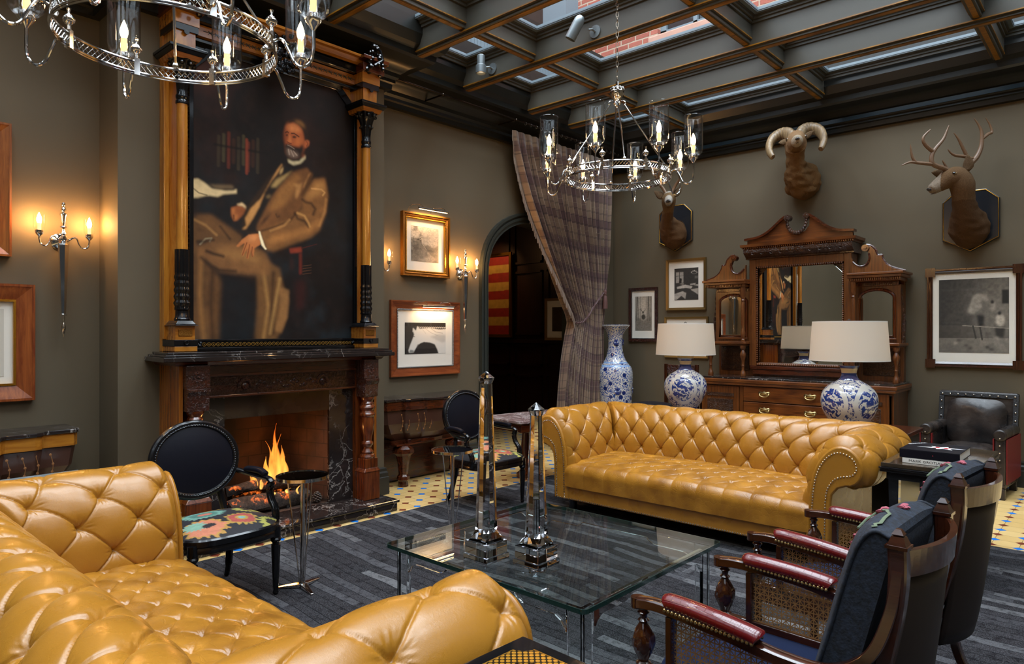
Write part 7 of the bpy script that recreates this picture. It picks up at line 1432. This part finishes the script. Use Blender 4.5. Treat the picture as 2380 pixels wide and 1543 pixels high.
for sx in (-1, 1):
    b = MB(); xc = SBX + sx * .78; b.box(xc - .235, xc + .235, 7.598, 7.615, .14, .87); dr = sb('door', b, M['oak_z'], smooth=False, bevel=.004)
    b = MB(); b.box(xc - .16, xc + .16, 7.588, 7.60, .22, .72); obj('raised_panel', b, M['oak_carved'], dr, world=True, smooth=False, bevel=.008)
    b = MB(); b.box(xc - .17, xc + .17, 7.590, 7.60, .75, .79); obj('carved_band', b, M['oak_carved'], dr, world=True, smooth=False)
    b = MB(); b.lathe([(.012, 7.585), (.012, 7.60)], (xc - sx * .205, .45), 12, 'y'); obj('escutcheon', b, M['brass'], dr, world=True)
    b = MB(); b.box(SBX + sx * .52 - .02, SBX + sx * .52 + .02, 7.60, 7.62, .1, .88); sb('stile', b, M['oak_z'], smooth=False, bevel=.003)
    b = MB()
    for k in range(3): b.box(SBX + sx * 1.02 - .018, SBX + sx * 1.02 + .018, 7.604, 7.62, .12, .86)
    sb('reeded_corner', b, M['oak_z'], smooth=False, bevel=.004)
for z0, z1 in ((.71, .875), (.52, .70)):
    b = MB(); b.box(SBX - .495, SBX + .495, 7.592, 7.62, z0, z1); dw = sb('drawer', b, M['oak_x'], smooth=False, bevel=.006)
    for xx in (-.25, .25):
        b = MB(); zc = (z0 + z1) / 2 + .01; x = SBX + xx
        b.add([(x + dx, 7.589, zc + dz) for dx, dz in ((-.07, .012), (-.05, .028), (-.02, .018), (0, .034), (.02, .018), (.05, .028), (.07, .012), (.05, -.022), (0, -.012), (-.05, -.022))], [tuple(range(10))]); b.tube(cr([(x - .048, 7.586, zc + .004), (x - .045, 7.572, zc - .02), (x, 7.566, zc - .034), (x + .045, 7.572, zc - .02), (x + .048, 7.586, zc + .004)], 5), .0045, 8); obj('drawer_pull', b, M['brass'], dw, world=True, solid=.002)
# upper part
YM = 7.95
b = MB(); b.box(SBX - 1.03, SBX + 1.03, 8.10, 8.185, .976, 1.38); b.box(SBX - .56, SBX + .56, 7.99, 8.185, .976, 1.12); b.box(SBX - 1.03, SBX + 1.03, 8.12, 8.185, 1.38, 2.05); b.box(SBX - .56, SBX + .56, 8.10, 8.185, 1.12, 2.45); sb('back_board', b, M['oak_z'], smooth=False)
b = MB(); b.box(SBX - .53, SBX + .53, YM - .02, YM + .06, 1.0, 1.06); b.box(SBX - .56, SBX + .56, YM - .03, YM + .06, 1.06, 1.10); sb('mirror_plinth', b, M['wood_x'], smooth=False, bevel=.005)
b = MB(); b.box(SBX - .57, SBX - .49, YM - .02, 8.12, 1.10, 2.36); b.box(SBX + .49, SBX + .57, YM - .02, 8.12, 1.10, 2.36); b.box(SBX - .49, SBX + .49, YM - .02, 8.12, 2.27, 2.36); b.box(SBX - .49, SBX + .49, YM - .01, 8.12, 1.10, 1.135); sb('mirror_surround', b, M['oak_z'], smooth=False, bevel=.005)
b = MB()
for k in range(40): b.sph((SBX - .48 + .96 * (k + .5) / 40, YM - .022, 1.118), .012, 8, (1.1, 1, 1)); 
for k in range(48):
    z = 1.15 + 1.10 * (k + .5) / 48
    for sx in (-1, 1): b.sph((SBX + sx * .478, YM - .012, z), .011, 6)
for k in range(40): b.sph((SBX - .48 + .96 * (k + .5) / 40, YM - .018, 2.262), .011, 6)
sb('beaded_edge', b, M['oak_x'])
def octo(x0, x1, z0, z1, c): return [(x0, z0), (x1, z0), (x1, z1 - c), (x1 - c, z1), (x0 + c, z1), (x0, z1 - c)]
b = MB(); b.prism(octo(SBX - .47, SBX + .47, 1.135, 2.255, .10), 'y', YM + .02, YM + .03); sb('mirror', b, M['mirror'], smooth=False, bevel=.012)
b = MB(); b.box(SBX - .47, SBX + .47, YM + .035, YM + .05, 1.135, 2.27); sb('mirror_back', b, M['wood_dark'], smooth=False)
b = MB(); b.box(SBX - .60, SBX + .60, YM - .05, 8.18, 2.36, 2.375); b.prism([(YM - .04, 2.375), (YM - .12, 2.43), (YM - .13, 2.47), (8.18, 2.47), (8.18, 2.375)], 'x', SBX - .60, SBX + .60); sb('carved_frieze', b, M['oak_carved'], smooth=False)
b = MB()
for k in range(10):
    x = SBX - .54 + 1.08 * (k + .5) / 10
    if 4 <= k <= 5: b.sph((x, YM - .10, 2.42), .03, 8, (1.2, .5, .8)); continue
    b.tube([(x + .034 * (1 - q / 14) * math.cos(q * .7 * (1 if k < 5 else -1)), YM - .105, 2.425 + .034 * (1 - q / 14) * math.sin(q * .7)) for q in range(13)], .0075, 6)
sb('scroll_carving', b, M['oak_carved'])
b = MB(); b.sweep([(0, 2.47), (.02, 2.475), (.03, 2.49), (.055, 2.50), (.06, 2.53), (0, 2.535)], [(SBX + .58, 8.18), (SBX + .58, YM - .07), (SBX - .58, YM - .07), (SBX - .58, 8.18)][::-1]); b.box(SBX - .58, SBX + .58, YM - .07, 8.18, 2.47, 2.534); sb('cornice', b, M['oak_x'], smooth=False)
b = MB()
for k in range(54): x = SBX - .62 + 1.24 * (k + .5) / 54; b.box(x - .006, x + .006, YM - .118, YM - .10, 2.48, 2.495)
sb('dentils', b, M['oak_x'], smooth=False)
swan = [(.585, 2.535), (.585, 2.60), (.56, 2.605), (.44, 2.62), (.33, 2.67), (.24, 2.74), (.175, 2.80), (.135, 2.82), (.13, 2.72), (.09, 2.665), (.04, 2.64), (0, 2.635)]
pts = [(SBX + x, z - .02) for x, z in swan] + [(SBX - x, z - .02) for x, z in swan[::-1][1:]]
b = MB()
for i in range(len(pts) - 1):
    (xa, za), (xb, zb) = pts[i], pts[i + 1]
    if xa == xb: continue
    b.add([(x, y, z) for y in (YM - .04, YM + .0) for x, z in ((xa, 2.53), (xb, 2.53), (xb, zb), (xa, za))], [(0, 1, 2, 3), (7, 6, 5, 4), (2, 3, 7, 6)])
sb('swan_neck_pediment', b, M['oak_x'], smooth=False)
for sx in (-1, 1):
    b = MB(); P = [(SBX + sx * x, z) for x, z in cr([(.61, 2.595), (.56, 2.60), (.44, 2.615), (.33, 2.665), (.24, 2.735), (.175, 2.79), (.13, 2.82)], 5)]
    for i in range(len(P) - 1): b.bar((P[i][0], YM - .03, P[i][1]), (P[i + 1][0], YM - .03, P[i + 1][1]), .09, .026, (0, 0, 1))
    sb('pediment_moulding', b, M['wood_x'], smooth=False)
    b = MB(); x = SBX + sx * .105; b.lathe([(.034, YM - .08), (.034, YM + .01)], (x, 2.805), 20, 'y'); b.lathe([(.015, YM - .09), (.020, YM - .085), (.015, YM - .08)], (x, 2.805), 14, 'y'); sb('scroll', b, M['oak_carved'])
b = MB(); 
for k in range(13): a = PI + PI * k / 12; b.sph((SBX + .105 * math.cos(a), YM - .06, 2.76 + .135 * math.sin(a) * 1.0 - .0), .019 + .006 * math.sin(PI * k / 12), 8)
sb('carved_garland', b, M['oak_carved'])
for sx in (-1, 1):
    X_ = lambda x: SBX + sx * x
    def bx(b, x0, x1, *r): a_, c_ = sorted((X_(x0), X_(x1))); b.box(a_, c_, *r)
    b = MB(); bx(b, .58, 1.03, 8.0, 8.13, 1.38, 2.0); sb('tower', b, M['oak_z'], smooth=False, bevel=.004)
    b = MB(); bx(b, .56, 1.06, 7.80, 8.18, 1.355, 1.385); bx(b, .58, 1.04, 7.82, 8.18, 1.34, 1.355); sb('shelf', b, M['oak_x'], smooth=False, bevel=.006)
    ar = [(X_(.80) + .155 * math.cos(a), 1.86 + .08 * math.sin(a)) for a in np.linspace(0, PI, 15)]; b = MB(); b.prism([(X_(.80) - .155, 1.46), (X_(.80) + .155, 1.46)] + ar, 'y', 7.985, 7.995); sb('mirror', b, M['mirror'], smooth=False, bevel=.008)
    b = MB(); P = [(X_(.80) - .17, 1.44), (X_(.80) + .17, 1.44)] + [(X_(.80) + .17 * math.cos(a), 1.86 + .095 * math.sin(a)) for a in np.linspace(0, PI, 15)]
    b.tube([(x, 7.99, z) for x, z in P], .014, 8, closed=True); sb('mirror_frame', b, M['wood_z'])
    b = MB(); b.box(X_(.80) - .19, X_(.80) + .19, 7.972, 7.99, 1.415, 1.435); sb('mirror_sill', b, M['oak_x'], smooth=False, bevel=.003)
    b = MB(); b.box(X_(.80) - .21, X_(.80) + .21, 7.975, 8.0, 1.99, 2.035); sb('frieze_board', b, M['oak_x'], smooth=False, bevel=.003)
    b = MB()
    for k in range(20): x = X_(.80) - .20 + .40 * (k + .5) / 20; b.box(x - .004, x + .004, 7.968, 7.978, 1.995, 2.03)
    sb('fluted_band', b, M['wood_x'], smooth=False)
    b = MB(); bx(b, .56, 1.08, 7.79, 8.18, 2.07, 2.10); bx(b, .56, 1.10, 7.77, 8.18, 2.10, 2.125); bx(b, .58, 1.05, 7.83, 8.18, 2.035, 2.07); sb('tower_cornice', b, M['oak_x'], smooth=False, bevel=.005)
    b = MB()
    for k in range(26): x = X_(.57 + .50 * (k + .5) / 26); b.box(x - .005, x + .005, 7.80, 7.82, 2.045, 2.065)
    sb('dentils', b, M['oak_x'], smooth=False)
    hp = [(1.09, 2.125), (1.06, 2.14), (.98, 2.165), (.92, 2.21), (.885, 2.27), (.88, 2.30), (.835, 2.305), (.815, 2.36), (.775, 2.405), (.73, 2.42), (.70, 2.39), (.71, 2.36), (.745, 2.35), (.765, 2.30), (.75, 2.235), (.71, 2.205), (.65, 2.205), (.60, 2.25), (.585, 2.30), (.585, 2.125)]
    b = MB(); b.prism([(X_(x), z) for x, z in hp], 'y', 7.86, 7.90); sb('half_pediment', b, M['oak_z'], smooth=False, bevel=.004)
    b = MB(); P = cr([(X_(1.10), 7.875, 2.13), (X_(.98), 7.875, 2.172), (X_(.92), 7.875, 2.217), (X_(.885), 7.875, 2.28), (X_(.88), 7.875, 2.306), (X_(.84), 7.875, 2.312), (X_(.818), 7.875, 2.37), (X_(.775), 7.875, 2.412), (X_(.73), 7.875, 2.425)], 4); b.tube(P, .012, 6); b.lathe([(.036, 7.84), (.036, 7.91)], (X_(.725), 2.388), 18, 'y'); b.lathe([(.015, 7.83), (.018, 7.84)], (X_(.725), 2.388), 12, 'y')
    P = cr([(X_(.76), 7.855, 2.33), (X_(.765), 7.855, 2.28), (X_(.745), 7.855, 2.225), (X_(.70), 7.855, 2.20), (X_(.65), 7.855, 2.205), (X_(.60), 7.855, 2.25)], 4); b.tube(P, .010, 6); sb('half_pediment_moulding', b, M['wood_x'])
    for x, zs in ((.61, 1), (1.02, 0)):
        if zs: b = MB(); b.lathe([(.022, 1.385), (.022, 1.41), (.014, 1.42), (.026, 1.46), (.028, 1.49), (.018, 1.53), (.016, 1.56), (.020, 1.58), (.021, 1.84), (.017, 1.86), (.024, 1.875), (.018, 1.89), (.026, 1.91), (.03, 1.93), (.03, 2.035)], (X_(x), 7.845), 20, flute=lambda a, z: 1 + (.07 * math.cos(8 * a) if 1.59 < z < 1.84 else 0)); sb('turned_column', b, M['oak_z'])
        b = MB(); b.lathe([(.034, .976), (.034, 1.0), (.028, 1.02), (.016, 1.05), (.016, 1.09), (.020, 1.10), (.016, 1.11), (.018, 1.16), (.034, 1.21), (.036, 1.24), (.020, 1.275), (.016, 1.285), (.028, 1.30), (.034, 1.315), (.034, 1.34)], (X_(x), 7.845), 20); sb('baluster', b, M['oak_z'])
    b = MB(); bx(b, .64, 1.0, 8.085, 8.10, 1.03, 1.32); sb('carved_panel', b, M['oak_carved'], smooth=False, bevel=.006)
    b = MB()
    for k in range(9): b.sph((X_(1.04 + .015 * math.sin(k * .5)), 8.02, 1.40 + .065 * k), .022 + .01 * math.sin(k * .8), 8, (.7, 1, 1.6))
    sb('side_carving', b, M['oak_carved'])

# ================================================================== TAXIDERMY
def loft(b, rings, seg=24):
    # rings: (centre, half width, half height, tangent, up) -> continuous surface; returns ring index of every vertex
    vs = []; n = len(rings)
    for (c, rw, rh, t, up) in rings:
        t = Vector(t).normalized(); sd = t.cross(Vector(up)).normalized(); u = sd.cross(t)
        for k in range(seg): a = 2 * PI * k / seg; vs.append(tuple(Vector(c) + sd * rw * math.cos(a) + u * rh * math.sin(a)))
    b.add(vs, [(j * seg + i, j * seg + (i + 1) % seg, (j + 1) * seg + (i + 1) % seg, (j + 1) * seg + i) for j in range(n - 1) for i in range(seg)] + [tuple(range(seg))[::-1], tuple((n - 1) * seg + i for i in range(seg))]); return b
def smooth_rings(keys, n=5, up=(0, 0, 1)):
    K = cr([(*k[0], k[1], k[2]) for k in keys], n); P = np.array(K); T = np.gradient(P[:, :3], axis=0); return [(tuple(P[i, :3]), max(.002, P[i, 3]), max(.002, P[i, 4]), tuple(T[i]), up) for i in range(len(P))]
def fur(name, c1, c2, scale=9):
    m = NT(name); v = m.co(); a = m.n('ShaderNodeVertexColor', layer_name='Col'); n = m.noise(v, 60, 5, .7); c = m.mix(m.ramp(n, [(.3, 0), (.75, 1)]), a.outputs[0], m.mix(.35, a.outputs[0], c2)); m.P(Base_Color=c, Roughness=.85); m.b.inputs['Specular IOR Level'].default_value = .2
    m.bump(m.math('ADD', m.noise(m.co('Object', (1, 1, .35)), 140, 4, .7), m.noise(v, scale, 4)), .9, .018); return m.mat
M['fur'] = fur('deer_fur', None, sr('4a3622')); M['fur_ram'] = fur('ram_fur', None, sr('5e4426'), 22)
M['horn'] = wood('horn', sr('54402a'), sr('8a7250'), 2, 'z', .5, .1, .4); M['antler'] = plain('antler_bone', sr('6c5038'), .5, bump=.5, bscale=60, var=.3)
M['eye'] = plain('glass_eye', (.01, .006, .003), .04, coat=1); M['nose'] = plain('dark_nose', (.02, .016, .015), .35)
def colour(o, fn):
    me = o.data; ca = me.color_attributes.new('Col', 'FLOAT_COLOR', 'POINT'); ca.data.foreach_set('color', np.array([(*fn(v.co), 1) for v in me.vertices], np.float32).ravel())
def ear(b, base, tip, w, nrm):
    P = [Vector(base).lerp(Vector(tip), k / 8) for k in range(9)]; ws = [w * x for x in (.35, .7, .95, 1, .95, .8, .58, .32, .04)]
    t = (Vector(tip) - Vector(base)).normalized(); sd = t.cross(Vector(nrm)).normalized(); nn = sd.cross(t) * -1; vs = []
    for p, q in zip(P, ws):
        for k in range(9): a = (k / 8 - .5) * 2.6; vs.append(tuple(p + sd * q * math.sin(a) + nn * q * .55 * (1 - math.cos(a))))
    b.add(vs, [(j * 9 + i, j * 9 + i + 1, (j + 1) * 9 + i + 1, (j + 1) * 9 + i) for j in range(8) for i in range(8)])
def shield(parent, w, zt, zb, c=.10):
    pts = [(-w * .55, zt), (w * .55, zt), (w, zt - c), (w, zb + .13), (0, zb), (-w, zb + .13), (-w, zt - c)]
    b = MB(); b.prism(pts, 'y', -.003, -.03); obj('shield_board', b, plain('black_shield', (.012, .014, .018), .25, coat=.5), parent, smooth=False, bevel=.006)
    b = MB(); P = [(x * .95, -.032, z * .965 + .0) for x, z in pts]; b.tube(P, .004, 6, closed=True); obj('gilt_line', b, M['gold'], parent)
def head(t, keys, browF, cols, eyeL, eyeR, nose, nr, ears, mat, up=(0, 0, 1)):
    keys = [(c, w * (1.18 if i > 4 else 1), h * (1.12 if i > 4 else 1)) for i, (c, w, h) in enumerate(keys)]
    b = MB(); rings = smooth_rings(keys, 14, up); loft(b, rings, 64); rg = np.random.default_rng(4); fr_q = rg.normal(size=(14, 3)) * 38; ph_ = rg.random(14) * 6.28; A = np.array(b.v); C = np.repeat(np.array([r_[0] for r_ in rings]), 64, 0)
    nz_ = np.sin(A @ fr_q.T + ph_).sum(1) / 14; nrm_ = A - C; nrm_ /= np.linalg.norm(nrm_, axis=1)[:, None] + 1e-9; wgt = np.clip((A[:, 1] + .50) / .2, 0, 1) * np.clip(-(A[:, 1] + .02) / .05, 0, 1)
    b.v = [tuple(q) for q in A + nrm_ * (nz_ * wgt * (.050 if mat is M['fur_ram'] else .022))[:, None]]
    o = obj('body', b, mat, t, angle=180); colour(o, cols)
    for e, r_ in ((eyeL, .018), (eyeR, .018)): b = MB(); b.sph(e, r_, 12); obj('eye', b, M['eye'], t)
    b = MB(); b.sph(nose, nr, 12, (1.15, .6, .7)); nx_ = (Vector(nose) - Vector(keys[-3][0])).normalized(); sd_ = nx_.cross(Vector((0, 0, 1))).normalized()
    for s_ in (-1, 1): q = Vector(nose) + sd_ * s_ * nr * .7 + Vector((0, 0, -.004)) + nx_ * .004; b.sph(tuple(q), nr * .45, 8)
    mo = Vector(nose) - Vector((0, 0, nr * 1.9)) - nx_ * .01; b.tube([tuple(mo + sd_ * .03 - nx_ * .03), tuple(mo + nx_ * .004), tuple(mo - sd_ * .03 - nx_ * .03)], .003, 6)
    obj('nose', b, M['nose'], t)
    for e in (eyeL, eyeR): b = MB(); ex = (Vector(e) - Vector(keys[6][0])).normalized(); b.sph(tuple(Vector(e) - ex * .008), .024, 12, (1, 1, .8)); eo = obj('eyelid', b, mat, t); colour(eo, lambda c: sr('8a704e'))
    for (ba, ti, w, nr_) in ears: b = MB(); ear(b, ba, ti, w, nr_); eo = obj('ear', b, mat, t, solid=.006); colour(eo, lambda c: sr('6a543c'))
    return o
# ram (local: wall at y=0, facing -y)
t = thing('ram_head', 'mounted bighorn ram head high on the wall, between the two deer heads', 'mounted head', (-2.87, 8.2, 3.30))
RC = lambda c: sr('b0a08a') if (c.y < -.735 and abs(c.x) < .06) else (sr('7c5a36') if c.z < .20 else sr('947250'))
head(t, [((.03, -.02, -.05), .17, .20), ((.03, -.10, -.05), .19, .21), ((.02, -.22, -.01), .145, .175), ((.01, -.33, .09), .105, .13), ((0, -.41, .19), .10, .12), ((0, -.47, .27), .102, .125), ((0, -.545, .295), .092, .11), ((0, -.63, .275), .070, .08), ((0, -.71, .25), .056, .062), ((0, -.765, .235), .048, .05), ((0, -.785, .23), .03, .034)],
     None, RC, (-.096, -.575, .325), (.096, -.575, .325), (0, -.80, .255), .022, [((-.085, -.52, .33), (-.19, -.56, .31), .036, (0, -1, .2)), ((.085, -.52, .33), (.19, -.56, .37), .036, (0, -1, .2))], M['fur_ram'])
b = MB(); b.sph((.02, -.20, -.16), .10, 14, (1, .9, 1.1)); b.sph((-.09, -.12, -.13), .08, 12); b.sph((.12, -.12, -.10), .09, 12); ro = obj('chest_wool', b, M['fur_ram'], t); colour(ro, RC)
for s_ in (-1, 1):
    P = cr([(s_ * .035, -.46, .36), (s_ * .08, -.40, .435), (s_ * .15, -.36, .465), (s_ * .235, -.37, .435), (s_ * .285, -.42, .36), (s_ * .295, -.50, .265), (s_ * .275, -.57, .19), (s_ * .255, -.60, .15)], 7)
    n = len(P); b = MB(); b.tube(P, [(.074 * (1 - .62 * (i / n) ** 1.5)) * (1 + .035 * math.sin(i * 2.1)) * (.6 if i == n - 1 else 1) for i in range(n)], 14, flat=(1, .85)); obj('horn', b, M['horn'], t)
# deer
def antler(b, pts, r0, tip=.003): P = cr(pts, 5); n = len(P); b.tube(P, [1.35 * r0 * (1 - (i / (n - 1)) ** 1.6) ** .8 + tip for i in range(n)], 10)
DC = lambda c: sr('b4aa9e') if c.y < -.72 or (c.y < -.56 and c.z > .325) else (sr('6a4a2e') if c.z < .10 else sr('7c6040'))
t = thing('deer_head', 'mounted young deer head on a black shield, partly behind the chandelier', 'mounted head', (-4.52, 8.2, 2.90))
shield(t, .245, .29, -.33)
head(t, [((.02, -.03, -.10), .15, .19), ((.02, -.12, -.10), .165, .19), ((.02, -.24, -.02), .12, .15), ((.03, -.36, .07), .085, .11), ((.05, -.46, .16), .08, .10), ((.06, -.53, .235), .085, .10), ((.065, -.60, .255), .078, .088), ((.07, -.68, .225), .055, .062), ((.072, -.76, .19), .042, .046), ((.073, -.80, .175), .034, .036), ((.073, -.815, .17), .02, .022)],
     None, DC, (-.018, -.61, .285), (.152, -.61, .285), (.073, -.820, .185), .030, [((.0, -.53, .30), (-.15, -.52, .405), .050, (0, -1, .3)), ((.12, -.53, .30), (.25, -.50, .42), .050, (0, -1, .3))], M['fur'])
for s_ in (-1, 1):
    b = MB(); x0 = .062 + s_ * .035; antler(b, [(x0, -.55, .33), (x0 + s_ * .05, -.53, .42), (x0 + s_ * .13, -.55, .52), (x0 + s_ * .16, -.60, .64), (x0 + s_ * .13, -.66, .74)], .014); antler(b, [(x0 + s_ * .12, -.55, .51), (x0 + s_ * .10, -.60, .60), (x0 + s_ * .07, -.63, .68)], .010); obj('antler', b, M['antler'], t)
t = thing('buck_head', 'mounted antlered buck head on a black shield, above the farmyard engraving', 'mounted head', (-1.225, 8.2, 2.64))
shield(t, .245, .285, -.335)
DC2 = lambda c: sr('9c8c7a') if c.x < -.15 and c.z > .15 else (sr('5a3e24') if c.z < .12 else sr('6e5236'))
# head turned to the left of the room
head(t, [((.0, -.03, -.10), .16, .20), ((.0, -.12, -.09), .17, .20), ((.0, -.24, -.02), .135, .16), ((.0, -.34, .07), .105, .125), ((-.0, -.41, .17), .095, .105), ((-.0, -.45, .26), .09, .095), ((-.035, -.48, .335), .085, .095), ((-.09, -.515, .335), .078, .085), ((-.15, -.55, .295), .062, .066), ((-.198, -.585, .255), .050, .053), ((-.226, -.60, .232), .042, .044), ((-.236, -.608, .222), .026, .028)],
     None, DC2, (-.045, -.585, .365), (-.15, -.43, .365), (-.238, -.608, .24), .028, [((-.095, -.42, .385), (-.255, -.46, .43), .060, (-.1, -1, -.35)), ((.04, -.50, .385), (.055, -.53, .54), .055, (-.5, -1, .0))], M['fur'])
w_ = Vector((.738, .674, 0)); o0 = Vector((-.02, -.46, .385)); K = .00413
def AP(px, py, d=0): return tuple(o0 + w_ * ((px - 2235) * K) + Vector((0, 0, (408 - py) * K)) + Vector((.674, -.738, 0)) * d * 0 + Vector((-.55, -.83, 0)) * d)
b = MB(); antler(b, [AP(2208, 402), AP(2200, 397, .02), AP(2180, 387, .04), AP(2176, 368, .03), AP(2182, 352, .02), AP(2196, 330, .0), AP(2205, 310, .0), AP(2214, 297, .02)], .016); antler(b, [AP(2182, 388, .04), AP(2160, 386, .08), AP(2140, 384, .10), AP(2124, 392, .12)], .011); antler(b, [AP(2150, 384, .09), AP(2142, 370, .09), AP(2142, 343, .11)], .009); antler(b, [AP(2178, 358, .03), AP(2164, 342, .05), AP(2162, 326, .06), AP(2177, 307, .05)], .012); antler(b, [AP(2206, 398), AP(2202, 388, .01), AP(2198, 378, .02)], .007); obj('antler', b, M['antler'], t)
b = MB(); antler(b, [AP(2250, 394), AP(2264, 382), AP(2276, 368), AP(2285, 345), AP(2286, 315), AP(2280, 298), AP(2268, 280)], .017); antler(b, [AP(2287, 328), AP(2296, 316, -.03), AP(2302, 312, -.04), AP(2298, 296, -.04), AP(2289, 278, -.03)], .010); antler(b, [AP(2268, 376), AP(2252, 370, .03), AP(2236, 368, .05), AP(2226, 362, .06), AP(2221, 353, .07)], .010); antler(b, [AP(2256, 370, .02), AP(2248, 350, .03), AP(2240, 330, .04), AP(2229, 315, .04)], .010); obj('antler', b, M['antler'], t)

def turn(t, k, y0):                         # turn a mounted head toward the middle of the room
    for c in t.children:
        for v in c.data.vertices:
            d = max(0, -v.co.y - y0); v.co.x += k * d
for o_ in [o for o in COL.objects if o.name in ('ram_head', 'deer_head')]: turn(o_, .42 if o_.name == 'ram_head' else .50, .28)

# ================================================================== SPOTLIGHTS ON THE BEAM
def spot(label, x, kind):
    t = thing('ceiling_spotlight', label, 'spotlight', (x, 4.865, 4.105), 0, 'small grey spotlights on the ceiling beam')
    b = MB(); b.lathe([(.055, -.012), (.055, .0)], (0, 0), 24, 'y'); obj('mounting_disc', b, M['spotgrey'], t)
    b = MB(); b.tube([(0, -.012, 0), (0, -.05, .005), (-.02, -.075, .0)], .009, 8); obj('bracket', b, M['spotgrey'], t)
    b = MB()
    if kind: b.m = Matrix.Translation((-.035, -.13, .045)); b.lathe([(.001, .06), (.035, .06), (.038, .056), (.038, -.035), (.046, -.036), (.052, -.042), (.052, -.115), (.047, -.118), (.044, -.09), (.001, -.088)], seg=28, cap=False)
    else: b.m = Matrix.Translation((-.10, -.14, .035)) @ Matrix.Rotation(R(28), 4, 'Y') @ Matrix.Rotation(R(-10), 4, 'X'); b.lathe([(.001, .095), (.02, .09), (.036, .075), (.045, .05), (.047, .02), (.047, -.12), (.042, -.12), (.040, -.09), (.001, -.088)], seg=28, cap=False)
    obj('lamp_head', b, M['spotgrey'], t)
    if kind: b = MB(); b.m = Matrix.Translation((-.035, -.13, -.045)); b.lathe([(.043, 0), (.001, .001)], seg=24, cap=False); obj('lens', b, emit('spot_lens', (1, .7, .4), 2.2), t)
M['spotgrey'] = plain('pewter_grey_metal', sr('6e7476'), .35, .6)
spot('stepped grey spotlight on the beam, left of the two, its lens glowing', -4.70, 1)
spot('bullet-shaped grey spotlight on the beam, right of the two, tilted down', -3.46, 0)
